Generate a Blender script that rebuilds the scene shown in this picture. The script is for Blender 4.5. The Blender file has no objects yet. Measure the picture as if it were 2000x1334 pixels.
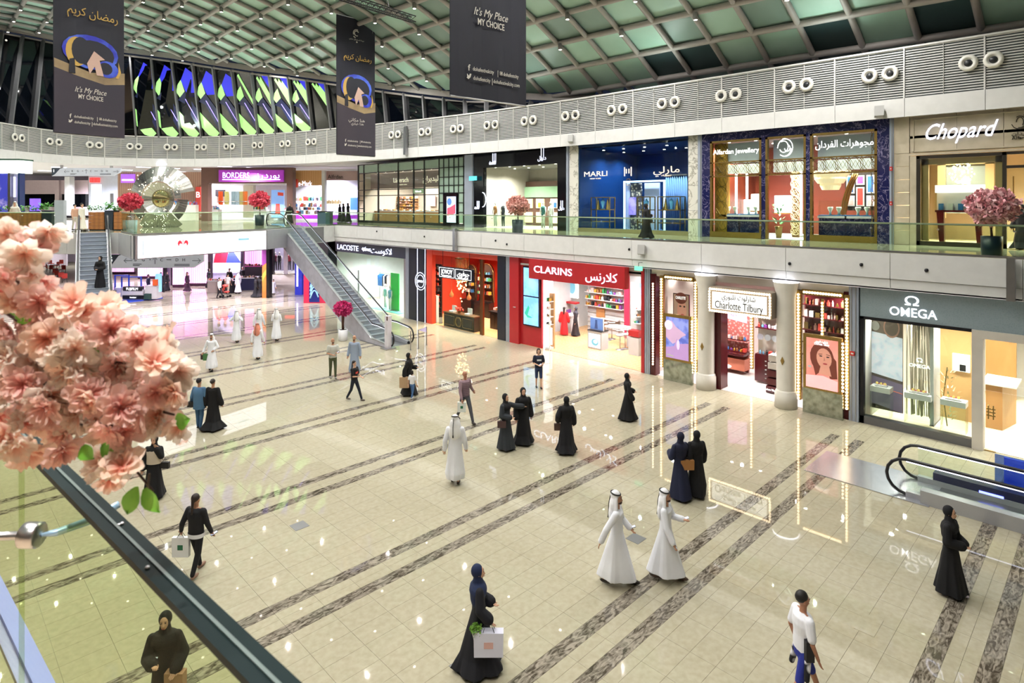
import bpy, math, random
from math import sin, cos, tan, pi, radians, sqrt, atan2, hypot, exp, floor, ceil
from mathutils import Vector, Matrix

random.seed(7)
SC = bpy.context.scene
COL = SC.collection

# ------------------------------------------------------------------ camera (2000 x 1334 frame)
F, CX, CY, YAW, EYE = 1190.0, 1000.0, 398.6, radians(45.35), 7.6
c_, s_ = cos(YAW), sin(YAW)
cam_d = bpy.data.cameras.new('camera'); cam = bpy.data.objects.new('camera', cam_d); COL.objects.link(cam)
cam.location = (0, 0, EYE)
cam.rotation_euler = (radians(90), 0, YAW - radians(90))
cam_d.sensor_width = 36.0
cam_d.lens = F / 2000.0 * 36.0
cam_d.shift_x = 0.0
cam_d.shift_y = -(667.0 - CY) / 2000.0
cam_d.clip_start = 0.05; cam_d.clip_end = 400
cam_d.dof.use_dof = True; cam_d.dof.focus_distance = 24.0; cam_d.dof.aperture_fstop = 7.0
SC.camera = cam

# ------------------------------------------------------------------ world, exposure
w = bpy.data.worlds.new('night'); SC.world = w; w.use_nodes = True
w.node_tree.nodes['Background'].inputs[0].default_value = (0.012, 0.016, 0.03, 1)
w.node_tree.nodes['Background'].inputs[1].default_value = 1.0
vs = SC.view_settings
SC.display_settings.display_device = 'sRGB'
vs.view_transform = 'Standard'; vs.look = 'None'; vs.gamma = 1.0; vs.use_curve_mapping = False
vs.exposure = 0.0
try:
 SC.cycles.max_bounces = 6; SC.cycles.transparent_max_bounces = 14; SC.cycles.use_adaptive_sampling = True; SC.cycles.adaptive_threshold = .12; SC.cycles.adaptive_min_samples = 16
 SC.cycles.diffuse_bounces = 3; SC.cycles.glossy_bounces = 3; SC.cycles.sample_clamp_indirect = 4.0
 SC.cycles.caustics_reflective = False; SC.cycles.caustics_refractive = False
except Exception:
 pass

def area_light(name, loc, size, power, col=(1, 1, 1), rot=(0, 0, 0), size_y=None, spread=None):
 d = bpy.data.lights.new(name, 'AREA'); o = bpy.data.objects.new(name, d); COL.objects.link(o)
 d.size = size
 if size_y: d.shape = 'RECTANGLE'; d.size_y = size_y
 d.energy = power; d.color = col; o.location = loc; o.rotation_euler = rot
 if spread: d.spread = radians(spread)
 return o

def spot_light(name, loc, power, col=(1, .965, .91), angle=80, r=.09, blend=.6):
 d = bpy.data.lights.new(name, 'SPOT'); o = bpy.data.objects.new(name, d); COL.objects.link(o)
 d.energy = power; d.color = col; d.spot_size = radians(angle); d.spot_blend = blend; d.shadow_soft_size = r
 o.location = loc
 return o

# uplights standing on the ledge of the slatted band, washing the roof
for (x, y, rz) in [(27.3, 1, 90), (27.3, 9, 90), (27.3, 17, 90), (26.9, 26, 95), (25.6, 37, 105), (22.6, 50, 120), (17.5, 60, 150), (9, 63, 190), (1.5, 54, 230), (-5, 36, 265), (-6, 20, 270), (-6, 4, 270)]:
 o = spot_light('roof_uplight', (x, y, 13.95), 700 if x < 25 else 140, (.84, 1.0, .93), angle=165, r=.12, blend=1.0)
 o.rotation_euler = (radians(158), 0, radians(rz))
# recessed fittings in the ceilings of the far halls
def spots(x0, x1, nx, y0, y1, ny, z, total, col, angle=150):
 for i in range(nx):
  for j in range(ny):
   spot_light('ceiling_spot', (x0 + (x1 - x0) * (i + .5) / nx, y0 + (y1 - y0) * (j + .5) / ny, z), total / (nx * ny), col, angle, .09, 1.0)
spots(18, 34, 2, 52, 72, 2, 10.9, 30000, (.9, .86, 1))
spots(-8, 18, 3, 60, 88, 3, 10.9, 52000, (.84, .84, 1))
spots(1, 22, 3, 43, 52, 2, 4.62, 16000, (.93, .85, 1))
spots(0, 34, 4, 54, 72, 2, 4.62, 30000, (.95, .8, 1))

# ------------------------------------------------------------------ projection helpers (pixel of the photograph -> place in the hall)
def GP(px, py, z=0.0):
 d = (EYE - z) * F / (py - CY); r = (px - CX) / F * d
 return (c_ * d + s_ * r, s_ * d - c_ * r)
def YX(px, X):                       # where pixel column px meets the wall plane x = X
 t = (px - CX) / F; d = X / (c_ + s_ * t); return d * (s_ - c_ * t)
def ZX(px, py, X):
 t = (px - CX) / F; d = X / (c_ + s_ * t); return EYE - (py - CY) / F * d
def DP(px, py, d):                   # point at straight-ahead distance d
 r = (px - CX) / F * d
 return Vector((c_ * d + s_ * r, s_ * d - c_ * r, EYE - (py - CY) / F * d))
def PR(X, Y, Z):
 d = c_ * X + s_ * Y; r = s_ * X - c_ * Y
 if d < .1: return (-9999, -9999, d)
 return (CX + F * r / d, CY - (Z - EYE) * F / d, d)
FW = Vector((c_, s_, 0)); RT = Vector((s_, -c_, 0)); UP = Vector((0, 0, 1))

# ------------------------------------------------------------------ materials
def lin(h):
 h = h.lstrip('#'); o = []
 for i in (0, 2, 4):
  v = int(h[i:i + 2], 16) / 255.0
  o.append(v / 12.92 if v <= .04045 else ((v + .055) / 1.055) ** 2.4)
 return (o[0], o[1], o[2], 1.0)

MATS = {}
def mat(name, col='#808080', rough=.5, metal=0.0, emit=0.0, ecol=None, pat=None, bump=0.0, spec=.5, sheen=0, coat=0):
 if name in MATS: return MATS[name]
 m = bpy.data.materials.new(name); MATS[name] = m; m.use_nodes = True
 nt = m.node_tree; N = nt.nodes; L = nt.links
 b = N['Principled BSDF']; base = lin(col)
 b.inputs['Base Color'].default_value = base
 b.inputs['Roughness'].default_value = rough; b.inputs['Metallic'].default_value = metal
 b.inputs['Specular IOR Level'].default_value = spec
 if coat: b.inputs['Coat Weight'].default_value = coat; b.inputs['Coat Roughness'].default_value = .03
 if emit:
  b.inputs['Emission Color'].default_value = lin(ecol or col); b.inputs['Emission Strength'].default_value = emit
 kind = pat[0] if pat else 'grain'
 geo = N.new('ShaderNodeNewGeometry')
 tc = N.new('ShaderNodeMapping'); L.new(geo.outputs['Position'], tc.inputs['Vector'])
 ramp = None
 if kind == 'grain':                       # faint unevenness on plain surfaces
  n = N.new('ShaderNodeTexNoise'); n.inputs['Scale'].default_value = 3.0; n.inputs['Detail'].default_value = 3
  L.new(tc.outputs[0], n.inputs['Vector'])
  ramp = N.new('ShaderNodeValToRGB'); L.new(n.outputs['Fac'], ramp.inputs['Fac'])
  k = .93
  ramp.color_ramp.elements[0].color = (base[0] * k, base[1] * k, base[2] * k, 1); ramp.color_ramp.elements[0].position = .3
  ramp.color_ramp.elements[1].color = base; ramp.color_ramp.elements[1].position = .7
  src = n.outputs['Fac']
 elif kind == 'noise':                     # ('noise', hex2, scale, lo, hi)
  n = N.new('ShaderNodeTexNoise'); n.inputs['Scale'].default_value = pat[2]; n.inputs['Detail'].default_value = 6
  L.new(tc.outputs[0], n.inputs['Vector'])
  if len(pat) > 5: tc.inputs['Scale'].default_value = pat[5]; tc.inputs['Rotation'].default_value = (0, 0, .5); n.inputs['Distortion'].default_value = 1.5
  ramp = N.new('ShaderNodeValToRGB'); L.new(n.outputs['Fac'], ramp.inputs['Fac'])
  ramp.color_ramp.elements[0].color = base; ramp.color_ramp.elements[0].position = pat[3]
  ramp.color_ramp.elements[1].color = lin(pat[1]); ramp.color_ramp.elements[1].position = pat[4]
  src = n.outputs['Fac']
 elif kind == 'vein':                      # ('vein', hex2, scale, width): thin veins on a dark or light stone
  n = N.new('ShaderNodeTexNoise'); n.inputs['Scale'].default_value = pat[2]; n.inputs['Detail'].default_value = 7; n.inputs['Roughness'].default_value = .6
  n.inputs['Distortion'].default_value = 1.2
  L.new(tc.outputs[0], n.inputs['Vector'])
  a = N.new('ShaderNodeMath'); a.operation = 'SUBTRACT'; a.inputs[1].default_value = .5; L.new(n.outputs['Fac'], a.inputs[0])
  b2 = N.new('ShaderNodeMath'); b2.operation = 'ABSOLUTE'; L.new(a.outputs[0], b2.inputs[0])
  ramp = N.new('ShaderNodeValToRGB'); L.new(b2.outputs[0], ramp.inputs['Fac'])
  ramp.color_ramp.elements[0].color = lin(pat[1]); ramp.color_ramp.elements[0].position = 0
  ramp.color_ramp.elements[1].color = base; ramp.color_ramp.elements[1].position = pat[3]
  src = b2.outputs[0]
 elif kind == 'wave':                      # ('wave', hex2, scale, distortion, axis-scale xyz)
  if len(pat) > 4: tc.inputs['Scale'].default_value = pat[4]
  n = N.new('ShaderNodeTexWave'); n.inputs['Scale'].default_value = pat[2]; n.inputs['Distortion'].default_value = pat[3]
  n.inputs['Detail'].default_value = 4; n.inputs['Detail Scale'].default_value = 1.4
  L.new(tc.outputs[0], n.inputs['Vector'])
  ramp = N.new('ShaderNodeValToRGB'); L.new(n.outputs['Fac'], ramp.inputs['Fac'])
  ramp.color_ramp.elements[0].color = base; ramp.color_ramp.elements[1].color = lin(pat[1])
  src = n.outputs['Fac']
 elif kind == 'brick':                     # small printed grid
  n = N.new('ShaderNodeTexVoronoi'); n.inputs['Scale'].default_value = pat[2]
  L.new(tc.outputs[0], n.inputs['Vector'])
  ramp = N.new('ShaderNodeValToRGB'); L.new(n.outputs['Distance'], ramp.inputs['Fac'])
  ramp.color_ramp.elements[0].color = base; ramp.color_ramp.elements[0].position = .3
  ramp.color_ramp.elements[1].color = lin(pat[1]); ramp.color_ramp.elements[1].position = .45
  src = n.outputs['Distance']
 if ramp:
  L.new(ramp.outputs[0], b.inputs['Base Color'])
  if emit and not ecol: L.new(ramp.outputs[0], b.inputs['Emission Color'])
 if bump:
  bn = N.new('ShaderNodeBump'); bn.inputs['Strength'].default_value = bump; bn.inputs['Distance'].default_value = .02
  L.new(src, bn.inputs['Height']); L.new(bn.outputs[0], b.inputs['Normal'])
 return m

def glass(name, tint='#eaf5ee', refl=1.0, rough=0.0, alpha=.04):
 if name in MATS: return MATS[name]
 m = bpy.data.materials.new(name); MATS[name] = m; m.use_nodes = True
 nt = m.node_tree; N = nt.nodes; L = nt.links; N.remove(N['Principled BSDF'])
 out = N['Material Output']
 tr = N.new('ShaderNodeBsdfTransparent'); tr.inputs[0].default_value = lin(tint)
 gl = N.new('ShaderNodeBsdfGlossy'); gl.inputs['Roughness'].default_value = rough; gl.inputs[0].default_value = (1, 1, 1, 1)
 lw = N.new('ShaderNodeLayerWeight'); lw.inputs[0].default_value = .5
 fr = N.new('ShaderNodeMath'); fr.operation = 'POWER'; fr.inputs[1].default_value = 5.0; L.new(lw.outputs['Facing'], fr.inputs[0])
 nz = N.new('ShaderNodeTexNoise'); nz.inputs['Scale'].default_value = .8
 mu = N.new('ShaderNodeMath'); mu.operation = 'MULTIPLY_ADD'; mu.inputs[1].default_value = refl; mu.inputs[2].default_value = alpha
 L.new(fr.outputs[0], mu.inputs[0])
 bp = N.new('ShaderNodeBump'); bp.inputs['Strength'].default_value = .02; L.new(nz.outputs['Fac'], bp.inputs['Height']); L.new(bp.outputs[0], gl.inputs['Normal'])
 mx = N.new('ShaderNodeMixShader'); L.new(mu.outputs[0], mx.inputs[0]); L.new(tr.outputs[0], mx.inputs[1]); L.new(gl.outputs[0], mx.inputs[2])
 L.new(mx.outputs[0], out.inputs[0])
 return m

# ------------------------------------------------------------------ mesh builder
ORG = {}
class MB:
 def __init__(s): s.v = []; s.f = []
 def add(s, vs, fs):
  n = len(s.v); s.v += [tuple(p) for p in vs]; s.f += [tuple(i + n for i in f) for f in fs]; return s
 def box(s, x0, x1, y0, y1, z0, z1):
  if x0 > x1: x0, x1 = x1, x0
  if y0 > y1: y0, y1 = y1, y0
  if z0 > z1: z0, z1 = z1, z0
  return s.add([(x0, y0, z0), (x1, y0, z0), (x1, y1, z0), (x0, y1, z0), (x0, y0, z1), (x1, y0, z1), (x1, y1, z1), (x0, y1, z1)],
      [(0, 3, 2, 1), (4, 5, 6, 7), (0, 1, 5, 4), (1, 2, 6, 5), (2, 3, 7, 6), (3, 0, 4, 7)])
 def obox(s, c, a, b, d):                  # centre and three half vectors
  c, a, b, d = Vector(c), Vector(a), Vector(b), Vector(d)
  P = [c - a - b - d, c + a - b - d, c + a + b - d, c - a + b - d, c - a - b + d, c + a - b + d, c + a + b + d, c - a + b + d]
  return s.add(P, [(0, 3, 2, 1), (4, 5, 6, 7), (0, 1, 5, 4), (1, 2, 6, 5), (2, 3, 7, 6), (3, 0, 4, 7)])
 def cbox(s, px0, py0, px1, py1, d, th=.2):   # box square to the line of sight, pixel corners at distance d
  a = DP(px0, py0, d); b = DP(px1, py1, d); m = (a + b) / 2
  wd = (b - a).dot(RT) / 2; ht = abs(a.z - b.z) / 2
  return s.obox(m + FW * th / 2, RT * wd, FW * th / 2, UP * ht)
 def beam(s, a, b, wd, ht, up=(0, 0, 1)):
  a, b = Vector(a), Vector(b); d = (b - a); l = d.length
  if l < 1e-6: return s
  d.normalize(); u = Vector(up); sd = d.cross(u)
  if sd.length < 1e-4: sd = d.cross(Vector((1, 0, 0)))
  sd.normalize(); u = sd.cross(d).normalized()
  return s.obox((a + b) / 2, d * l / 2, sd * wd / 2, u * ht / 2)
 def tube(s, pts, r, n=8, cap=True):
  pts = [Vector(p) for p in pts]; m = len(pts)
  rs = r if isinstance(r, (list, tuple)) else [r] * m
  V = []; Fc = []; prev = None
  for i, p in enumerate(pts):
   t = (pts[min(i + 1, m - 1)] - pts[max(i - 1, 0)])
   if t.length < 1e-9: t = Vector((0, 0, 1))
   t.normalize()
   if prev is None:
    a = Vector((0, 0, 1)) if abs(t.z) < .9 else Vector((1, 0, 0))
    u = t.cross(a).normalized()
   else:
    u = prev - t * prev.dot(t)
    u = u.normalized() if u.length > 1e-6 else t.cross(Vector((0, 1, 0))).normalized()
   prev = u; wv = t.cross(u)
   for k in range(n):
    an = 2 * pi * k / n
    V.append(p + (u * cos(an) + wv * sin(an)) * rs[i])
  for i in range(m - 1):
   for k in range(n):
    k2 = (k + 1) % n
    Fc.append((i * n + k, i * n + k2, (i + 1) * n + k2, (i + 1) * n + k))
  if cap:
   Fc.append(tuple(range(n))[::-1]); Fc.append(tuple((m - 1) * n + k for k in range(n)))
  return s.add(V, Fc)
 def lathe(s, prof, cen=(0, 0, 0), n=16, ax=None, sx=1, sy=1, cap=True):
  cen = Vector(cen); m = len(prof)
  az = Vector(ax).normalized() if ax else Vector((0, 0, 1))
  if ax: u = az.cross(Vector((0, 0, 1)) if abs(az.z) < .9 else Vector((1, 0, 0))).normalized(); w2 = az.cross(u)
  else: u, w2 = Vector((1, 0, 0)), Vector((0, 1, 0))
  V = [cen + u * (r * sx * cos(2 * pi * k / n)) + w2 * (r * sy * sin(2 * pi * k / n)) + az * z for (r, z) in prof for k in range(n)]
  Fc = [(i * n + k, i * n + (k + 1) % n, (i + 1) * n + (k + 1) % n, (i + 1) * n + k) for i in range(m - 1) for k in range(n)]
  if cap: Fc += [tuple(range(n))[::-1], tuple((m - 1) * n + k for k in range(n))]
  return s.add(V, Fc)
 def ell(s, cen, rx, ry, rz, nu=12, nv=8, M=None):
  V = []; Fc = []
  for j in range(nv + 1):
   ph = -pi / 2 + pi * j / nv; rr = max(cos(ph), .02)
   for k in range(nu):
    a = 2 * pi * k / nu
    p = Vector((rx * rr * cos(a), ry * rr * sin(a), rz * sin(ph)))
    if M: p = M @ p
    V.append(Vector(cen) + p)
  for j in range(nv):
   for k in range(nu):
    Fc.append((j * nu + k, j * nu + (k + 1) % nu, (j + 1) * nu + (k + 1) % nu, (j + 1) * nu + k))
  Fc += [tuple(range(nu))[::-1], tuple(nv * nu + k for k in range(nu))]
  return s.add(V, Fc)
 def prism(s, poly, dv):                   # closed outline of 3-D points pushed along dv
  n = len(poly); dv = Vector(dv)
  V = [Vector(p) for p in poly] + [Vector(p) + dv for p in poly]
  return s.add(V, [tuple(range(n))[::-1], tuple(range(n, 2 * n))] + [(i, (i + 1) % n, n + (i + 1) % n, n + i) for i in range(n)])
 def wall(s, pts, z0, z1, th=.1):          # vertical wall following a plan line, thickened outward (left of travel)
  pts = [Vector((p[0], p[1], 0)) for p in pts]; n = len(pts); V = []
  for i, p in enumerate(pts):
   t = (pts[min(i + 1, n - 1)] - pts[max(i - 1, 0)]).normalized(); nn = Vector((-t.y, t.x, 0)) * th
   for q in (p, p - nn):
    V += [(q.x, q.y, z0), (q.x, q.y, z1)]
  Fc = []
  for i in range(n - 1):
   a = 4 * i; b = 4 * (i + 1)
   Fc += [(a, a + 1, b + 1, b), (a + 2, b + 2, b + 3, a + 3), (a + 1, a + 3, b + 3, b + 1), (a, b, b + 2, a + 2)]
  Fc += [(0, 2, 3, 1), (4 * n - 4, 4 * n - 3, 4 * n - 1, 4 * n - 2)]
  return s.add(V, Fc)
 def mesh(s, name):
  me = bpy.data.meshes.new(name); me.from_pydata([tuple(p) for p in s.v], [], s.f); me.update(); return me
 def build(s, name, m, parent=None, smooth=False, local=False):
  if parent is not None and not local:
   o = ORG.get(parent.name, Vector((0, 0, 0))); s.v = [(p[0] - o.x, p[1] - o.y, p[2] - o.z) for p in s.v]
  me = s.mesh(name)
  if m: me.materials.append(m)
  if smooth:
   me.polygons.foreach_set('use_smooth', [True] * len(me.polygons))
  ob = bpy.data.objects.new(name, me); COL.objects.link(ob)
  if parent is not None:
   ob.parent = parent
   if not local: ORG[ob.name] = ORG.get(parent.name, Vector((0, 0, 0)))
  return ob

def thing(name, label, cat, loc=(0, 0, 0), group=None, rz=0.0):
 o = bpy.data.objects.new(name, None); COL.objects.link(o); o.location = loc; o.rotation_euler = (0, 0, rz)
 o.empty_display_size = .2
 o['label'] = label; o['category'] = cat
 if group: o['group'] = group
 ORG[o.name] = Vector(loc)
 return o
def tag(o, label=None, cat=None, group=None, kind=None):
 if label: o['label'] = label
 if cat: o['category'] = cat
 if group: o['group'] = group
 if kind: o['kind'] = kind
 return o
def structure(name, mb, m, parent=None, label=None, smooth=False):
 o = mb.build(name, m, parent, smooth)
 if parent is None: o['kind'] = 'structure'
 if label: o['label'] = label
 return o
def place(o, name, parent, loc=(0, 0, 0), rz=0.0, label=None):       # linked copy of a mesh object as a part
 q = bpy.data.objects.new(name, o if isinstance(o, bpy.types.Mesh) else o.data); COL.objects.link(q)
 q.parent = parent; og = ORG.get(parent.name, Vector((0, 0, 0))) if parent else Vector((0, 0, 0))
 q.location = Vector(loc) - og; q.rotation_euler = (0, 0, rz) if not isinstance(rz, (tuple, list)) else rz
 return q
def copy_thing(root, loc, rz=0.0, label=None, group=None):
 r = root.copy(); COL.objects.link(r); r.location = loc; r.rotation_euler = (0, 0, rz)
 ORG[r.name] = Vector(loc)
 if label: r['label'] = label
 if group: r['group'] = group
 for ch in list(root.children):
  q = ch.copy(); COL.objects.link(q); q.parent = r
  for g in list(ch.children):
   h = g.copy(); COL.objects.link(h); h.parent = q
 return r

TS = bpy.data.scenes.new('workshop')
def evalmesh(ob):
 TS.collection.objects.link(ob)
 with bpy.context.temp_override(scene=TS, view_layer=TS.view_layers[0]):
  dg = bpy.context.evaluated_depsgraph_get()
 me = bpy.data.meshes.new_from_object(ob.evaluated_get(dg))
 TS.collection.objects.unlink(ob); d = ob.data; bpy.data.objects.remove(ob)
 if isinstance(d, bpy.types.Mesh): bpy.data.meshes.remove(d)
 return me

# ------------------------------------------------------------------ lettering
AR = {}
_blk = [('ا', 0xFE8D, 2), ('ب', 0xFE8F, 4), ('ة', 0xFE93, 2), ('ت', 0xFE95, 4), ('ج', 0xFE9D, 4), ('ح', 0xFEA1, 4), ('خ', 0xFEA5, 4), ('د', 0xFEA9, 2), ('ذ', 0xFEAB, 2),
  ('ر', 0xFEAD, 2), ('ز', 0xFEAF, 2), ('س', 0xFEB1, 4), ('ش', 0xFEB5, 4), ('ض', 0xFEBD, 4), ('ف', 0xFED1, 4), ('ق', 0xFED5, 4), ('ك', 0xFED9, 4), ('ل', 0xFEDD, 4),
  ('م', 0xFEE1, 4), ('ن', 0xFEE5, 4), ('ه', 0xFEE9, 4), ('و', 0xFEED, 2), ('ي', 0xFEF1, 4), ('ى', 0xFEEF, 2)]
for ch, cd, nf in _blk: AR[ch] = (cd, nf)
def arabic(t):
 t = t.replace('لا', '\u0001'); out = []
 for i, ch in enumerate(t):
  prv = t[i - 1] if i else ' '; nx = t[i + 1] if i + 1 < len(t) else ' '
  jp = prv in AR and AR[prv][1] == 4 or prv == 'ـ'
  jn = nx in AR or nx == '\u0001' or nx == 'ـ'
  if ch == '\u0001': out.append(chr(0xFEFC if jp else 0xFEFB)); continue
  if ch not in AR: out.append(ch); continue
  cd, nf = AR[ch]
  if nf == 2: out.append(chr(cd + (1 if jp else 0)))
  else: out.append(chr(cd + (3 if jp and jn else 1 if jp else 2 if jn else 0)))
 return ''.join(out[::-1])

def letters(s, pos, height, m, parent, xdir, updir=(0, 0, 1), width=None, depth=.02, shear=0.0, bold=0.0, name='lettering', align='CENTER', ar=False):
 """raised lettering: pos is the middle (or left) of the line, height the letter size, width fits the line"""
 cu = bpy.data.curves.new('t', 'FONT'); cu.body = arabic(s) if ar else s
 cu.size = 1.0; cu.align_x = 'LEFT'; cu.shear = shear; cu.offset = bold; cu.resolution_u = 3; cu.extrude = .5
 ob = bpy.data.objects.new('t', cu)
 me = evalmesh(ob); bpy.data.curves.remove(cu)
 if not len(me.vertices): return None
 xs = [v.co.x for v in me.vertices]; ys = [v.co.y for v in me.vertices]
 w0 = max(xs) - min(xs); h0 = max(ys) - min(ys)
 kx = height / .72
 if width: kx = width / w0
 ky = height / .72
 xd = Vector(xdir).normalized(); ud = Vector(updir).normalized(); nd = xd.cross(ud)
 pos = Vector(pos); og = ORG.get(parent.name, Vector((0, 0, 0))) if parent else Vector((0, 0, 0))
 off = (min(xs) + max(xs)) / 2 if align == 'CENTER' else min(xs)
 for v in me.vertices:
  p = pos + xd * ((v.co.x - off) * kx) + ud * ((v.co.y - .36) * ky) + nd * (v.co.z * depth + depth / 2)
  v.co = p - og
 me.materials.clear(); me.materials.append(m); me.name = name
 o = bpy.data.objects.new(name, me); COL.objects.link(o)
 if parent: o.parent = parent; ORG[o.name] = og
 return o
# ================================================================== STRUCTURE
Z1 = 5.98          # upper gallery floor
XW0, XW1, XS = 23.6, 28.3, 23.2   # ground shop line, upper shop line, gallery edge
m_base = mat('floor_bed', '#8e8a78', .6)
m_tile = mat('cream_stone', '#b3ac97', .07, pat=('noise', '#a8a18b', 9.0, .35, .7), spec=.62)
m_strip = mat('grey_marble', '#4b443a', .10, pat=('noise', '#a0978a', 4.2, .38, .64, (1, 3.0, 1)), spec=.6)
m_white = mat('white_panel', '#dcdcdc', .22, spec=.5)
m_offw = mat('off_white_plaster', '#dedad2', .6)
m_ceil = mat('ceiling_white', '#e6e4ea', .7)
m_steel = mat('brushed_steel', '#b9b9bd', .3, 1.0)
m_dark = mat('dark_metal', '#2a2a2e', .4, .6)
m_black = mat('black_paint', '#0c0c10', .3)
m_lamp = mat('lamp_face', '#fff6e6', .4, emit=16)
m_lampw = mat('white_glow', '#f4f4ff', .4, emit=5)
m_glassr = glass('clear_glass', '#f7fcf8', .8, alpha=.015)
m_glassg = glass('green_tinted_glass', '#eaf6e8', .8, alpha=.015)
m_glassd = glass('dark_reflecting_glass', '#f2f6f4', .8, alpha=.02)
m_topgl = mat('green_glass_edge', '#9dbfa0', .15)

ORD = 'first second third fourth fifth sixth seventh eighth ninth tenth eleventh twelfth thirteenth fourteenth fifteenth sixteenth seventeenth eighteenth nineteenth twentieth'.split() + ['twenty-first', 'twenty-second', 'twenty-third']
# ---- ground floor: bed, stone tiles as parts
flo = structure('floor', MB().box(-16, 48, -6, 100, -.3, -.012), m_base)
ORG[flo.name] = Vector((0, 0, 0))
TX = .768
rows = []
for k in range(-1, 15):
 cy = 1.95 + 4.48 * k
 rows += [(cy - .5, cy - .22, 1), (cy - .22, cy, 0), (cy, cy + .22, 0), (cy + .22, cy + .5, 1)]
 y = cy + .5
 for i in range(7): rows.append((y, y + .464, 0)); y += .464
 rows.append((y, cy + 3.98, 0))
cells = []
for (y0, y1, kd) in rows:
 for n in range(-26, 22):
  x0 = 7.88 + TX * n; x1 = x0 + TX
  if x1 > XW0 + .15: x1 = XW0 + .15
  if x1 - x0 < .1: continue
  if kd == 1 and x1 > XW0 - 1.4: kd2 = 0
  else: kd2 = kd
  cx, cy = (x0 + x1) / 2, (y0 + y1) / 2
  if cy > 62 and cx < -3: continue
  px, py, d = PR(cx, cy, 0)
  vis = -60 < px < 2060 and py < 1370 and d > 1
  blocked = px < 530 and py > 870 + (px - 60) * .99 - 30
  cells.append((d if vis and not blocked else 999 + d, x0, x1, y0, y1, kd2))
cells.sort(key=lambda t: t[0])
gap = .0022
near = {0: 0, 1: 0}; tm = {}; rest = [MB(), MB()]
for (d, x0, x1, y0, y1, kd) in cells:
 lim = 220 if kd == 0 else 80
 if d < 999 and near[kd] < lim:
  near[kd] += 1
  key = (round(x1 - x0, 3), round(y1 - y0, 3), kd)
  if key not in tm:
   b = MB().box(-(x1 - x0) / 2 + gap, (x1 - x0) / 2 - gap, -(y1 - y0) / 2 + gap, (y1 - y0) / 2 - gap, -.012, 0)
   me = b.mesh('floor_tile'); me.materials.append(m_strip if kd else m_tile); tm[key] = me
  q = bpy.data.objects.new('marble_strip_tile' if kd else 'floor_tile', tm[key]); COL.objects.link(q); q.parent = flo
  q.location = ((x0 + x1) / 2, (y0 + y1) / 2, 0)
 else:
  rest[kd].box(x0 + gap, x1 - gap, y0 + gap, y1 - gap, -.012, 0)
tag(rest[0].build('far_floor_tiles', m_tile, flo), kind='stuff')
tag(rest[1].build('far_marble_strips', m_strip, flo), kind='stuff')
m_plate = mat('grey_floor_plate', '#77777a', .35, .5)
for i, (px, py, lb) in enumerate([(585, 1027, 'square grey floor cover alone on the open floor, left part'),
          (1242, 1052, 'square grey metal floor cover between the two men in white robes'),
          (905, 1301, 'dark floor cover at the feet of the woman with the white shopping bag')]):
 x, y = GP(px, py)
 tag(MB().box(x - .17, x + .17, y - .17, y + .17, 0, .006).build('floor_cover', m_plate), lb, 'floor cover', 'floor covers')
x, y = GP(1697, 1220)
tag(MB().box(x - .3, x + .3, y - .16, y + .16, 0, .005).build('access_panel', m_tile), 'faint rectangular access panel of floor stone near the marble strips at the right', 'floor cover')

# ---- gallery slabs, soffits
EDGE = [(XS, -10), (XS, 42.9), (19.9, 41.2), (15.9, 38.2), (8.2, 36.2), (8.5, 40.5), (3.7, 45.3), (-3.5, 49), (-9, 52)]
m_gfl = mat('gallery_stone', '#c3bfa6', .08, pat=('noise', '#b3b295', 3.0, .4, .65), spec=.6)
sl = MB()
poly = [(x, y, Z1 - .28) for (x, y) in EDGE] + [(-30, 60, Z1 - .28), (-30, 100, Z1 - .28), (48, 100, Z1 - .28), (48, -10, Z1 - .28)]
sl.prism(poly, (0, 0, .28))
gfl = structure('floor_gallery', sl, m_gfl)
cl = MB().prism([(x, y, 4.74) for (x, y, z) in poly], (0, 0, .06))
structure('ceiling_ground_hall', cl, m_ceil)
nf = MB().prism([(.36, -6, Z1 - .3), (.18, 2, Z1 - .3), (0, 5, Z1 - .3), (-1.2, 20, Z1 - .3), (-3.5, 49, Z1 - .3), (-30, 60, Z1 - .3), (-30, -6, Z1 - .3)], (0, 0, .3))
structure('floor_near_gallery', nf, mat('warm_stone', '#c9a98a', .3, pat=('wave', '#e0c8ac', 3, 2.0, (8, .5, 1))))

# ---- fascia of the gallery: panels with open joints
def along(pts, step):
 out = []; L = 0
 seg = []
 for a, b in zip(pts[:-1], pts[1:]):
  l = hypot(b[0] - a[0], b[1] - a[1]); seg.append((L, l, a, b)); L += l
 n = max(1, round(L / step)); st = L / n
 def at(t):
  for (l0, l, a, b) in seg:
   if t <= l0 + l + 1e-6:
    k = (t - l0) / l; return (a[0] + (b[0] - a[0]) * k, a[1] + (b[1] - a[1]) * k)
  return seg[-1][3]
 return [(at(i * st), at((i + 1) * st), [at(i * st)] + [p for (l0, l, a, p) in seg[:-1] if i * st + .02 < l0 + l < (i + 1) * st - .02] + [at((i + 1) * st)]) for i in range(n)], at, L
def shrink(pts, g=.008):
 a, b = Vector(pts[0]), Vector(pts[1]); pts = list(pts)
 d = (b - a).normalized(); pts[0] = tuple(a + d * g)
 a, b = Vector(pts[-1]), Vector(pts[-2]); d = (b - a).normalized(); pts[-1] = tuple(a + d * g)
 return pts
tr = structure('trim_1', MB().wall(EDGE[:5] if 0 else [(p[0] + .12, p[1] + .02) for p in EDGE[:3]], 4.8, 5.9, -.08), mat('joint_grey', '#77777c', .5))
ORG[tr.name] = Vector((0, 0, 0))
segs, at, L = along([(XS, -8), (XS, 42.9)], 3.3)
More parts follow.
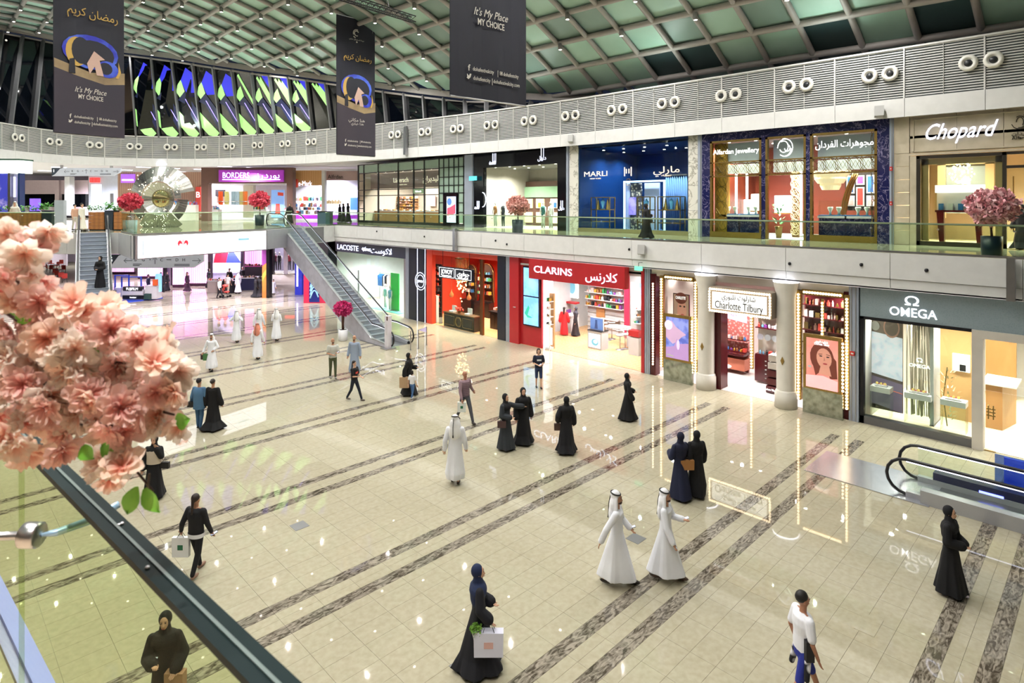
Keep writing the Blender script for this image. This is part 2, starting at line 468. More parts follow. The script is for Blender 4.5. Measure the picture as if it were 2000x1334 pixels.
for a, b, pl in segs:
 pl = shrink(pl)
 for (z0, z1, dx) in [(5.12, 5.97, 0), (4.76, 5.105, .05)]:
  MB().wall([(p[0] + dx, p[1]) for p in pl], z0, z1, -.05).build('fascia_panel', m_white, tr)
for pts in [EDGE[1:4], [(8.2, 36.2), (8.5, 40.5)], EDGE[5:8]]:
 for a, b, pl in along(pts, 3.0)[0]:
  MB().wall(shrink(pl), 4.76, 5.97, -.05).build('fascia_panel', m_white, tr)

# ---- balustrades
def balustrade(label, pts, zf, h, step=1.9, group='glass balustrades along the gallery edge', g=None, rail='steel', w=.045, stand=.06):
 t = thing('glass_balustrade', label, 'balustrade', (pts[0][0], pts[0][1], zf), group)
 for a, b, pl in along(pts, step)[0]:
  MB().wall(shrink(pl, .006), zf, zf + h - .02, -.018).build('glass_pane', g or m_glassg, t)
 r = MB().tube([(p[0], p[1], zf + h) for p in pts], w, 8); r.build('top_rail', m_steel if rail == 'steel' else rail, t, True)
 b = MB().wall([(p[0], p[1]) for p in pts], zf, zf + .07, -.05); b.build('base_channel', m_steel, t)
 fx = MB()
 for a, bb, pl in along(pts, step)[0]:
  fx.lathe([(.03, -.03), (.03, .03)], (a[0], a[1], zf + h - .17), 8, ax=(1, 0, 0))
 tag(fx.build('glass_fixing', m_steel, t), kind='stuff')
 return t
m_rail = mat('pale_green_rail', '#b9cfae', .25, .3)
balustrade('long glass balustrade with slim rail along the upper gallery in front of the jewellery shops', [(XS + .06, -9), (XS + .06, 42.9), (22.2, 42.4)], Z1, .98, rail=m_rail, w=.03)
balustrade('glass balustrade above the white light box sign, between the two escalators', [(18.6, 40.3), (15.95, 38.3), (8.35, 36.35), (8.6, 40.4)], Z1, 1.13, rail=m_rail, w=.03)
balustrade('glass balustrade left of the far escalator, in front of the wooden planters', [(5.9, 43.3), (3.7, 45.4), (-3.4, 49.1), (-8, 52)], Z1, 1.13, rail=m_rail, w=.03)

# ---- ring curve of the upper fascia and the slatted band
BAND = [(27.0, -14), (27.8, -8), (28.02, 0), (28.02, 8), (28.02, 16), (27.95, 22), (27.6, 28), (27.2, 32.3), (26.4, 37.5), (25.3, 43), (23.8, 49.5), (21.6, 55.4), (18.8, 60.3), (15.2, 63.2), (11.6, 64.4), (8, 63.2), (4.8, 60.2), (1.0, 55.6), (-2.5, 49), (-5.2, 40), (-6.6, 30), (-7, 18), (-7, 6), (-6.5, -6), (-5, -14)]
def catmull(P, n=6):
 out = []
 for i in range(len(P) - 1):
  p0 = Vector(P[max(i - 1, 0)]); p1 = Vector(P[i]); p2 = Vector(P[i + 1]); p3 = Vector(P[min(i + 2, len(P) - 1)])
  for k in range(n):
   t = k / n
   q = .5 * ((2 * p1) + (-p0 + p2) * t + (2 * p0 - 5 * p1 + 4 * p2 - p3) * t * t + (-p0 + 3 * p1 - 3 * p2 + p3) * t ** 3)
   out.append(tuple(q))
 out.append(tuple(P[-1])); return out
BANDS = catmull(BAND, 6)
ZB0, ZB1, ZB2 = 11.04, 11.78, 13.74
bs, bat, BL = along(BANDS, 2.55)
tu = structure('trim_2', MB().wall([(p[0], p[1]) for p in BANDS], ZB0 + .02, ZB2 - .05, -.06), mat('band_backing', '#5b6264', .7))
ORG[tu.name] = Vector((0, 0, 0))
for v in tu.data.vertices: pass
m_louv = mat('louvre_white', '#d6d6d4', .4)
def offs(pl, o):
 q = []
 for i, p in enumerate(pl):
  t = (Vector(pl[min(i + 1, len(pl) - 1)]) - Vector(pl[max(i - 1, 0)])).normalized()
  q.append((p[0] - t.y * o, p[1] + t.x * o))
 return q
for a, b, pl in bs:
 fine = [a] + [p for p in BANDS if 0] + [b]
 pi_ = pl if len(pl) > 1 else [a, b]
 inn = offs(pi_, .16)
 MB().wall(shrink(inn), ZB0, ZB1, .12).build('fascia_panel', m_white, tu)
 lv = MB(); n = 20
 for k in range(n):
  z = ZB1 + .06 + (ZB2 - ZB1 - .1) * k / (n - 1)
  lv.wall(shrink(offs(pi_, .10), .02), z, z + .036, .05)
 lv.wall(offs([a, ((a[0] * .98 + b[0] * .02), (a[1] * .98 + b[1] * .02))], .13), ZB1, ZB2, .09)
 am = ((a[0] + b[0]) / 2, (a[1] + b[1]) / 2)
 lv.wall(offs([am, (am[0] * .99 + b[0] * .01, am[1] * .99 + b[1] * .01)], .13), ZB1, ZB2, .09)
 lv.build('slatted_panel', m_louv, tu)
MB().wall(offs(BANDS, .14), ZB2, ZB2 + .07, .2).build('ledge_cap', m_louv, tu)
def curvehit(px, pts=None):
 pts = pts or BANDS
 t = (px - CX) / F; dx, dy = c_ + s_ * t, s_ - c_ * t
 best = None
 for a, b in zip(pts[:-1], pts[1:]):
  ex, ey = b[0] - a[0], b[1] - a[1]; den = dx * ey - dy * ex
  if abs(den) < 1e-9: continue
  u = (a[0] * ey - a[1] * ex) / den; v = (a[0] * dy - a[1] * dx) / den
  if u > 1 and -.001 <= v <= 1.001 and (best is None or u < best[0]):
   l = hypot(ex, ey); best = (u, (a[0] + ex * v, a[1] + ey * v), (-ey / l, ex / l))
 return best
m_noz = mat('nozzle_white', '#e2e0da', .35)
NOZ = [24, 38, 94, 112, 174, 193, 255, 272, 328, 343, 388, 401, 445, 457, 500, 512, 554, 566, 605, 617, 768, 781, 827, 840, 889, 903, 955, 971, 1028, 1045, 1108, 1128, 1198, 1220, 1297, 1322, 1412, 1440, 1544, 1578, 1701, 1741, 1893, 1942]
proto = None
for i, px in enumerate(NOZ):
 h = curvehit(px); (x, y), (nx, ny) = h[1], h[2]
 zc = ZB1 + 1.04
 if proto is None:
  proto = thing('air_nozzle', 'x', 'air vent', (0, 0, 0), 'round air nozzles in the slatted band')
  MB().lathe([(.12, 0), (.30, .0), (.31, .04), (.25, .09), (.2, .1), (.17, .06), (.12, .03)], (0, 0, 0), 18, ax=(1, 0, 0), cap=False).build('nozzle_ring', m_noz, proto, True, local=True)
  MB().ell((.02, 0, -.01), .09, .135, .135, 14, 8).build('nozzle_core', mat('nozzle_dark', '#23252a', .4), proto, True, local=True)
  o = proto
 else:
  o = copy_thing(proto, (0, 0, 0))
 rz = atan2(ny, nx); o.location = (x + nx * .17, y + ny * .17, zc); o.rotation_euler = (0, 0, rz)
 side = 'first' if i % 2 == 0 else 'second'
 o['label'] = '%s nozzle of the %s pair of round air nozzles, counted from the right' % (('left', 'right')[i % 2], ORD[(len(NOZ) - 1 - i) // 2])

# ---- roof: a shallow vault of stone-grey beams and coloured panels
RS = 1.15
def RH(X, Y):
 X /= RS; Y /= RS
 return EYE + RS * RH0(X, Y)
def RH0(X, Y):
 return 10 - 3.909 * (X - 18) / 10 + .051 * (Y - 30) / 10 - 1.602 * ((X - 18) / 10) ** 2 - .066 * ((Y - 30) / 10) ** 2 - .236 * (X - 18) * (Y - 30) / 100
def roofhit(px, py):
 t = (px - CX) / F; h = -(py - CY) / F
 lo = None; d = 8.0
 while d < 95:
  X = d * (c_ + s_ * t); Y = d * (s_ - c_ * t)
  g = EYE + h * d - RH(X, Y)
  if lo is not None and g > 0:
   return (X, Y)
  lo = g; d += .05
 return (X, Y)
ringpx = [(-260, 20), (-120, 34), (0, 52), (45, 61), (128, 78), (245, 97), (335, 108), (416, 121), (491, 132), (563, 140), (655, 153), (750, 167), (827, 177), (900, 185), (1035, 187), (1120, 190), (1185, 190)]
RING = [roofhit(*q) for q in ringpx]
RINGF = [(-13.5, -14), (-14, 20), (-12, 50)] + RING + [(31.6, RING[-1][1] - 4), (32.5, 8), (33, -14)]
def inring(x, y):
 ins = False; P = RINGF; j = len(P) - 1
 for i in range(len(P)):
  if (P[i][1] > y) != (P[j][1] > y) and x < (P[j][0] - P[i][0]) * (y - P[i][1]) / (P[j][1] - P[i][1]) + P[i][0]: ins = not ins
  j = i
 return ins
RX = lambda r: RS * (27.355 - 1.587 * r)
RY = lambda k: RS * (21.46 - 1.796 * k)
m_beam = mat('roof_beam_grey', '#a39d9a', .5)
m_p = [mat('roof_panel_mint', '#9fc4b4', .45, pat=('noise', '#b3d2c6', .35, .3, .7)), mat('roof_panel_sage', '#6f877f', .45, pat=('noise', '#7d938c', .35, .3, .7)),
    mat('roof_panel_teal', '#27383a', .4, pat=('noise', '#31484a', .3, .3, .7))]
roof = structure('ceiling', MB().wall([(p[0], p[1]) for p in RING], 0, .01, .01), m_beam)
bpy.data.meshes.remove(roof.data); 
me = MB()
# ring beam follows the rim
for a, b in zip(RINGF[3:-1], RINGF[4:]):
 me.beam((a[0], a[1], RH(*a) - .05), (b[0], b[1], RH(*b) - .05), .3, .42)
 me.beam((a[0], a[1], RH(*a) - .5), (b[0], b[1], RH(*b) - .5), .12, .14)
roof = structure('ceiling', me, m_beam); ORG[roof.name] = Vector((0, 0, 0))
pan = []
for r in range(-3, 24):
 for k in range(-24, 19):
  x0, x1 = RX(r + 1), RX(r); y0, y1 = RY(k + 1), RY(k)
  cs = [(x0, y0), (x1, y0), (x1, y1), (x0, y1)]
  nin = sum(inring(*q) for q in cs)
  if nin < 2: continue
  if nin < 4:
   cs2 = []
   for q in cs:
    if inring(*q): cs2.append(q)
    else:
     mx, my = (x0 + x1) / 2, (y0 + y1) / 2; t = 1.0
     while t > 0 and not inring(mx + (q[0] - mx) * t, my + (q[1] - my) * t): t -= .08
     cs2.append((mx + (q[0] - mx) * max(t, 0), my + (q[1] - my) * max(t, 0)))
   cs = cs2
  px, py, d = PR((x0 + x1) / 2, (y0 + y1) / 2, RH((x0 + x1) / 2, (y0 + y1) / 2))
  vis = d > 1 and -30 < px < 2030 and py > -25
  pan.append((d if vis else 500 + abs(d), r, k, cs, nin))
pan.sort(key=lambda t: t[0])
DARK = {(0, 2), (0, 6), (1, -1), (1, 3), (1, 4), (1, 7), (1, 9), (0, 7), (0, 5)}
rest = [MB(), MB(), MB()]; nn = 0
rnd = random.Random(5)
for (d, r, k, cs, nin) in pan:
 if nin == 4 and r <= 5 and k > -2:
  kd = 2 if (r, k) in {(1, 3), (1, 4), (1, 7), (1, 9), (1, -1), (0, 6), (0, 7)} else 0
  if kd == 0 and ((r == 2 and k in (-1, 0, 4, 9)) or (r == 3 and k in (1, 2, 6)) or (r == 2 and k == 6)): kd = 1
  if kd == 0 and r == 3 and k in (0, 5, 4): kd = 0
  if r == 0 and kd == 0: kd = 1
 else:
  kd = 0 if rnd.random() < .62 else 1
 n = 28 * 0 + 1
 P = [Vector((q[0], q[1], RH(*q) + .16)) for q in cs]
 if d < 500 and nn < 300:
  nn += 1
  MB().prism(P, (0, 0, .05)).build('roof_panel', m_p[kd], roof)
 else: rest[kd].prism(P, (0, 0, .05))
for i in range(3):
 if rest[i].v: tag(rest[i].build('far_roof_panels', m_p[i], roof), kind='stuff')
def beamline(P, name, r):
 run = []; runs = []
 for q in P:
  if inring(*q): run.append(q)
  elif run: runs.append(run); run = []
 if run: runs.append(run)
 for rn in runs:
  if len(rn) < 2: continue
  MB().tube([(q[0], q[1], RH(*q)) for q in rn], r, 8).build(name, m_beam, roof, True)
for r in range(-3, 24):
 beamline([(RX(r), RY(19) + .516 * i) for i in range(43 * 4 + 1)], 'roof_beam', .155)
for k in range(-24, 20):
 beamline([(RX(-2) - .456 * i, RY(k)) for i in range(27 * 4)], 'roof_rib', .14)
proto = None; DL = 1080
for r in range(3, 20):
 for k in range(-20, 8):
  if (r + k) % 2: continue
  x, y = RX(r) - .1, RY(k) - .25
  px, py, d = PR(x, y, RH(x, y) - .3)
  if not inring(x, y): continue
  if d < 1 or not (-10 < px < 2010 and py > -20):
   continue
  if proto is None:
   proto = thing('roof_downlight', 'x', 'ceiling light', (0, 0, 0), 'small round downlights on the roof beams')
   MB().lathe([(.1, -.34), (.12, -.3), (.12, 0), (.05, 0)], (0, 0, 0), 12).build('lamp_body', mat('lamp_grey', '#8a8886', .5), proto, True, local=True)
   MB().lathe([(.08, -.35), (.08, -.335)], (0, 0, 0), 12).build('lamp_face', m_lamp, proto, False, local=True)
   o = proto
  else: o = copy_thing(proto, (0, 0, 0))
  o.location = (x, y, RH(x, y) - .1)
  o['label'] = 'small round downlight hanging at a crossing of the grey roof beams'
  if (r * 3 + k) % 3 == 0:
   spot_light('downlight_beam', (x, y, RH(x, y) - .5), DL * .8, angle=150, r=.04)
# lamps beyond the frame whose reflections the floor shows
for r in range(3, 20, 2):
 for k in range(-12, 12, 2):
  x, y = RX(r + (k // 2) % 2) - .1, RY(k) - .25
  px, py, d = PR(x, y, RH(x, y) - .3)
  if inring(x, y) and d > -6 and not (d > 1 and -10 < px < 2010 and py > -20):
   if k % 4 == 0: spot_light('downlight_beam', (x, y, RH(x, y) - .5), DL, angle=150, r=.04)
   o = copy_thing(proto, (x, y, RH(x, y) - .1)); o['label'] = 'small round downlight hanging at a crossing of the grey roof beams'

# ---- raking clerestory between band and roof rim
m_clg = mat('night_glass', '#04060b', .03, spec=.55)
m_mul = mat('mullion_grey', '#66666a', .45, .2)
MUL = [(-62, -28), (-20, 4), (21, 44), (67, 84), (113, 126), (160, 170), (214, 212), (266, 254), (311, 295), (354, 335), (394, 376), (433, 416), (470, 453), (505, 491), (540, 526), (577, 563), (611, 599), (648, 636), (685, 674), (720, 712), (755, 749), (793, 789), (830, 827), (868, 867), (909, 908), (950, 950), (993, 993), (1037, 1037), (1080, 1080), (1120, 1120), (1160, 1160)]
def ringhit(px):
 h = curvehit(px, RING); return h[1] if h else None
cle = structure('window_1', MB().beam((0, 0, 0), (0, 0, .01), .01, .01), m_mul)
cle.data.clear_geometry(); ORG[cle.name] = Vector((0, 0, 0))
wb = MB(); wb.wall(offs(BANDS[60:], -.1), ZB2 - .3, ZB2 + .05, .1)
tmpm = wb.mesh('window_1'); cle.data = tmpm; tmpm.materials.append(m_mul)
prev = None
CLG = []
for (pb, pt) in MUL:
 hb = curvehit(pb); rt_ = ringhit(pt)
 if not hb or not rt_: prev = None; continue
 b = Vector((hb[1][0], hb[1][1], ZB2)); t = Vector((rt_[0], rt_[1], RH(*rt_) - .4))
 if t.z < b.z + .2: prev = None; continue
 nrm = Vector((hb[2][0], hb[2][1], 0))
 MB().beam(b, t, .14, .3, nrm).build('mullion', m_mul, cle)
 if prev:
  pb_, pt_, pn = prev
  q = [pb_ - pn * .12, b - nrm * .12, t - nrm * .12, pt_ - pn * .12]
  MB().prism(q, nrm * -.03).build('glass_pane', m_clg, cle)
  CLG.append((q, (nrm + pn) / 2, pb))
 prev = (b, t, nrm)
# reflections in the raking windows, imitated by glowing green and blue shapes
m_gr = mat('green_reflection', '#a9e08a', .4, emit=.75, ecol='#9fdc84'); m_bl = mat('blue_reflection', '#2424c8', .4, emit=.7, ecol='#2a2ad8')
m_nv = mat('navy_reflection', '#0a1236', .4, emit=.25, ecol='#101a55'); m_pu = mat('violet_reflection', '#9a8cff', .4, emit=2.2)
def uvq(q, u, v):
 a = q[0].lerp(q[1], u); b = q[3].lerp(q[2], u); return a.lerp(b, v)
WIN_REFL = []
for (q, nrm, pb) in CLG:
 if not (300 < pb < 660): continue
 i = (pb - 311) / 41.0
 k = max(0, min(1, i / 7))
 base = thing('painted_window_reflection', 'x', 'light display', tuple(uvq(q, .5, .1)), 'painted green and blue reflections in the raking windows')  # only a painted reflection, no light display hangs here
 base['label'] = 'painted green and navy reflection in a slanted window, %s' % (
  ['right beside the leftmost banner', 'second from the leftmost banner', 'third from the leftmost banner', 'fourth from the leftmost banner', 'fifth from the leftmost banner', 'fifth from the narrow banner', 'fourth from the narrow banner', 'third from the narrow banner', 'second from the narrow banner', 'next to the narrow banner', 'behind the narrow banner'][min(10, len(WIN_REFL))]); WIN_REFL.append(1)
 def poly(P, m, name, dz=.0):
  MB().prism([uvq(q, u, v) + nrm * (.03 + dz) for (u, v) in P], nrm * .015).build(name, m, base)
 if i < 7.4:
  poly([(.02, .60), (.3, .47), (.42, .62), (.3, .76 + .02 * k), (.12, .7)], m_gr, 'green_reflection_patch')
  poly([(.02, .36), (.88, .05 + .02 * k), (.7, .0), (.35, .03), (.05, .14)], m_gr, 'green_reflection_patch', .004)
  poly([(.05, .50), (.36, .46), (.88, .10), (.95, .2), (.9, .4), (.42, .62)], m_nv, 'navy_reflection_patch', .008)
  MB().tube([uvq(q, .42, .52) + nrm * .06, uvq(q, .9, .22) + nrm * .06], .03, 6).build('violet_reflection', m_pu, base)
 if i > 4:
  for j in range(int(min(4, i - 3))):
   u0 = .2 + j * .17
   poly([(u0, .92 - j * .05), (u0 + .07, .95), (.98, .5 + j * .1), (.98, .42 + j * .1)], m_gr, 'green_reflection_bar', .012)
 if i > 5: poly([(.5, .97), (.98, .97), (.98, .72)], m_bl, 'blue_reflection_patch', .016)
 elif i < 4: poly([(.3, .76), (.6, .93), (.98, .86), (.98, .62), (.5, .6)], m_bl, 'blue_reflection_patch', .003)

# ---- shell: outer walls closing the building
structure('wall_back', MB().box(-30, 48, 98, 98.3, -.3, 12), mat('far_wall_lilac', '#cfc6dc', .6))
structure('wall_left', MB().box(-30.3, -30, -14, 98, -.3, 20), m_offw)
structure('wall_right', MB().box(46, 46.3, -14, 98, -.3, 12), m_offw)
structure('wall_rear', MB().box(-30, 48, -14.3, -14, -.3, 20), m_offw)
cg = MB().prism([(x, y, ZB0 + .25) for (x, y) in BANDS] + [(-30, -14, ZB0 + .25), (-30, 98, ZB0 + .25), (48, 98, ZB0 + .25), (48, -14, ZB0 + .25)], (0, 0, .05))
structure('ceiling_gallery', cg, m_ceil)
# roof edge closing strip outside the band (dark roof space)
# ================================================================== GROUND FLOOR SHOPS (front line x = 23.6)
for k_ in (m_tile, m_gfl, m_strip):
 k_.node_tree.nodes['Principled BSDF'].inputs['Roughness'].default_value = .02
 k_.node_tree.nodes['Principled BSDF'].inputs['Specular IOR Level'].default_value = .75
m_glow = mat('white_sign_light', '#ffffff', .4, emit=1.6)
m_glowb = mat('cool_sign_light', '#e8ecff', .4, emit=1.8, ecol='#dfe4ff')
m_warmw = mat('warm_white_wall', '#efe9e0', .5)
m_woodf = mat('oak_floor', '#c89a68', .25, pat=('wave', '#dcb588', 2.0, 2.5, (.6, 4, 1)))
m_woodw = mat('oak_panel', '#b98552', .35, pat=('wave', '#caa06c', 2.5, 1.5, (1, 1, .4)))
m_gold = mat('brass', '#b8985a', .25, .9)
m_bulb = mat('bulb_light', '#ffe7c0', .3, emit=5)
m_navyp = mat('navy_panel_paint', '#171c2c', .35)
m_redp = mat('red_panel', '#b3242b', .35)
m_redw = mat('orange_red_wall', '#e2452c', .45)
m_burg = mat('burgundy_lacquer', '#4a1218', .2)
m_mirror = mat('aged_mirror', '#c9cfc6', .12, .9, pat=('noise', '#8f9a8a', 5, .35, .7))
m_pil = mat('pilaster_grey_blue', '#a9b2c6', .3, .3)
SW = [mat('goods_%d' % i, c, .5) for i, c in enumerate(['#d8483c', '#f0f0ee', '#2f6db0', '#3f9a5c', '#d9a23c', '#7c3d8c', '#20242c', '#e7b9b4', '#9c6b42', '#6aa9c9'])]

def Y0(px): return YX(px, XW0)
def room(name, ya, yb, X0, dep, z0, z1, mf, mw, mc, label=None, side=True, lights=None, lcol=(1, 1, 1), lz=None):
 """ya is the right end (small y), yb the left end"""
 r = structure(name, MB().box(X0 + dep, X0 + dep + .1, ya, yb, z0, z1), mw, label=label)
 ORG[r.name] = Vector((0, 0, 0))
 MB().box(X0 + .02, X0 + dep, ya, yb, z0 - .02, z0 + .015).build('shop_floor', mf, r)
 MB().box(X0 + .02, X0 + dep, ya, yb, z1, z1 + .1).build('shop_ceiling', mc, r)
 MB().box(X0 + .02, X0 + dep, ya, ya + .08, z0, z1).build('side_wall', mw, r)
 MB().box(X0 + .02, X0 + dep, yb - .08, yb, z0, z1).build('side_wall', mw, r)
 dn = MB()
 nn = max(2, int((yb - ya) / 1.3))
 for i in range(nn):
  for xx in (X0 + dep * .25, X0 + dep * .6):
   dn.lathe([(.07, z1 - .012), (.07, z1 + .005)], (xx, ya + (i + .5) * (yb - ya) / nn, 0), 10)
 tag(dn.build('recessed_lights', m_lamp, r), kind='stuff')
 if lights:
  for p, xx, yy in lights:
   for dx_, dy_ in ((-.9, -.9), (-.9, .9), (.9, .9)):
    spot_light('shop_spot', (X0 + xx + dx_, yy + dy_, (lz or z1) - .1), p * 2.4, lcol, 150, .07, 1.0)
 return r
class Plane:
 """flat picture or panel on a plane: origin at lower left, u along xdir, v up"""
 def __init__(s, o, xd, w, h, nrm): s.o = Vector(o); s.x = Vector(xd).normalized(); s.w = w; s.h = h; s.n = Vector(nrm).normalized(); s.k = .004
 def p(s, u, v, z=0): return s.o + s.x * (u * s.w) + UP * (v * s.h) + s.n * z
 def poly(s, P, m, name, parent):
  s.k += .003
  return MB().prism([s.p(u, v, s.k - .003) for u, v in P], s.n * .003).build(name, m, parent)
 def oval(s, cu, cv, ru, rv, m, name, parent, a0=0, a1=360, n=18, rot=0):
  P = []
  for i in range(n):
   a = radians(a0 + (a1 - a0) * i / (n - (1 if a1 - a0 < 360 else 0))); x, y = ru * cos(a), rv * sin(a)
   P.append((cu + x * cos(rot) - y * sin(rot), cv + x * sin(rot) + y * cos(rot)))
  return s.poly(P, m, name, parent)
def planeX(X, pxl, pxr, z0, z1, d=0):
 """plane facing the hall at x = X between pixel columns"""
 yl, yr = YX(pxl, X), YX(pxr, X)
 return Plane((X - d, yl, z0), (0, -1, 0), yl - yr, z1 - z0, (-1, 0, 0))
def shelves(mb_items, X, ya, yb, zs, per, h=.18, rnd=random.Random(3), parent=None, m_sh=None, name='shelf', dep=.3, goods=None, kinds=('box', 'bottle')):
 """shelves with rows of small goods; goods of one shelf are joined (each a pixel or two)"""
 for z in zs:
  MB().box(X - dep, X, ya, yb, z - .02, z + .02).build(name, m_sh or m_white, parent)
 bags = {}
 for z in zs:
  y = ya + .08
  while y < yb - .1:
   wd = rnd.uniform(.05, .16) * per; hh = h * rnd.uniform(.5, 1.1); mi = rnd.choice(goods or SW)
   b = bags.setdefault(mi.name, (MB(), mi))[0]
   if rnd.random() < .5: b.box(X - dep + .05, X - .08, y, y + wd * .8, z + .02, z + .02 + hh)
   else: b.lathe([(wd * .35, 0), (wd * .35, hh * .65), (wd * .15, hh * .75), (wd * .15, hh)], (X - dep * .55, y + wd * .4, z + .02), 7)
   y += wd * 1.15
 for b, mi in bags.values(): tag(b.build('small_goods', mi, parent), kind='stuff')

def sign_light(o): return o
XD = (0, -1, 0)

# pilasters between shops
for (pa, pb, lb, z1) in [(1660, 1679, 'pale blue grey metal pilaster between the bulb-framed beauty shop and the watch shop', 4.76), (1262, 1272, 'slim grey metal pilaster right of the red cosmetics shop', 4.76), (991, 998, 'slim light grey pilaster left of the red cosmetics shop front', 4.76), (795, 801, 'slim grey pilaster right of the sportswear shop window', 4.76)]:
 t = thing('metal_pilaster', lb, 'pilaster', (XW0, Y0((pa + pb) / 2), 0), 'pilasters between the ground floor shops')
 ya, yb = Y0(pb), Y0(pa)
 MB().box(XW0 - .12, XW0 + .3, ya, yb, 0, z1).build('shaft', m_pil, t)
 for q in (.28, .72):
  MB().box(XW0 - .135, XW0 - .12, ya + (yb - ya) * q - .012, ya + (yb - ya) * q + .012, .02, z1).build('groove_bead', m_steel, t)
m_redbox = mat('alarm_red', '#c03030', .4)
x = thing('fire_call_point', 'small red fire call point on the grey pilaster left of the watch shop', 'alarm', (XW0 - .14, Y0(1668), 2.4))
MB().box(XW0 - .18, XW0 - .12, Y0(1672), Y0(1663), 2.3, 2.45).build('case', m_redbox, x); MB().box(XW0 - .19, XW0 - .18, Y0(1670), Y0(1665), 2.35, 2.4).build('label_strip', m_white, x)

# ---------------- 1 watch shop
OW = 23.6
ya, yb = -7.0, Y0(1681)
m_crm = mat('cream_marble_floor', '#e9dfc9', .12, pat=('noise', '#dccfb4', 1.2, .35, .7))
room('wall_1', ya, yb, OW, 7.5, 0, 4.2, m_crm, m_warmw, m_warmw, 'interior shell of the bright watch shop', lights=[(260, 2.5, 1), (260, 2, 5), (200, 5, -3), (220, 5, 3)], lcol=(1, .96, .88))
t = thing('shop_facade', 'silver patterned watch shop front with dark grey window frame at the right', 'shop front', (OW, 3, 0), 'ground floor shop fronts')
m_silv = mat('silver_pierced_panel', '#9fb3bf', .28, .5, pat=('brick', '#a9bbc6', 24.0))
MB().box(OW - .06, OW + .1, ya, yb, 3.7, 4.76).build('header_panel', m_silv, t)
MB().box(OW - .08, OW + .05, Y0(1899), yb, 3.61, 3.71).build('window_head', m_dark, t)
m_sill = mat('sill_grey', '#6e6e72', .35, .5)
MB().box(OW - .08, OW + .2, Y0(1898), yb, 0, .26).build('window_sill', m_sill, t)
MB().box(OW - .08, OW + .1, yb - .12, yb, 0, 3.7).build('window_jamb', m_dark, t)
MB().box(OW - .02, OW, Y0(1899), yb - .12, .26, 3.61).build('glass_pane', m_glassr, t)
m_stn = mat('pale_stone', '#cfc8bd', .3)
MB().box(OW - .12, OW + .25, Y0(1921), Y0(1899), 0, 3.7).build('door_post', m_stn, t)
MB().box(OW - .12, OW + .25, ya, Y0(1921), 3.45, 3.7).build('door_head', m_stn, t)
gp = MB().box(OW + .05, OW + .07, ya, Y0(1923), 0.03, 3.45).build('door_pane', m_glassr, t)
hd = MB()
for q in (0, .12): hd.box(OW - .03, OW + .0, Y0(1932) - q, Y0(1932) - q + .03, 1.0, 1.42)
for q in (1.1, 1.2, 1.3): hd.box(OW - .05, OW - .02, Y0(1932) - .16, Y0(1932) + .06, q, q + .03)
hd.build('door_handle', m_gold, t)
MB().box(OW - .02, OW + .03, Y0(1945), Y0(1922), .0, .02).build('door_track', m_gold, t)
letters('OMEGA', (OW - .07, Y0(1784), 4.02), .3, m_glow, t, XD, width=1.34, bold=.006)
letters('Ω', (OW - .07, Y0(1782), 4.4), .3, m_glow, t, XD, width=.4, bold=.006)
def box_thing(name, label, cat, x0, x1, y0, y1, z0, z1, m, group=None, base=None):
 t = thing(name, label, cat, ((x0 + x1) / 2, (y0 + y1) / 2, z0 if base is None else base), group)
 return t
# window picture wall
pl = planeX(OW + 1.0, 1697, 1763, .3, 3.65)
t = thing('video_wall', 'tall picture panel of a snowy landscape standing in the watch shop window', 'screen', tuple(pl.p(.5, 0)))
MB().prism([pl.p(0, 0), pl.p(1, 0), pl.p(1, 1), pl.p(0, 1)], (.08, 0, 0)).build('panel', mat('panel_taupe', '#8e8078', .5), t)
pl.poly([(0, .38), (1, .33), (1, .78), (0, .82)], mat('snow_print', '#e9ecf4', .5, emit=.6, pat=('noise', '#c9cfdd', 4, .4, .65)), 'snow_field', t)
pl.poly([(0, .06), (1, 0), (1, .3), (0, .35)], mat('mauve_print', '#8d7f99', .5, emit=.3), 'lower_field', t)
pl.poly([(0, .25), (1, .2), (1, .205), (0, .257)], mat('orange_line', '#ef7d4a', .5, emit=.8), 'orange_line', t)
pl.oval(.68, .88, .24, .11, mat('ring_print', '#b99080', .5, emit=.3), 'ring', t); pl.oval(.68, .88, .2, .09, mat('panel_taupe', '#8e8078'), 'ring_inner', t)
pl.oval(.2, .88, .13, .05, m_white, 'white_blossom', t)
# rope curtain
t = thing('rope_curtain', 'curtain of hanging cream ropes behind the watch shop window', 'curtain', (OW + .95, Y0(1795), .3))
MB().box(OW + .9, OW + 1.3, YX(1822, OW + .9), YX(1770, OW + .9), 3.6, 3.66).build('rail', m_gold, t)
m_rope = mat('cream_rope', '#e6dcc8', .6)
rr = random.Random(4)
for i in range(26):
 y = YX(1822, OW + 1) + (YX(1770, OW + 1) - YX(1822, OW + 1)) * (i + .5) / 26
 x0_ = OW + .95 + rr.random() * .25; k2 = rr.uniform(-.12, .12)
 MB().tube([(x0_, y, 3.6), (x0_, y + k2 * .5, 2), (x0_ + .03, y + k2, .32)], .016, 5).build('rope', m_rope, t, True)
letters('Ω', (OW + .7, YX(1796, OW + .7), 2.32), .14, m_glow, t, XD, width=.18); letters('OMEGA', (OW + .7, YX(1796, OW + .7), 2.12), .12, m_glow, t, XD, width=.6)
t = thing('white_divider', 'slim white upright divider between rope curtain and oak wall in the watch shop', 'partition', (OW + .9, Y0(1826), .26))
MB().box(OW + .4, OW + 1.4, YX(1830, OW + .9), YX(1823, OW + .9), .27, 3.65).build('board', m_white, t); MB().box(OW + .4, OW + 1.4, YX(1831, OW + .9), YX(1822, OW + .9), .26, .3).build('foot', m_steel, t)
t = thing('oak_wall_unit', 'honey oak wall unit with a lit niche inside the watch shop', 'cabinet', (OW + 2.6, YX(1860, OW + 2.6), 0))
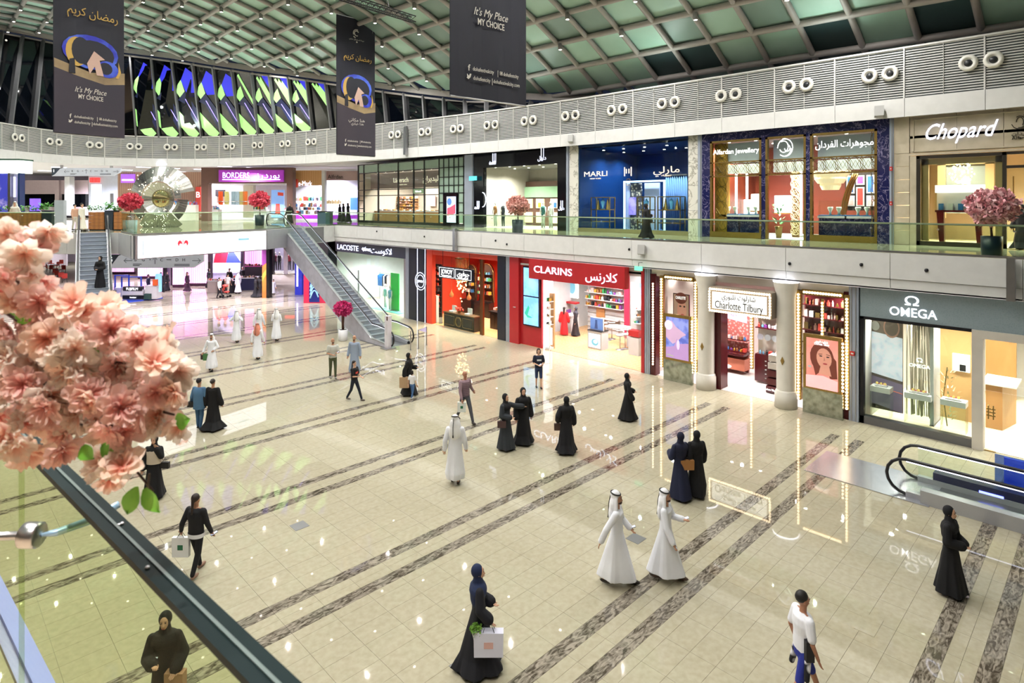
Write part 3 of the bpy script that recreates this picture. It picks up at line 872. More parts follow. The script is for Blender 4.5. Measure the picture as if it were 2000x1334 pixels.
MB().box(OW + 2.6, OW + 2.9, YX(1905, OW + 2.6), YX(1832, OW + 2.6), 0, 4.1).build('panel', m_woodw, t)
MB().box(OW + 2.5, OW + 2.62, YX(1894, OW + 2.5), YX(1860, OW + 2.5), 1.75, 2.35).build('lit_niche', mat('niche_white', '#fbf6ee', .5, emit=1.2), t)
MB().box(OW + 2.45, OW + 2.5, YX(1886, OW + 2.45), YX(1874, OW + 2.45), 1.78, 2.0).build('watch_stand', m_dark, t)
t = thing('oak_counter', 'angular honey oak counter seen through the watch shop door', 'counter', (OW + 3, 1.5, 0))
MB().prism([(OW + 2.4, YX(1985, OW + 3) * 1 + .3, 0), (OW + 3.6, YX(1985, OW + 3.6), 0), (OW + 3.6, YX(1925, OW + 3.6), 0), (OW + 2.4, YX(1925, OW + 2.4), 0)], (0, 0, 1.5)).build('body', m_woodw, t)
MB().box(OW + 2.3, OW + 3.7, YX(1990, OW + 3), YX(1922, OW + 3), 1.5, 1.56).build('top', m_warmw, t)
t = thing('oak_door_panel', 'tall oak door panel with white lamp at the back of the watch shop', 'panel', (OW + 6.8, YX(1965, OW + 6.8), 0))
MB().box(OW + 6.8, OW + 6.95, YX(1985, OW + 6.8), YX(1925, OW + 6.8), 0, 3.8).build('leaf', m_woodw, t)
MB().box(OW + 6.7, OW + 6.8, YX(1975, OW + 6.8), YX(1968, OW + 6.8), 2.3, 3.0).build('wall_lamp', m_lampw, t)
for i, (pa, pb, lb) in enumerate([(1699, 1738, 'glass and white display table with red watches, leftmost in the watch shop window'), (1766, 1818, 'glass and white display table in front of the rope curtain'), (1836, 1886, 'glass and white display table nearest the watch shop door')]):
 x0 = OW + .18; x1 = OW + .62; y1, y0 = YX(pa, x0), YX(pb, x0)
 t = thing('display_table', lb, 'display table', (x0, (y0 + y1) / 2, .26), 'display tables in the watch shop window')
 MB().box(x0, x1, y0, y1, 1.1, 1.28).build('tray', m_white, t)
 for (xa, xb, yc, yd) in [(x0, x0 + .01, y0, y1), (x1 - .01, x1, y0, y1), (x0, x1, y0, y0 + .01), (x0, x1, y1 - .01, y1)]:
  MB().box(xa, xb, yc, yd, .27, 1.1).build('glass_side', m_glassr, t)
 w = thing('watch_stand', 'red and steel watches on the %s display table of the watch shop' % ['left', 'middle', 'right'][i], 'watch stand', (x0 + .2, (y0 + y1) / 2, 1.28), 'watch stands')
 MB().box(x0 + .1, x0 + .3, y0 + .12, y1 - .12, 1.28, 1.31).build('base', m_white, w)
 MB().tube([(x0 + .2, y0 + .15, 1.36), (x0 + .2, y1 - .15, 1.36)], .018, 6).build('red_rod', SW[0], w)
 for q in (.3, .5, .7): MB().lathe([(.045, 0), (.045, .02)], (x0 + .16, y0 + (y1 - y0) * q, 1.38), 10, ax=(-1, 0, .5)).build('watch', m_gold, w)
t = thing('plant_sculpture', 'pale gold leafy sculpture in the watch shop window', 'sculpture', (OW + .8, YX(1848, OW + .8), .26))
MB().tube([(OW + .8, YX(1850, OW + .8), .26), (OW + .75, YX(1843, OW + .8), 1.2), (OW + .8, YX(1850, OW + .8), 2.2)], .02, 5).build('stem', m_gold, t)
lf = MB(); rr = random.Random(8)
for i in range(70):
 z = .4 + 1.8 * rr.random(); a = rr.random() * 6.28; r0 = .1 + .2 * rr.random() * (1 - abs(z - 1.3) / 2)
 p = Vector((OW + .8 + r0 * .5 * cos(a), YX(1852, OW + .8) + r0 * sin(a), z)); d = Vector((cos(a) * .08, sin(a) * .08, rr.uniform(.02, .1)))
 sd = Vector((-sin(a), cos(a), 0)) * .025
 lf.add([p - sd, p + sd, p + d + sd * .6, p + d * 1.5], [(0, 1, 2, 3)])
tag(lf.build('leaves', mat('pale_leaf', '#aab08a', .4), t), kind='stuff')

# ---------------- 2 beauty shop with bulb frames
ya, yb = Y0(1659), Y0(1273)
m_plas = mat('glossy_white_floor', '#e6dfdc', .08)
room('wall_2', ya, yb, OW, 6.0, 0, 4.4, m_plas, mat('blush_wall', '#e7d6d2', .5), m_warmw, 'interior shell of the bulb-framed beauty shop', lights=[(260, 2.5, 8.5), (260, 2.5, 11.5), (160, 2.5, 14)], lcol=(1, .93, .9))
t = thing('shop_facade', 'cream beauty shop front framed with rows of glowing bulbs', 'shop front', (OW, 11, 0), 'ground floor shop fronts')
m_cream = mat('cream_panel', '#e8e0d2', .4)
MB().box(OW - .02, OW + .12, ya, yb, 4.42, 4.76).build('header_panel', m_cream, t)
MB().box(OW - .1, OW + .25, Y0(1283), yb, 0, 4.5).build('burgundy_post', m_burg, t)
MB().box(OW - .08, OW + .25, ya, ya + .16, 0, 4.5).build('burgundy_post', m_burg, t)
MB().box(OW + .0, OW + .6, Y0(1408), Y0(1395), 0, 3.6).build('burgundy_reveal', m_burg, t)
def bulbs(parent, pts, r=.045):
 for p in pts: place(BULB, 'bulb', parent, p)
bm_ = MB().ell((0, 0, 0), .045, .045, .045, 8, 5).mesh('bulb'); bm_.materials.append(m_bulb); BULB = bm_
def bulbframe(pxl, pxr, z0, z1, label, n_top, sc, scm, mirror_w):
 X = OW - .1; yl, yr = YX(pxl, X), YX(pxr, X)
 t = thing('lit_surround', label, 'window frame', (X, (yl + yr) / 2, 0), 'bulb-lit window frames of the beauty shop')
 fr = MB()
 for (a, b, c, d) in [(yl - .13, yl + .05, z0, z1), (yr - .05, yr + .13, z0, z1), (yr + .15, yl - .15, z1 - .14, z1 + .06)]: fr.box(X - .03, X + .12, a, b, c, d)
 fr.build('frame', m_gold, t)
 n = int((z1 - z0) / .115)
 for i in range(n):
  z = z0 + (z1 - z0 - .1) * (i + .5) / n
  place(BULB, 'bulb', t, (X - .06, yl - .04, z)); place(BULB, 'bulb', t, (X - .06, yr + .04, z))
 for i in range(n_top):
  y = yr + .2 + (yl - yr - .4) * (i + .5) / n_top
  place(BULB, 'bulb', t, (X - .06, y, z1 - .04))
 MB().box(X + .1, X + .12, yr + .1, yl - .1, .95, z1 - .1).build('glass_pane', m_glassr, t)
 return t
bulbframe(1291, 1361, .45, 4.46, 'bulb-lit gold frame round the left window of the beauty shop', 11, 0, 0, 0)
bulbframe(1558, 1657, .35, 4.40, 'bulb-lit gold frame round the right window of the beauty shop', 14, 0, 0, 0)
t2 = thing('bulb_strip', 'upright strip of bulbs on the burgundy post left of the beauty shop', 'light strip', (OW - .12, Y0(1278), 0))
MB().box(OW - .14, OW - .1, Y0(1281), Y0(1276), .4, 4.2).build('backing', m_burg, t2)
for i in range(32): place(BULB, 'bulb', t2, (OW - .16, Y0(1279), .5 + i * .115))
m_face = mat('print_skin', '#d99a84', .5, emit=.45); m_hair = mat('print_hair', '#7a3d30', .5, emit=.3); m_lip = mat('print_lip', '#b3484a', .5, emit=.35); m_eye = mat('print_eye', '#3a2622', .5, emit=.1)
def portrait_screen(pxl, pxr, z0, z1, label, kind):
 X = OW - .35; yl, yr = YX(pxl, X), YX(pxr, X)
 t = thing('poster_stand', label, 'poster stand', (X, (yl + yr) / 2, 0), 'lit poster stands of the beauty shop')
 MB().box(X, X + .14, yr - .12, yl + .12, .9, z1 + .12).build('gold_frame', m_gold, t)
 MB().box(X + .02, X + .16, yr - .14, yl + .14, 0, .9).build('mirror_base', m_mirror, t)
 P = Plane((X - .004, yl, z0), (0, -1, 0), yl - yr, z1 - z0, (-1, 0, 0))
 if kind == 'face':
  P.poly([(0, 0), (1, 0), (1, 1), (0, 1)], mat('print_coral', '#e08a7c', .5, emit=.55, pat=('noise', '#e8a79a', 1.2, .35, .65)), 'print', t)
  P.oval(.5, .62, .38, .3, m_hair, 'hair', t, rot=-.15); P.poly([(.12, .7), (.3, .25), (.55, .4), (.6, .8)], m_hair, 'hair', t); P.poly([(.6, .85), (.95, .6), (.98, .25), (.75, .22)], m_hair, 'hair', t)
  P.oval(.57, .62, .24, .2, m_face, 'face', t, rot=-.2); P.poly([(.48, .5), (.72, .5), (.8, .28), (.4, .3)], m_face, 'neck', t)
  P.oval(.47, .66, .05, .012, m_eye, 'eye', t); P.oval(.69, .655, .05, .012, m_eye, 'eye', t)
  P.poly([(.4, .7), (.52, .71), (.52, .7), (.4, .685)], m_hair, 'eyebrow', t); P.poly([(.64, .71), (.77, .7), (.76, .69), (.64, .7)], m_hair, 'eyebrow', t)
  P.poly([(.58, .66), (.61, .58), (.56, .575), (.57, .6)], mat('print_shade', '#c07f6a', .5, emit=.35), 'nose', t); P.oval(.61, .515, .07, .016, m_lip, 'mouth', t)
  P.poly([(0, 0), (1, 0), (1, .2), (.55, .27), (0, .24)], mat('print_pink', '#f4b7b7', .5, emit=.75), 'pink_field', t)
  P.oval(.12, .42, .06, .025, m_white, 'product', t)
  letters('شارلوت تلبوري', P.p(.5, .95, .03), .08, m_glow, t, XD, width=.42, depth=.004, ar=True); letters('Charlotte Tilbury', P.p(.5, .9, .03), .09, m_glow, t, XD, width=.5, depth=.004)
 else:
  P.poly([(0, 0), (1, 0), (1, 1), (0, 1)], mat('print_blue', '#5a68c0', .5, emit=.5, pat=('noise', '#8f9ae0', 3, .4, .6)), 'print', t)
  P.poly([(0, .75), (.25, .92), (.45, .78), (.9, .62), (.7, .55), (.5, .42), (.3, .35), (0, .5)], mat('print_violet', '#c9a6c8', .5, emit=.5), 'profile', t)
  P.poly([(0, 0), (1, 0), (1, .42), (.62, .38), (.5, .5), (.36, .3), (0, .25)], mat('print_lilac', '#b48fc6', .5, emit=.5), 'shoulder', t)
  P.oval(.12, .8, .18, .12, mat('print_wrap', '#d9d2ea', .5, emit=.6), 'head_wrap', t); P.oval(.55, .35, .07, .12, mat('print_scarf', '#d7c8ec', .5, emit=.6), 'hand', t)
  P.poly([(.05, .06), (.35, .04), (.35, .07), (.05, .09)], m_white, 'caption', t)
 n = 14
 for i in range(n): place(BULB, 'bulb', t, (X + .0, yr - .15, z0 + (z1 - z0) * (i + .5) / n))
 return t
portrait_screen(1301, 1345, 1.0, 2.75, 'gold-framed lit poster with a blue and violet profile, left of the beauty shop door', 'blue')
portrait_screen(1575, 1637, .98, 2.76, 'gold-framed lit poster with a red-haired woman\'s face, right of the beauty shop door', 'face')
# the second, smaller poster inside the left window
pl = planeX(OW + 1.2, 1316, 1345, 2.2, 3.5)
t = thing('wall_poster', 'small poster of a face on the back of the left beauty shop window', 'poster', tuple(pl.p(.5, 0)))
MB().prism([pl.p(-.05, -.03), pl.p(1.05, -.03), pl.p(1.05, 1.03), pl.p(-.05, 1.03)], (.06, 0, 0)).build('board', m_burg, t)
pl.poly([(0, 0), (1, 0), (1, 1), (0, 1)], mat('print_tan', '#c9a48c', .5, emit=.3), 'print', t); pl.oval(.55, .45, .32, .38, m_face, 'face', t); pl.oval(.45, .6, .08, .03, m_eye, 'eye', t); pl.oval(.72, .6, .07, .03, m_eye, 'eye', t)
pl.oval(.5, .88, .4, .2, m_hair, 'hair', t); pl.oval(.6, .3, .12, .04, m_lip, 'mouth', t)
letters('CHARLOTTE', pl.p(.5, .9, .05), .14, m_glow, t, XD, width=.5, depth=.004)
# columns
for (px, pyb, lb) in [(1379, 745, 'round white column left of the beauty shop entrance'), (1535, 782, 'round white column right of the beauty shop entrance')]:
 y = YX(px, OW - .25)
 t = thing('round_column', lb, 'column', (OW - .25, y, 0), 'white columns of the beauty shop')
 MB().lathe([(.40, 0), (.40, .52), (.37, .56), (.37, .6), (.33, .66)], (OW - .25, y, 0), 28).build('base', m_offw, t, True)
 MB().lathe([(.33, .66), (.33, 4.1), (.36, 4.3), (.42, 4.55), (.44, 4.7)], (OW - .25, y, 0), 28, cap=False).build('shaft', m_offw, t, True)
 MB().lathe([(.445, 4.68), (.445, 4.74)], (OW - .25, y, 0), 28).build('light_ring', m_lampw, t)
 MB().prism([(OW - .60, y, 1.62), (OW - .60, y - .07, 1.78), (OW - .60, y, 1.94), (OW - .60, y + .07, 1.78)], (.05, 0, 0)).build('diamond_badge', m_gold, t)
# projecting sign box
xs_ = 22.75; yl, yr = YX(1386, xs_), YX(1504, xs_)
t = thing('hanging_sign', 'white lit sign with bulb border and dark lettering over the beauty shop entrance', 'sign', (xs_, (yl + yr) / 2, 3.4))
zt, zb = 4.22, 3.36
MB().box(xs_, XW0 - .05, yr - .06, yl + .06, zb - .05, zt + .06).build('case', mat('sign_case', '#8c7f70', .4), t)
MB().box(xs_ - .03, xs_, yr + .12, yl - .12, zb + .1, zt - .1).build('lit_face', mat('sign_face', '#fffdf6', .4, emit=1.25), t)
for i in range(26):
 y = yr + .02 + (yl - yr - .04) * i / 25
 place(BULB, 'bulb', t, (xs_ - .02, y, zt)); place(BULB, 'bulb', t, (xs_ - .02, y, zb))
for i in range(1, 8):
 z = zb + (zt - zb) * i / 8
 place(BULB, 'bulb', t, (xs_ - .02, yr, z)); place(BULB, 'bulb', t, (xs_ - .02, yl, z))
m_ink = mat('sign_ink', '#2c2620', .5)
letters('شارلوت تلبوري', (xs_ - .035, (yl + yr) / 2, 3.99), .2, m_ink, t, XD, width=1.35, ar=True)
letters('Charlotte Tilbury', (xs_ - .035, (yl + yr) / 2, 3.65), .3, m_ink, t, XD, width=1.9)
# inside
t = thing('makeup_wall', 'pink lit product wall with screen inside the beauty shop entrance', 'display wall', (OW + 3.2, YX(1430, OW + 3.2), 0))
pl = planeX(OW + 3.2, 1402, 1462, 0, 3.6)
MB().prism([pl.p(0, 0), pl.p(1, 0), pl.p(1, 1), pl.p(0, 1)], (.1, 0, 0)).build('wall_panel', mat('pink_wall', '#d8a8a4', .5, pat=('brick', '#b4625c', 8)), t)
pl.poly([(.08, .66), (.95, .62), (.95, .9), (.08, .96)], mat('screen_magenta', '#e58ad0', .4, emit=1.0, pat=('noise', '#f3c4ee', 3, .4, .6)), 'screen', t)
MB().box(OW + 2.5, OW + 3.15, YX(1462, OW + 3), YX(1402, OW + 3), .85, .95).build('counter_top', m_burg, t)
MB().box(OW + 2.6, OW + 3.15, YX(1462, OW + 3), YX(1402, OW + 3), .2, .7).build('counter_front', mat('coral_front', '#e58b70', .4), t)
shelves(None, OW + 3.1, YX(1462, OW + 3), YX(1402, OW + 3), [.97, 1.5], 1, .14, random.Random(2), t, m_burg)
t = thing('bulb_mirror_post', 'upright gold post lit with bulbs inside the beauty shop', 'light strip', (OW + 2.2, YX(1468, OW + 2.2), 0))
MB().box(OW + 2.2, OW + 2.3, YX(1471, OW + 2.2), YX(1465, OW + 2.2), .5, 3.9).build('post', m_gold, t)
for i in range(26): place(BULB, 'bulb', t, (OW + 2.16, YX(1468, OW + 2.2), .6 + i * .125))
t = thing('makeup_gondola', 'white and burgundy makeup shelf unit with round mirrors inside the beauty shop', 'shelf unit', (OW + 2, YX(1493, OW + 2), 0))
y0, y1 = YX(1518, OW + 2), YX(1474, OW + 2)
MB().box(OW + 2.0, OW + 2.4, y0, y1, .1, 1.2).build('drawers', m_burg, t); MB().box(OW + 2.35, OW + 2.4, y0, y1, 1.2, 3.4).build('back_panel', m_warmw, t)
shelves(None, OW + 2.35, y0, y1, [1.22, 2.35, 2.9], 1, .2, random.Random(6), t, m_burg)
for i in range(3):
 yy = y0 + (y1 - y0) * (i + .5) / 3; MB().lathe([(.13, 0), (.13, .03)], (OW + 2.2, yy, 1.95), 16, ax=(-1, 0, 0)).build('round_mirror', mat('mirror_lit', '#dfe4ee', .1, .5, emit=.3), t)
for i in range(5): MB().box(OW + 1.98, OW + 2.0, (y0 + y1) / 2 - .03, (y0 + y1) / 2 + .03, .25 + i * .18, .29 + i * .18).build('drawer_pull', m_white, t)
t = thing('makeup_stand', 'dark red tiered makeup stand right inside the beauty shop entrance', 'display stand', (OW + 1.1, YX(1509, OW + 1.1), 0))
y0, y1 = YX(1522, OW + 1.1), YX(1500, OW + 1.1)
for i in range(5): MB().box(OW + .9 + i * .06, OW + 1.5, y0, y1, .05 + i * .3, .3 + i * .3).build('tier', m_burg if i < 3 else m_warmw, t)
letters('Charlotte Tilbury', (OW + .89, (y0 + y1) / 2 + .05, .17), .08, m_glow, t, XD, width=.5, depth=.01)
t = thing('side_table', 'round glass table at the left of the beauty shop entrance', 'table', (OW + .8, YX(1412, OW + .8), 0))
MB().lathe([(.34, .72), (.34, .76)], (OW + .9, YX(1412, OW + .9), 0), 20).build('top', m_white, t); MB().tube([(OW + .9, YX(1412, OW + .9), 0.02), (OW + .9, YX(1412, OW + .9), .72)], .025, 6).build('leg', m_steel, t)
t = thing('window_shelving', 'burgundy shelves of gift boxes and bottles in the right beauty shop window', 'shelf unit', (OW + 1.8, YX(1610, OW + 1.8), 0))
y0, y1 = YX(1652, OW + 1.8), YX(1566, OW + 1.8)
MB().box(OW + 2.1, OW + 2.2, y0, y1, 0, 4.2).build('back_panel', m_burg, t)
shelves(None, OW + 2.1, y0, y1, [2.6, 3.1, 3.6, 2.1, 1.6], 1.4, .26, random.Random(9), t, m_burg, goods=[SW[7], SW[1], SW[8], m_gold, SW[0]])
MB().box(OW + 1.7, OW + 1.75, y0 + (y1 - y0) * .5 - .05, y0 + (y1 - y0) * .5 + .05, 1.6, 3.9).build('bulb_post', m_gold, t)
for i in range(18): place(BULB, 'bulb', t, (OW + 1.66, y0 + (y1 - y0) * .5, 1.7 + i * .12))

# ---------------- 3 red cosmetics shop
ya, yb = Y0(1261), Y0(998)
room('wall_3', ya, yb, OW, 7.5, 0, 4.3, m_woodf, m_white, m_white, 'interior shell of the red cosmetics shop', lights=[(260, 2.5, 17.5), (260, 2.5, 21), (240, 5.5, 19)], lcol=(1, .95, .93))
t = thing('shop_facade', 'red cosmetics shop front with projecting red sign board', 'shop front', (OW, 20, 0), 'ground floor shop fronts')
MB().box(OW - .12, OW + .25, ya, Y0(1255), 0, 4.7).build('red_post', m_redp, t)
MB().box(OW - .12, OW + .3, Y0(1016), yb, 0, 4.74).build('red_post', m_redp, t)
MB().box(OW + .04, OW + .3, Y0(1057), Y0(1016), 0, 4.74).build('red_panel', m_redp, t)
MB().box(OW - .02, OW + .3, ya, Y0(1057), 4.5, 4.74).build('header_panel', m_white, t)
MB().box(OW - .55, OW - .2, YX(1220, OW - .55), YX(1033, OW - .55), 3.72, 4.74).build('sign_board', m_redp, t)
letters('CLARINS', (OW - .57, YX(1079, OW - .57), 4.25), .36, m_glowb, t, XD, width=2.55, bold=.006)
letters('كلارنس', (OW - .57, YX(1174, OW - .57), 4.2), .42, m_glowb, t, XD, width=1.85, ar=True, bold=.003)
letters('CLARINS', (OW - .13, Y0(1008), 1.98), .06, m_white, t, XD, width=.2, depth=.01)
y0, y1 = YX(1055, OW), YX(1023, OW)
s = thing('video_screen', 'tall blue video screen of two panels on the red shop front', 'screen', (OW - .02, (y0 + y1) / 2, 1.1))
MB().box(OW - .06, OW + .03, y0, y1, 1.08, 4.26).build('bezel', m_black, s)
P = Plane((OW - .065, y1, 1.12), (0, -1, 0), y1 - y0, 3.1, (-1, 0, 0))
m_sb = mat('screen_sky', '#6fb0f0', .35, emit=.95, pat=('noise', '#9accf8', 1.5, .35, .65))
P.poly([(.05, .01), (.95, .01), (.95, .49), (.05, .49)], m_sb, 'lower_panel', s); P.poly([(.05, .51), (.95, .51), (.95, .99), (.05, .99)], m_sb, 'upper_panel', s)
P.poly([(.1, .2), (.35, .35), (.42, .3), (.3, .18), (.6, .14), (.3, .13)], mat('screen_teal', '#35b79a', .4, emit=.8), 'leaf_picture', s)
MB().box(OW - .0, OW + .7, YX(1063, OW), YX(1061, OW), 0, 3.9).build('portal_post', m_glow, t); MB().box(OW - .02, OW + .05, YX(1074, OW), YX(1073, OW) , 0, 2.4).build('portal_post', m_warmw, t)
s = thing('tester_cabinet', 'tall narrow lit display cabinet beside the red panel', 'cabinet', (OW + .1, YX(1068, OW), 0))
y0, y1 = YX(1074, OW + .1), YX(1063, OW + .1)
MB().box(OW + .4, OW + .5, y0, y1, 0, 2.9).build('back', m_woodw, s); MB().box(OW + .05, OW + .4, y0, y1, .0, .12).build('base', m_white, s); MB().box(OW + .38, OW + .4, y0 + .08, y1 - .08, .2, 1.1).build('lit_panel', mat('soft_lit', '#fbf3e4', .5, emit=1.0), s)
shelves(None, OW + .4, y0, y1, [1.3, 1.7, 2.1, 2.5], .8, .16, random.Random(1), s, m_white)
# back wall pieces
B = OW + 5.0
s = thing('wall_screen', 'large lit wall picture of a blue bottle behind the counter of the red shop', 'screen', (B, YX(1103, B), 2.0))
pl = planeX(B, 1077, 1127, 1.95, 3.95)
MB().prism([pl.p(-.02, -.02), pl.p(1.02, -.02), pl.p(1.02, 1.02), pl.p(-.02, 1.02)], (.1, 0, 0)).build('frame', m_glow, s)
pl.poly([(0, 0), (1, 0), (1, 1), (0, 1)], mat('print_pale', '#e4f2fa', .4, emit=.8), 'print', s)
pl.poly([(.4, .1), (.66, .1), (.64, .5), (.6, .55), (.6, .75), (.44, .75), (.44, .55), (.4, .5)], mat('print_bottle', '#4f9ccf', .4, emit=.5), 'bottle', s)
pl.oval(.2, .2, .16, .12, mat('print_aqua', '#7cc4dc', .4, emit=.5), 'splash', s); pl.oval(.82, .3, .12, .2, mat('print_aqua', '#7cc4dc'), 'splash', s); pl.oval(.78, .82, .08, .05, SW[3], 'leaf', s)
MB().box(B - .4, B, YX(1132, B), YX(1076, B), 1.62, 1.72).build('red_shelf', m_redp, s)
s = thing('wash_counter', 'white curved counter with jars at the back left of the red shop', 'counter', (B - .9, YX(1095, B - .9), 0))
MB().box(B - 1.0, B - .3, YX(1118, B - .9), YX(1074, B - .9), 0, 1.0).build('body', m_white, s); MB().box(B - 1.08, B - .3, YX(1119, B - .9), YX(1073, B - .9), 1.0, 1.06).build('top', m_white, s)
shelves(None, B - .35, YX(1118, B - .4), YX(1080, B - .4), [1.08], .8, .22, random.Random(12), s, m_white, dep=.5)
s = thing('product_wall', 'white wall shelves of small coloured products at the back of the red shop', 'shelf unit', (B + .4, YX(1185, B), 0))
y0, y1 = YX(1218, B + .4), YX(1146, B + .4)
MB().box(B + .5, B + .6, y0, y1, 0, 3.6).build('back_panel', m_white, s)
MB().box(B + .42, B + .5, YX(1180, B + .4), YX(1164, B + .4), 0, 3.3).build('oak_strip', m_woodw, s)
for i in range(4): MB().box(B + .44, B + .5, y0, y1, .3 + i * .28, .32 + i * .28).build('board_joint', m_offw, s)
shelves(None, B + .5, y0, y1, [1.55, 1.95, 2.35, 2.75, 3.15], 1.5, .24, random.Random(17), s, m_white)
s = thing('magenta_panel', 'magenta red end panel at the back right of the red shop', 'panel', (B + .3, YX(1223, B), 0))
MB().box(B + .2, B + .3, YX(1228, B + .2), YX(1219, B + .2), 0, 3.7).build('board', mat('magenta_red', '#c92c4e', .4), s); MB().box(B + .15, B + .2, YX(1227, B + .2), YX(1220, B + .2), 2.9, 3.5).build('picture', m_white, s)
s = thing('red_display', 'white display wall with red counter at the right side of the red shop', 'display wall', (OW + 2.6, YX(1246, OW + 2.6), 0))
X = OW + 2.6
MB().box(X, X + .1, YX(1256, X), YX(1232, X), 0, 3.6).build('back_panel', m_white, s); MB().box(X - .4, X, YX(1256, X), YX(1236, X), .95, 1.25).build('red_counter', m_redp, s); MB().box(X - .4, X, YX(1256, X), YX(1236, X), 0, .9).build('lower_front', m_white, s)
MB().box(X - .02, X, YX(1255, X), YX(1249, X), 3.0, 3.6).build('blue_screen', m_sb, s)
shelves(None, X, YX(1255, X), YX(1242, X), [1.6, 1.95, 2.3], .8, .14, random.Random(3), s, m_white)
# floor standing display
def GF(px, py): return GP(px, py, 0.015)
x, y = GF(1161, 682)
s = thing('demo_stand', 'white demo stand with tilted blue screen near the shop entrance', 'display stand', (x, y, .015))
MB().box(x, x + .6, y - .45, y + .45, .015, .95).build('body', m_white, s)
MB().box(x - .02, x + .62, y - .47, y + .47, .95, .98).build('top', m_black, s)
P = Plane((x - .005, y + .38, .1), (0, -1, 0), .76, .72, (-1, 0, 0)); P.poly([(0, 0), (1, 0), (1, 1), (0, 1)], mat('print_pale', '#e4f2fa'), 'print', s); P.oval(.55, .4, .3, .25, mat('print_aqua', '#7cc4dc'), 'splash', s); P.oval(.6, .45, .18, .15, mat('print_pale', '#e4f2fa'), 'splash', s)
P = Plane((x + .18, y + .42, 1.0), (0, -1, 0), .84, .62, (-1, 0, 0)); MB().box(x + .19, x + .26, y - .43, y + .43, .98, 1.64).build('screen_case', m_white, s); P.poly([(.02, .02), (.98, .02), (.98, .98), (.02, .98)], mat('screen_bluegrey', '#5578b4', .4, emit=.6), 'screen', s); P.poly([(.35, .1), (.6, .1), (.56, .6), (.56, .85), (.4, .85), (.4, .6)], mat('print_bottle2', '#2f4a80', .4, emit=.3), 'bottle', s)
x, y = GF(1232, 676)
s = thing('makeup_bar', 'white curved makeup bar with four stools side in the red shop', 'counter', (x, y, .015)); s['label'] = 'white curved makeup bar at the right of the red shop'
MB().box(x - .25, x + .45, y - .5, y + .1, .015, .9).build('body', m_white, s)
tp = [(x - .5, y + 1.25), (x - .3, y + .4), (x - .3, y - .4), (x - .1, y - 1.0), (x + .5, y - 1.0), (x + .35, y - .2), (x + .35, y + .5), (x + .2, y + 1.25)]
MB().prism([(q[0], q[1], .9) for q in tp], (0, 0, .09)).build('top', m_white, s)
st = None
for i, (px, py, lb) in enumerate([(1211, 683, 'white swivel bar stool at the left end of the curved makeup bar'), (1221, 681, 'white swivel bar stool second from the left at the makeup bar'), (1187, 664, 'white swivel bar stool in front of the small table'), (1195, 662, 'white swivel bar stool right of the small table')]):
 x2, y2 = GF(px, py)
 if st is None:
  st = thing('bar_stool', lb, 'stool', (x2, y2, .015), 'bar stools in the red shop')
  MB().lathe([(.22, 0), (.22, .015), (.03, .05)], (0, 0, 0), 18).build('base', m_steel, st, True, local=True)
  MB().tube([(0, 0, .04), (0, 0, .7)], .025, 8).build('stem', m_steel, st, local=True)
  MB().lathe([(.1, .69), (.19, .72), (.2, .78), (.17, .8)], (0, 0, 0), 16).build('seat', m_white, st, True, local=True)
  MB().tube([(.2 * cos(a / 8 * pi - pi / 2), .2 * sin(a / 8 * pi - pi / 2), .95) for a in range(9)], .03, 6).build('backrest', m_white, st, True, local=True)
 else: copy_thing(st, (x2, y2, .015), i * 1.1, lb)
x, y = GF(1192, 652)
s = thing('small_table', 'small white testers table left of the curved makeup bar', 'table', (x, y, .015))
MB().box(x - .3, x + .3, y - .7, y + .5, .85, .92).build('top', m_white, s); MB().box(x - .05, x + .25, y - .68, y - .6, .015, .85).build('leg', m_steel, s); MB().box(x - .05, x + .25, y + .4, y + .48, .015, .85).build('leg', m_steel, s)
MB().box(x, x + .08, y - .5, y - .2, .92, 1.15).build('tester_card', m_white, s)

# ---------------- 4 perfume shop
ya, yb = Y0(989), Y0(801)
room('wall_4', ya, yb, OW, 6.0, 0, 4.4, m_woodf, m_redw, mat('perfume_ceiling', '#c8402a', .5), 'interior shell of the red perfume shop', lights=[(360, 2.2, 27), (360, 2.2, 30), (200, 4.5, 26)], lcol=(1, .82, .62))
t = thing('shop_facade', 'black and orange perfume shop front with round emblem pillar', 'shop front', (OW, 29, 0), 'ground floor shop fronts')
MB().box(OW - .1, OW + .3, ya, Y0(974), 0, 4.74).build('black_post', m_navyp, t)
MB().box(OW - .1, OW + .3, Y0(834), yb, 0, 4.74).build('black_pillar', m_navyp, t)
MB().box(OW - .08, OW + .2, Y0(846), Y0(835), 0, 4.74).build('orange_strip', m_redw, t)
MB().box(OW - .05, OW + .1, ya, Y0(846), 4.4, 4.74).build('header_panel', m_redw, t)
for px in (818, 833): MB().box(OW - .125, OW - .1, Y0(px) - .018, Y0(px) + .018, 0, 4.7).build('light_line', m_glowb, t)
yc = Y0(825.5)
MB().lathe([(.5, 0), (.5, .03)], (OW - .13, yc, 2.62), 28, ax=(-1, 0, 0)).build('emblem_disc', m_navyp, t)
for rr_ in (.40, .56):
 MB().tube([(OW - .18, yc + rr_ * cos(a), 2.62 + rr_ * sin(a)) for a in [2 * pi * i / 28 for i in range(29)]], .022, 5).build('emblem_ring', m_glowb, t, True)
letters('JOVOY', (OW - .17, yc, 2.62), .16, m_glowb, t, XD, width=.62, depth=.02)
MB().box(OW - .02, OW, Y0(943), Y0(851), .03, 4.4).build('glass_pane', m_glassr, t)
m_brz = mat('bronze_post', '#6e5438', .35, .8)
MB().box(OW - .04, OW + .08, Y0(944), Y0(941), 0, 4.4).build('bronze_post', m_brz, t); MB().box(OW + .0, OW + .08, Y0(939), Y0(937), 0, 4.4).build('bronze_post', m_brz, t)
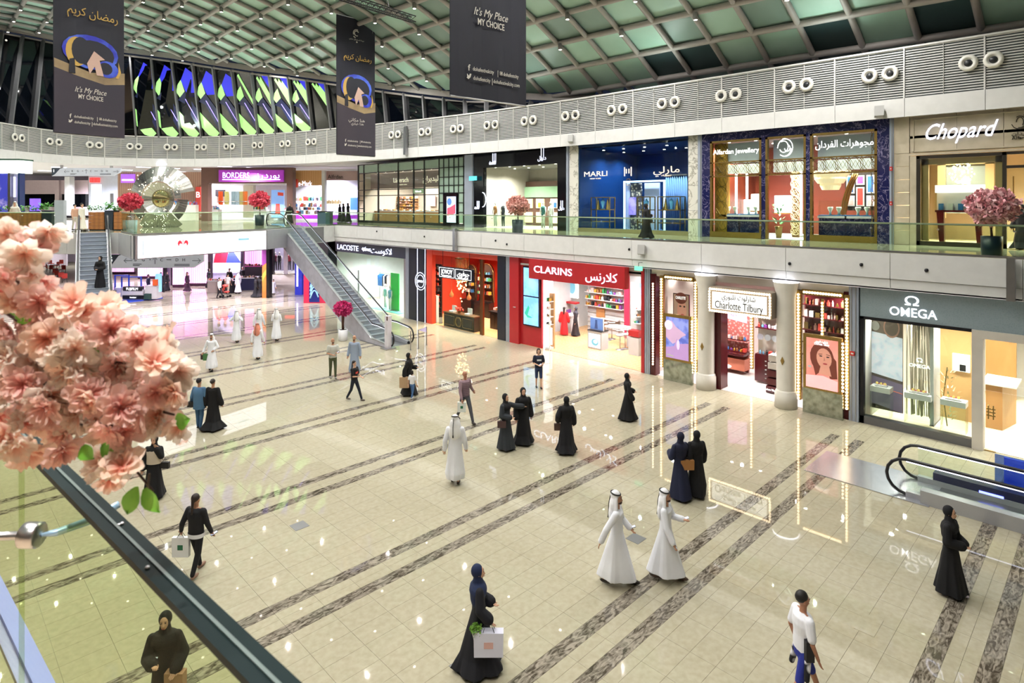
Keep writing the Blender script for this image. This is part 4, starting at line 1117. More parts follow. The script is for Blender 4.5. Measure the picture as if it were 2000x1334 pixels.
s = thing('hanging_sign', 'black double sign with white lettering hanging at the perfume shop', 'sign', (OW - .3, Y0(890), 3.1))
X = OW - .38; yl, yr = YX(857, X), YX(922, X)
MB().box(X, X + .15, yr, yl, 3.08, 3.78).build('board', m_navyp, s)
for (a, b) in [(yl - .07, (yl + yr) / 2 + .06), ((yl + yr) / 2 - .06, yr + .07)]:
 MB().tube([(X - .01, a, 3.15), (X - .01, b, 3.15), (X - .01, b, 3.71), (X - .01, a, 3.71), (X - .01, a, 3.15)], .014, 4).build('border_line', m_glow, s)
letters('JOVOY', (X - .01, yl - (yl - yr) * .255, 3.49), .28, m_glow, s, XD, width=1.1, depth=.02); letters('RARE PERFUMES', (X - .01, yl - (yl - yr) * .255, 3.24), .08, m_glow, s, XD, width=.9, depth=.02)
letters('جوفوي', (X - .01, yl - (yl - yr) * .75, 3.49), .3, m_glow, s, XD, width=1.1, depth=.02, ar=True); letters('للعطور النادرة', (X - .01, yl - (yl - yr) * .75, 3.23), .1, m_glow, s, XD, width=.8, depth=.02, ar=True)
for q in (.1, .9): MB().tube([(X + .07, yl - (yl - yr) * q, 3.78), (X + .07, yl - (yl - yr) * q, 4.76)], .015, 5).build('hanger', m_dark, s)
s = thing('dark_shelf_tower', 'tall black shelf tower with small red boxes in the perfume shop window', 'shelf unit', (OW + 1.2, YX(851, OW + 1.2), 0))
y0, y1 = YX(857, OW + 1.2), YX(846, OW + 1.2)
MB().box(OW + 1.4, OW + 1.5, y0, y1, 0, 3.6).build('back', m_black, s)
shelves(None, OW + 1.4, y0, y1, [.4 + .36 * i for i in range(9)], 1, .2, random.Random(5), s, m_black, goods=[SW[0], m_redw, SW[6]])
s = thing('white_testing_tower', 'narrow white sample tower with black circles at the left of the perfume window', 'display stand', (OW + .3, Y0(850), 0))
MB().box(OW + .25, OW + .45, YX(853.5, OW + .3), YX(846.5, OW + .3), .02, 1.75).build('body', m_white, s)
for i in range(6): MB().lathe([(.09, 0), (.09, .01)], (OW + .25, YX(850, OW + .3), .35 + i * .24), 12, ax=(-1, 0, 0)).build('dark_circle', m_black, s)
s = thing('bead_chandelier', 'long chandelier of glowing glass beads hanging in the perfume shop', 'chandelier', (OW + 1.6, YX(902, OW + 1.6), 1.3))
cx_, cy_ = OW + 1.6, YX(902, OW + 1.6); rr = random.Random(3); m_bead = mat('glow_bead', '#ffd9a0', .2, emit=4)
MB().lathe([(.45, 4.1), (.45, 4.16)], (cx_, cy_, 0), 20).build('canopy', m_gold, s)
bd = MB().ell((0, 0, 0), .05, .05, .05, 7, 5).mesh('bead'); bd.materials.append(m_bead)
cord = MB()
for i in range(70):
 a = rr.random() * 6.28; r0 = .42 * sqrt(rr.random()); z = 3.5 - 2.3 * (1 - r0 / .45) * rr.random() - .3
 p = (cx_ + r0 * cos(a), cy_ + r0 * 1.2 * sin(a), max(z, 1.35)); place(bd, 'bead', s, p); cord.tube([p, (p[0], p[1], 4.1)], .006, 3)
tag(cord.build('cords', m_gold, s), kind='stuff')
for i, px in enumerate((882, 916)):
 x2 = OW + .8; l = thing('glass_lantern', ['small glowing lantern hanging left of the bead chandelier', 'small glowing lantern hanging right of the bead chandelier'][i], 'lantern', (x2, YX(px, x2), 1.9), 'hanging lanterns in the perfume shop')
 MB().lathe([(.05, 0), (.14, .06), (.14, .2), (.03, .36), (.01, .5)], (x2, YX(px, x2), 1.7), 10).build('shade', mat('amber_glass', '#c06a3a', .3, emit=.4), l, True); MB().tube([(x2, YX(px, x2), 2.2), (x2, YX(px, x2), 4.3)], .008, 4).build('cord', m_gold, l)
for i, (pa, pb, lb) in enumerate([(912, 930, 'arched gold-rimmed niche of perfume bottles, left one'), (938, 964, 'arched gold-rimmed niche of perfume bottles, right one behind the bronze posts')]):
 X = OW + 4.2; y0, y1 = YX(pb, X), YX(pa, X); yc = (y0 + y1) / 2; r0 = (y1 - y0) / 2
 s = thing('arched_niche', lb, 'niche', (X, yc, 0), 'arched niches of the perfume shop')
 P = [(X, y0, 1.0), (X, y1, 1.0)] + [(X, yc + r0 * cos(a), 2.9 + r0 * sin(a)) for a in [pi * k / 12 for k in range(13)]]
 MB().prism(P, (.1, 0, 0)).build('dark_back', mat('niche_brown', '#3b2a22', .5), s)
 MB().tube([(X - .03, q[1], q[2]) for q in P[1:]] + [(X - .03, y0, 1.0)], .035, 6).build('gold_rim', m_gold, s, True)
 shelves(None, X, y0 + .05, y1 - .05, [1.5, 1.95, 2.4, 2.85], 1, .22, random.Random(20 + i), s, m_black, dep=.35)
 MB().box(X - .5, X, y0 - .05, y1 + .05, 0, 1.0).build('lower_cabinet', m_black, s)
x, y = GF(965, 608)
s = thing('dark_counter', 'dark brown panelled counter inside the perfume shop doorway', 'counter', (OW + 2.2, YX(966, OW + 2.2), 0))
X = OW + 1.6; y0, y1 = YX(990, X), YX(957, X)
MB().box(X, X + 1.0, y0, y1, 0, 1.0).build('body', mat('dark_brown_wood', '#33251c', .3), s); MB().box(X - .08, X + 1.08, y0 - .05, y1 + .08, 1.0, 1.08).build('top', m_black, s)
for i in range(3): MB().box(X - .02, X, y0 + .1 + i * (y1 - y0) / 3, y0 + (i + 1) * (y1 - y0) / 3 - .05, .15, .85).build('front_panel', mat('dark_brown_wood', '#33251c'), s)
shelves(None, X + .6, y0, y1, [1.08], .7, .16, random.Random(2), s, m_black, dep=.4)
s = thing('window_console', 'black console with gold ring ornament in front of the perfume shop', 'console', (OW - .2, Y0(898), 0))
X = OW + .1; y0, y1 = YX(926, X), YX(867, X)
MB().box(X, X + .5, y0, y1, .0, .85).build('body', m_black, s); MB().box(X - .04, X + .54, y0 - .04, y1 + .04, .85, .92).build('top', m_brz, s)
yc = (y0 + y1) / 2
for r0 in (.3, .24): MB().tube([(X - .02, yc + r0 * cos(a), .44 + r0 * sin(a)) for a in [2 * pi * i / 24 for i in range(25)]], .014, 5).build('gold_ring', m_gold, s, True)
for (a, b) in [(y0 + .1, yc - .4), (yc + .4, y1 - .1)]: MB().tube([(X - .015, a, .16), (X - .015, b, .16), (X - .015, b, .72), (X - .015, a, .72), (X - .015, a, .16)], .013, 4).build('gold_line', m_gold, s)
for i, (q, mm, lb) in enumerate([(.2, m_white, 'white open gift box on the black console, left'), (.42, SW[0], 'red flower arrangement on the middle of the black console'), (.72, m_white, 'white perfume box on the black console, right')]):
 yy = y1 - (y1 - y0) * q; g = thing('gift_box' if i != 1 else 'red_arrangement', lb, 'box' if i != 1 else 'flowers', (X + .2, yy, .92))
 if i != 1: MB().box(X + .1, X + .4, yy - .2, yy + .2, .92, 1.0).build('tray', mm, g); MB().box(X + .36, X + .4, yy - .2, yy + .2, 1.0, 1.3).build('lid', mm, g)
 else:
  MB().lathe([(.08, 0), (.12, .12)], (X + .25, yy, .92), 10).build('vase', m_gold, g); b = MB(); rr = random.Random(1)
  for k in range(24): b.ell((X + .25 + rr.uniform(-.12, .12), yy + rr.uniform(-.25, .25), 1.08 + rr.uniform(0, .18)), .06, .06, .05, 6, 4)
  tag(b.build('blooms', mm, g), kind='stuff')
for i, px in enumerate((861, 921)):
 x2, y2 = GP(px, 642 if i else 632); q = thing('price_stand', ['small white floor sign left of the black console', 'small white floor sign right of the black console'][i], 'floor sign', (x2, y2, 0), 'small floor signs at the console')
 MB().obox((x2, y2, .2), (.02, .02, .0), (.09, -.07, 0), (-.03, -.03, .2)).build('card', m_white, q); MB().box(x2 - .1, x2 + .1, y2 - .1, y2 + .1, 0, .02).build('foot', m_steel, q)

# ---------------- 5 sportswear shop
ya, yb = Y0(795), 43.3
m_lgw = mat('light_grey_wall', '#d5d9dc', .5)
room('wall_5', ya, yb, OW, 7.0, 0, 4.2, mat('beige_floor', '#d8c9b2', .2), m_lgw, m_white, 'interior shell of the sportswear shop', lights=[(420, 2.5, 36), (420, 2.5, 40), (300, 5, 38)])
t = thing('shop_facade', 'grey-black sportswear shop front with white lettering and crocodile emblem', 'shop front', (OW, 38, 0), 'ground floor shop fronts')
MB().box(OW - .1, OW + .2, ya, yb, 3.95, 4.74).build('header_panel', mat('slate_header', '#34384a', .4), t)
MB().box(OW - .08, OW + .2, ya, ya + .25, 0, 3.95).build('end_post', m_steel, t)
MB().box(OW, OW + .02, ya + .25, yb, .05, 3.95).build('glass_pane', m_glassr, t)
MB().box(OW - .04, OW + .06, YX(700, OW) - .04, YX(700, OW) + .04, .0, 2.7).build('door_stile', m_steel, t)
letters('LACOSTE', (OW - .12, Y0(682), 4.33), .4, m_glowb, t, XD, width=YX(662, OW) - YX(703, OW), bold=.003)
letters('لاكوست', (OW - .12, Y0(747), 4.33), .42, m_glowb, t, XD, width=YX(727, OW) - YX(768, OW), ar=True)
P = planeX(OW - .12, 706, 724, 4.1, 4.55)
P.poly([(0, .45), (.12, .75), (.3, .7), (.5, .95), (.42, .7), (.75, .62), (1, .7), (.95, .5), (.7, .42), (1, .38), (.9, .2), (.6, .3), (.4, .2), (.38, .32), (.2, .1), (.15, .3)], m_glowb, 'crocodile_emblem', t)
s = thing('green_banner', 'bright green upright panel in the sportswear shop window', 'panel', (OW + .8, YX(771, OW + .8), 0))
MB().box(OW + .8, OW + .86, YX(779, OW + .8), YX(763, OW + .8), .1, 2.7).build('board', mat('vivid_green', '#16c04a', .4), s); MB().box(OW + .7, OW + 1.0, YX(778, OW + .8), YX(764, OW + .8), 0.02, .1).build('foot', m_steel, s)
MB().box(OW + .3, OW + 1.6, YX(790, OW + .8), YX(735, OW + .8), .015, .05).build('turquoise_floor_mat', mat('turquoise', '#7ee0d4', .4), s)
for i, (pa, pb, lb) in enumerate([(708, 728, 'rack of dark and pink shirts in the sportswear shop'), (742, 762, 'wall rail of shirts right in the sportswear shop')]):
 X = OW + 3.2; s = thing('clothes_rack', lb, 'clothes rack', (X, YX((pa + pb) / 2, X), 0), 'clothes racks of the sportswear shop')
 y0, y1 = YX(pb, X), YX(pa, X)
 MB().tube([(X, y0, 0), (X, y0, 2.1), (X, y1, 2.1), (X, y1, 0)], .025, 6).build('rail', m_steel, s)
 rr = random.Random(i); n = 9
 for k in range(n):
  yy = y0 + (y1 - y0) * (k + .5) / n
  MB().prism([(X - .22, yy, 1.1), (X + .22, yy, 1.1), (X + .24, yy, 1.9), (X + .06, yy, 2.02), (X - .06, yy, 2.02), (X - .24, yy, 1.9)], (0, .05, 0)).build('shirt', rr.choice([SW[6], SW[7], SW[1], SW[2], SW[6]]), s)
s = thing('shelf_of_bags', 'long white shelf of bags and caps on the sportswear shop back wall', 'shelf unit', (OW + 6, YX(755, OW + 6), 0))
shelves(None, OW + 6.9, YX(790, OW + 6.9), YX(705, OW + 6.9), [1.0, 1.6, 2.2], 3, .4, random.Random(30), s, m_white, goods=[SW[6], SW[3], SW[9], SW[1]])
MB().box(OW + 6.5, OW + 6.9, YX(790, OW + 6.9), YX(705, OW + 6.9), 0, .5).build('plinth', m_white, s)
def mannequin(label, x, y, z, m_top, m_leg, rz=3.1, group='shop mannequins', s=1.0):
 t = thing('mannequin', label, 'mannequin', (x, y, z), group, rz)
 b = MB(); b.tube([(0, 0, 1.45 * s), (0, 0, 1.56 * s)], .045 * s, 8); b.ell((.01, 0, 1.66 * s), .085 * s, .07 * s, .11 * s, 10, 8)
 for sg in (1, -1): b.tube([(0, .2 * s * sg, 1.4 * s), (.02, .25 * s * sg, 1.12 * s), (.08, .22 * s * sg, .86 * s)], [.045 * s, .035 * s, .022 * s], 7)
 b.build('figure', mat('mannequin_white', '#d9d6d4', .35), t, True, local=True)
 MB().lathe([(.15 * s, .86 * s), (.16 * s, 1.0 * s), (.13 * s, 1.12 * s), (.18 * s, 1.32 * s), (.17 * s, 1.42 * s), (.06 * s, 1.48 * s)], (0, 0, 0), 12, sx=.7, sy=1.1).build('top', m_top, t, True, local=True)
 l = MB()
 for sg in (1, -1): l.tube([(0, .08 * s * sg, .95 * s), (.02, .09 * s * sg, .5 * s), (0, .1 * s * sg, .06 * s)], [.09 * s, .06 * s, .045 * s], 8)
 l.build('trousers', m_leg, t, True, local=True)
 MB().lathe([(.18 * s, 0), (.18 * s, .02)], (0, 0, 0), 14).build('stand', m_steel, t, local=True)
 return t
mannequin('mannequin in mint sweater in the sportswear shop window', OW + .9, YX(753, OW + .9), .05, mat('mint_cloth', '#8ed6cf', .7), SW[1])
mannequin('mannequin in pale jacket beside the green panel', OW + .6, YX(762, OW + .6), .05, SW[9], SW[1])
mannequin('mannequin in dark sweater further back in the sportswear shop', OW + 4, YX(736, OW + 4), .02, SW[6], SW[6])
# ================================================================== UPPER GALLERY SHOPS (front line x = 28.3)
U = XW1
def Y1(px): return YX(px, U)
m_lime = mat('limestone', '#bdb3a0', .45, pat=('noise', '#a99d88', 2.2, .3, .75))
m_blue_m = mat('dark_blue_marble', '#1c1f4a', .12, pat=('vein', '#8d86a8', 2.4, .018), spec=.6)
m_wht_m = mat('white_marble', '#d3d0c8', .2, pat=('vein', '#8e8a80', 1.1, .03))
m_blk = mat('gloss_black', '#0b0b10', .12)
m_nite = mat('royal_blue_wall', '#0f3163', .3)
m_bronzed = mat('dark_bronze', '#3a3530', .35, .5)
ZT = 11.1
structure('wall_6', MB().box(U + .3, U + .4, -12, -3, Z1, ZT), m_lime)
# grey-blue pilasters
for (pa, pb, lb) in [(1738, 1746, 'slim blue grey pilaster between the dark blue marble shop and the limestone shop'), (1364, 1372, 'slim blue grey pilaster left of the dark blue marble shop'), (1107, 1113, 'slim grey pilaster right of the black shop front'), (908, 925, 'wide grey pilaster between the chocolate shop and the black shop')]:
 t = thing('metal_pilaster', lb, 'pilaster', (U, Y1((pa + pb) / 2), Z1), 'pilasters of the upper gallery')
 ya, yb = Y1(pb), Y1(pa)
 MB().box(U - .06, U + .3, ya, yb, Z1, ZT).build('shaft', m_pil, t); MB().box(U - .08, U - .06, ya + .03, ya + .07, Z1, ZT).build('edge_bead', m_steel, t)
for i, z in enumerate((8.95, 7.55)):
 x = thing('fire_call_point', ['small red box on the pilaster left of the limestone shop, upper', 'small red box on the pilaster left of the limestone shop, lower'][i], 'alarm', (U - .08, Y1(1742), z))
 MB().box(U - .16, U - .06, Y1(1744.5), Y1(1739.5), z, z + .16).build('case', m_redbox, x); MB().box(U - .17, U - .16, Y1(1743), Y1(1741), z + .05, z + .1).build('label_strip', m_white, x)

# ---------------- limestone jewellery shop (right)
ya, yb = -6.0, Y1(1746)
room('wall_7', ya, yb, U, 6.0, Z1, 10.2, mat('sand_carpet', '#cdb894', .8), mat('champagne_wall', '#cdb58e', .5), m_warmw, 'interior shell of the limestone jewellery shop', lights=[(540, 2, 4.3), (540, 2.5, 0), (468, 4, -3)], lcol=(1, .93, .82))
t = thing('shop_facade', 'limestone shop front with glowing script lettering at the far right', 'shop front', (U, 3, Z1), 'upper gallery shop fronts')
# limestone blocks of the side pier
zz = [Z1, 6.55, 7.05, 7.55, 8.07, 8.58, 9.10, 9.62, ZT]
for a, b in zip(zz[:-1], zz[1:]): MB().box(U - .02, U + .25, Y1(1776), yb, a + .008, b - .008).build('limestone_block', m_lime, t)
MB().box(U + .0, U + .25, Y1(1790), Y1(1776) - .01, Z1, 9.5).build('limestone_block', m_lime, t)
yy = [ya, -3.6, -1.2, 1.1, 3.2, 4.6, Y1(1776) - .01]
for a, b in zip(yy[:-1], yy[1:]): MB().box(U + .02, U + .25, a + .006, b - .006, 9.62, ZT).build('limestone_block', m_lime, t)
mo = MB()
for (a, b, c, d) in [(ya, Y1(1783), 9.66, 9.7), (ya, Y1(1783), 10.92, 10.96), (Y1(1783) - .04, Y1(1783), 9.66, 10.96), (ya, Y1(1776), 9.52, 9.6)]: mo.box(U - .02, U + .03, a, b, c, d)
mo.build('moulding', m_lime, t)
letters('Chopard', (U - .04, YX(1877, U), 10.42), .62, m_glowb, t, XD, width=YX(1806, U) - YX(1948, U), shear=.45, bold=.004)
letters('Alfardan', (U, YX(1997, U), 9.98), .12, m_bronzed, t, XD, width=.6); letters('الفردان', (U, YX(1997, U), 10.14), .12, m_bronzed, t, XD, width=.6, ar=True)
for a0 in (0, 1, 2): MB().tube([(U - .0, YX(1992, U) + (.1 + .07 * a0) * cos(q), 10.55 + (.16 + .05 * a0) * sin(q)) for q in [a0 + k * .5 for k in range(9)]], .014, 5).build('emblem_stroke', m_bronzed, t)
y0, y1 = Y1(1966), Y1(1790)
fr = MB()
for (a, b, c, d) in [(y0, y0 + .12, Z1, 9.5), (y1 - .12, y1, Z1, 9.5), (y0, y1, 9.38, 9.5), (y0, y1, Z1, 6.15), (ya, y0, 8.9, 9.0), (ya, y0, 9.4, 9.5)]: fr.box(U - .04, U + .12, a, b, c, d)
fr.build('window_frame', m_bronzed, t)
MB().box(U, U + .02, y0 + .1, y1 - .1, 6.15, 9.4).build('glass_pane', m_glassr, t)
MB().box(U, U + .02, y0 - 1.2, y0, Z1, 8.9).build('door_pane', m_glassr, t)
MB().tube([(U - .05, y0 - .2, 6.6), (U - .05, y0 - .2, 8.6)], .02, 6).build('door_handle', m_gold, t)
gf = MB()
for (a, b, c, d) in [(y0 + .1, y0 + .35, 6.15, 9.4), (y1 - .35, y1 - .1, 6.15, 9.4), (y0 + .1, y1 - .1, 9.15, 9.38)]: gf.box(U + .25, U + .4, a, b, c, d)
gf.build('inner_frame', mat('champagne_frame', '#b59a6c', .35, .4), t)
s = thing('lit_showcase', 'long glowing jewellery showcase on dark legs in the limestone shop window', 'display case', (U + .8, Y1(1870), Z1))
a, b = YX(1921, U + .8), YX(1826, U + .8)
MB().box(U + .8, U + 1.2, a, b, 7.28, 7.36).build('base', m_burg, s); MB().box(U + .8, U + 1.2, a, b, 8.05, 8.35).build('lit_canopy', mat('showcase_light', '#fff7ee', .4, emit=1.3), s)
MB().box(U + .8, U + .82, a, b, 7.36, 8.05).build('glass_pane', m_glassr, s); MB().box(U + 1.15, U + 1.2, a, b, 7.36, 8.05).build('back', mat('pearl', '#e8e0e4', .5), s)
for q in (a + .05, b - .3): MB().prism([(U + .85, q, Z1 + .02), (U + .85, q + .16, Z1 + .02), (U + .85, q + .26, 7.28), (U + .85, q + .02, 7.28)], (.25, 0, 0)).build('leg', m_burg, s)
for i in range(4): MB().box(U + .95, U + 1.1, a + .35 + i * .32, a + .5 + i * .32, 7.36, 7.62).build('jewel_bust', SW[2] if i % 2 else m_white, s)
s = thing('crystal_chandelier', 'sparkling round crystal chandelier in the limestone shop window', 'chandelier', (U + 1.6, Y1(1879), 8.4))
cx_, cy_ = U + 1.6, YX(1879, U + 1.6)
b = MB(); rr = random.Random(2)
for i in range(90):
 ph = rr.uniform(-1.3, 1.4); a = rr.random() * 6.28; r0 = .42 * cos(ph) * (1 if ph < 0 else .8)
 b.ell((cx_ + r0 * cos(a), cy_ + r0 * sin(a), 8.85 + .42 * sin(ph)), .03, .03, .04, 5, 4)
tag(b.build('crystals', mat('crystal', '#fff1de', .1, emit=1.6), s), kind='stuff'); MB().tube([(cx_, cy_, 9.2), (cx_, cy_, 10.2)], .02, 6).build('stem', m_steel, s)
s = thing('table_lamp', 'small white cone lamp above the lit showcase', 'lamp', (U + 1.0, Y1(1887), 8.35)); MB().lathe([(.13, 0), (.09, .28)], (U + 1.0, YX(1887, U + 1), 8.38), 14).build('lamp_shade', m_lampw, s); MB().lathe([(.06, 0), (.06, .03)], (U + 1.0, YX(1887, U + 1), 8.35), 10).build('base', m_gold, s)
s = thing('panelled_wall', 'grey green panelled niche wall behind the limestone shop window', 'wall panel', (U + 4, Y1(1880), Z1))
a, b = YX(1925, U + 4), YX(1848, U + 4)
MB().box(U + 4, U + 4.1, a, b, 7.2, 9.3).build('recess', mat('grey_green_curtain', '#5a6058', .7, pat=('wave', '#747a70', 6, .5, (.1, 1, .05))), s)
fr = MB()
for (q, w_, c, d) in [(a - .3, a, 7, 9.6), (b, b + .3, 7, 9.6), (a - .3, b + .3, 9.3, 9.6)]: fr.box(U + 3.9, U + 4.1, q, w_, c, d)
fr.build('gilt_frame', mat('champagne_frame', '#b59a6c'), s)

# ---------------- dark blue marble jewellery shop
ya, yb = Y1(1738), Y1(1372)
room('wall_8', ya, yb, U, 6.0, Z1, 10.75, mat('pale_blue_carpet', '#c9ccd8', .5), mat('mahogany_wall', '#6a2c1c', .35, pat=('wave', '#7a3622', 1.2, 2, (.3, .3, 1))), m_white, 'interior shell of the dark blue marble shop', lights=[(594, 2, 8.5), (594, 2, 11), (594, 2, 13.5)], lcol=(1, .97, .93))
t = thing('shop_facade', 'dark blue veined marble shop front with three gold-framed bays', 'shop front', (U, 11, Z1), 'upper gallery shop fronts')
BAYS = [(1388, 1488), (1496, 1575), (1583, 1714)]
edges = [yb] + [v for b in BAYS for v in (Y1(b[0]), Y1(b[1]))] + [ya]
for i in range(0, 8, 2):
 MB().box(U - .05, U + .3, edges[i + 1], edges[i], Z1, ZT).build('marble_pier', m_blue_m, t)
for (a, b) in BAYS: MB().box(U - .04, U + .3, Y1(b), Y1(a), 10.7, ZT).build('marble_lintel', m_blue_m, t)
m_lat = mat('dark_gold_lattice', '#8c7440', .3, .8)
def lattice(mb, y0, y1, z0, z1, X, n, r=.013):
 w_ = (y1 - y0) / n
 for i in range(n):
  cy_ = y0 + w_ * (i + .5); cz = (z0 + z1) / 2; hh = (z1 - z0) / 2
  mb.tube([(X, cy_ + w_ * .62 * cos(a), cz + hh * .98 * sin(a)) for a in [2 * pi * k / 14 for k in range(15)]], r, 4, False)
  mb.tube([(X, y0 + w_ * i, z0), (X, cy_, cz + hh * .5), (X, y0 + w_ * (i + 1), z0)], r, 4, False)
  mb.tube([(X, y0 + w_ * i, z1), (X, cy_, cz - hh * .5), (X, y0 + w_ * (i + 1), z1)], r, 4, False)
  mb.tube([(X, y0 + w_ * i, cz), (X, cy_, z1)], r, 4, False); mb.tube([(X, cy_, z0), (X, y0 + w_ * (i + 1), cz)], r, 4, False)
for i, (pa, pb) in enumerate(BAYS):
 y1, y0 = Y1(pa), Y1(pb)
 fr = MB()
 for (a, b, c, d) in [(y0, y0 + .1, Z1, 10.7), (y1 - .1, y1, Z1, 10.7), (y0, y1, 10.6, 10.7), (y0, y1, 9.6, 9.66), (y0, y1, 8.92, 8.98)]: fr.box(U - .07, U + .1, a, b, c, d)
 if i != 1: fr.box(U - .09, U + .12, y0, y1, Z1, 6.25)
 fr.build('gold_frame', m_gold, t)
 MB().box(U + .02, U + .035, y0 + .1, y1 - .1, 6.25 if i != 1 else 8.95, 10.6).build('glass_pane', m_glassr, t)
 lt = MB(); lattice(lt, y0 + .1, y1 - .1, 8.98, 9.6, U + .0, 4 if i != 2 else 5)
 if i == 0:
  for k in range(6): lattice(lt, y1 - .62, y1 - .1, 6.3 + k * .72, 6.3 + (k + 1) * .72, U + .4, 1)
 if i == 2:
  for k in range(6): lattice(lt, y0 + .1, y0 + .3, 6.3 + k * .72, 6.3 + (k + 1) * .72, U + .3, 1)
 tag(lt.build('gold_lattice', m_lat, t), kind='stuff')
 MB().box(U + .6, U + .66, y0 + .1, y1 - .1, 9.6, 10.6).build('white_fascia', mat('pale_fascia', '#c9ccd6', .5), t)
 MB().box(U + .6, U + .9, y0 + .1, y1 - .1, 9.1, 9.55).build('lit_cove', mat('cove', '#f6f4ee', .5, emit=.75), t)
MB().box(U + .45, U + .8, YX(1419, U + .45), YX(1396, U + .45), 6.05, 10.6).build('gold_column', mat('amber_gold', '#d9a648', .35, .3), t)
letters('Alfardan Jewellery', (U - .02, Y1(1437), 10.16), .24, m_glow, t, XD, width=YX(1393, U) - YX(1482, U))
letters('مجوهرات الفردان', (U - .02, Y1(1648), 10.2), .3, m_glow, t, XD, width=YX(1590, U) - YX(1703, U), ar=True)
for k, (a0, a1, ra, rb, dy, dz) in enumerate([(0, 5.4, .34, .40, 0, 0), (1, 5.8, .2, .26, .06, .05), (2, 6.2, .12, .15, -.1, -.02), (3, 5.0, .28, .3, .02, -.08)]):
 MB().tube([(U - .04, Y1(1534) + dy + ra * cos(a0 + (a1 - a0) * q / 12), 10.16 + dz + rb * sin(a0 + (a1 - a0) * q / 12)) for q in range(13)], .02, 5).build('emblem_stroke', m_glow, t)
for i, (px, zt_, lb) in enumerate([(1424, 6.05, 'first blue marble showcase in the left bay'), (1464, 6.05, 'second blue marble showcase in the left bay'), (1625, 6.05, 'first blue marble showcase in the right bay'), (1680, 6.05, 'second blue marble showcase in the right bay')]):
 X = U + .5; y = YX(px, X); w_ = .46 if i < 2 else .55
 s = thing('marble_showcase', lb, 'display case', (X, y, Z1), 'blue marble showcases')
 MB().box(X, X + .5, y - w_, y + w_, Z1 + .02, 6.98).build('marble_plinth', m_blue_m, s); MB().box(X - .05, X + .55, y - w_ - .04, y + w_ + .04, 6.98, 7.08).build('white_top', m_lampw if 0 else m_white, s)
 MB().box(X - .04, X - .03, y - w_, y + w_, 7.08, 7.75).build('glass_side', m_glassr, s)
 MB().box(X, X + .5, y - w_, y + w_, 7.08, 7.12).build('velvet_pad', SW[2], s)
 for q in (-.2, .15): MB().lathe([(.06, 0), (.04, .12), (.12, .3), (.1, .36)], (X + .25, y + q, 7.12), 10).build('necklace_bust', m_warmw, s, True)
for i, (px, z) in enumerate([(1431, 7.9), (1479, 7.8), (1533, 7.7), (1447, 7.5), (1466, 7.5)]):
 X = U + 4.6; s = thing('lit_wall_case', ['glowing white wall case far left in the left bay', 'glowing white wall case at the right of the left bay', 'glowing white wall case behind the middle door', 'low glowing wall case, left of pair in the left bay', 'low glowing wall case, right of pair in the left bay'][i], 'display case', (X, YX(px, X), z), 'glowing wall cases')
 w_ = .3 if i != 2 else .5
 MB().box(X - .1, X + .2, YX(px, X) - w_, YX(px, X) + w_, z - .55, z + .35).build('lit_box', mat('case_light', '#ffffff', .4, emit=1.5), s); MB().box(X - .12, X + .2, YX(px, X) - w_ - .04, YX(px, X) + w_ + .04, z - .62, z - .55).build('base', m_gold, s)
s = thing('gold_lattice_screen', 'tall openwork wooden screen inside the middle bay', 'screen', (U + 2, YX(1553, U + 2), Z1))
a, b = YX(1560, U + 2), YX(1546, U + 2); MB().box(U + 2.05, U + 2.1, a, b, Z1, 9.2).build('back_panel', m_woodw, s); lt = MB()
for k in range(8): lattice(lt, a, b, 6.1 + k * .38, 6.1 + (k + 1) * .38, U + 2, 1, .02)
tag(lt.build('lattice', mat('cream_lattice', '#e0c898', .4), s), kind='stuff')
for i, px in enumerate((1437, 1458, 1564)):
 X = U + 2.4; s = thing('light_column', ['slim glowing white column, first in the left bay', 'slim glowing patterned column, second in the left bay', 'slim glowing white column in the middle bay'][i], 'light strip', (X, YX(px, X), Z1), 'glowing columns of the marble shop')
 MB().box(X, X + .1, YX(px + 1.5, X), YX(px - 1.5, X), Z1 + .1, 9.5).build('light_strip', m_lampw, s); MB().box(X - .03, X + .13, YX(px + 3, X), YX(px - 3, X), Z1 + .015, Z1 + .1).build('foot', m_white, s)
s = thing('tiered_chandelier', 'three-tier gold and crystal chandelier in the right bay', 'chandelier', (U + 2.2, YX(1622, U + 2.2), 8.3))
for k, (r0, z) in enumerate([(.85, 9.0), (.68, 8.72), (.45, 8.42)]):
 MB().lathe([(r0 * .8, z - .16), (r0, z + .04), (r0, z + .14), (r0 * .7, z + .14)], (U + 2.2, YX(1622, U + 2.2), 0), 22).build('crystal_tier', mat('crystal_tier', '#ecd9a8', .3, emit=.8), s, False)
MB().tube([(U + 2.2, YX(1622, U + 2.2), 9.1), (U + 2.2, YX(1622, U + 2.2), 10.7)], .03, 6).build('stem', m_gold, s)
s = thing('gold_arch', 'curved golden arch ribs rising inside the right bay', 'sculpture', (U + 2.6, YX(1650, U + 2.6), Z1))
for k in range(3): MB().tube([(U + 2.6 + k * .1, YX(1641 + k * 3 + 26 * q * q, U + 2.6), 6.6 + 2.4 * q) for q in [i / 8 for i in range(9)]], .05, 6).build('arch_rib', m_gold, s, True)
s = thing('picture_group', 'six framed jewellery pictures on the wall of the right bay', 'pictures', (U + 3.4, YX(1680, U + 3.4), 7.7)); s['label'] = 'framed jewellery pictures hung close together in the right bay'
X = U + 3.4
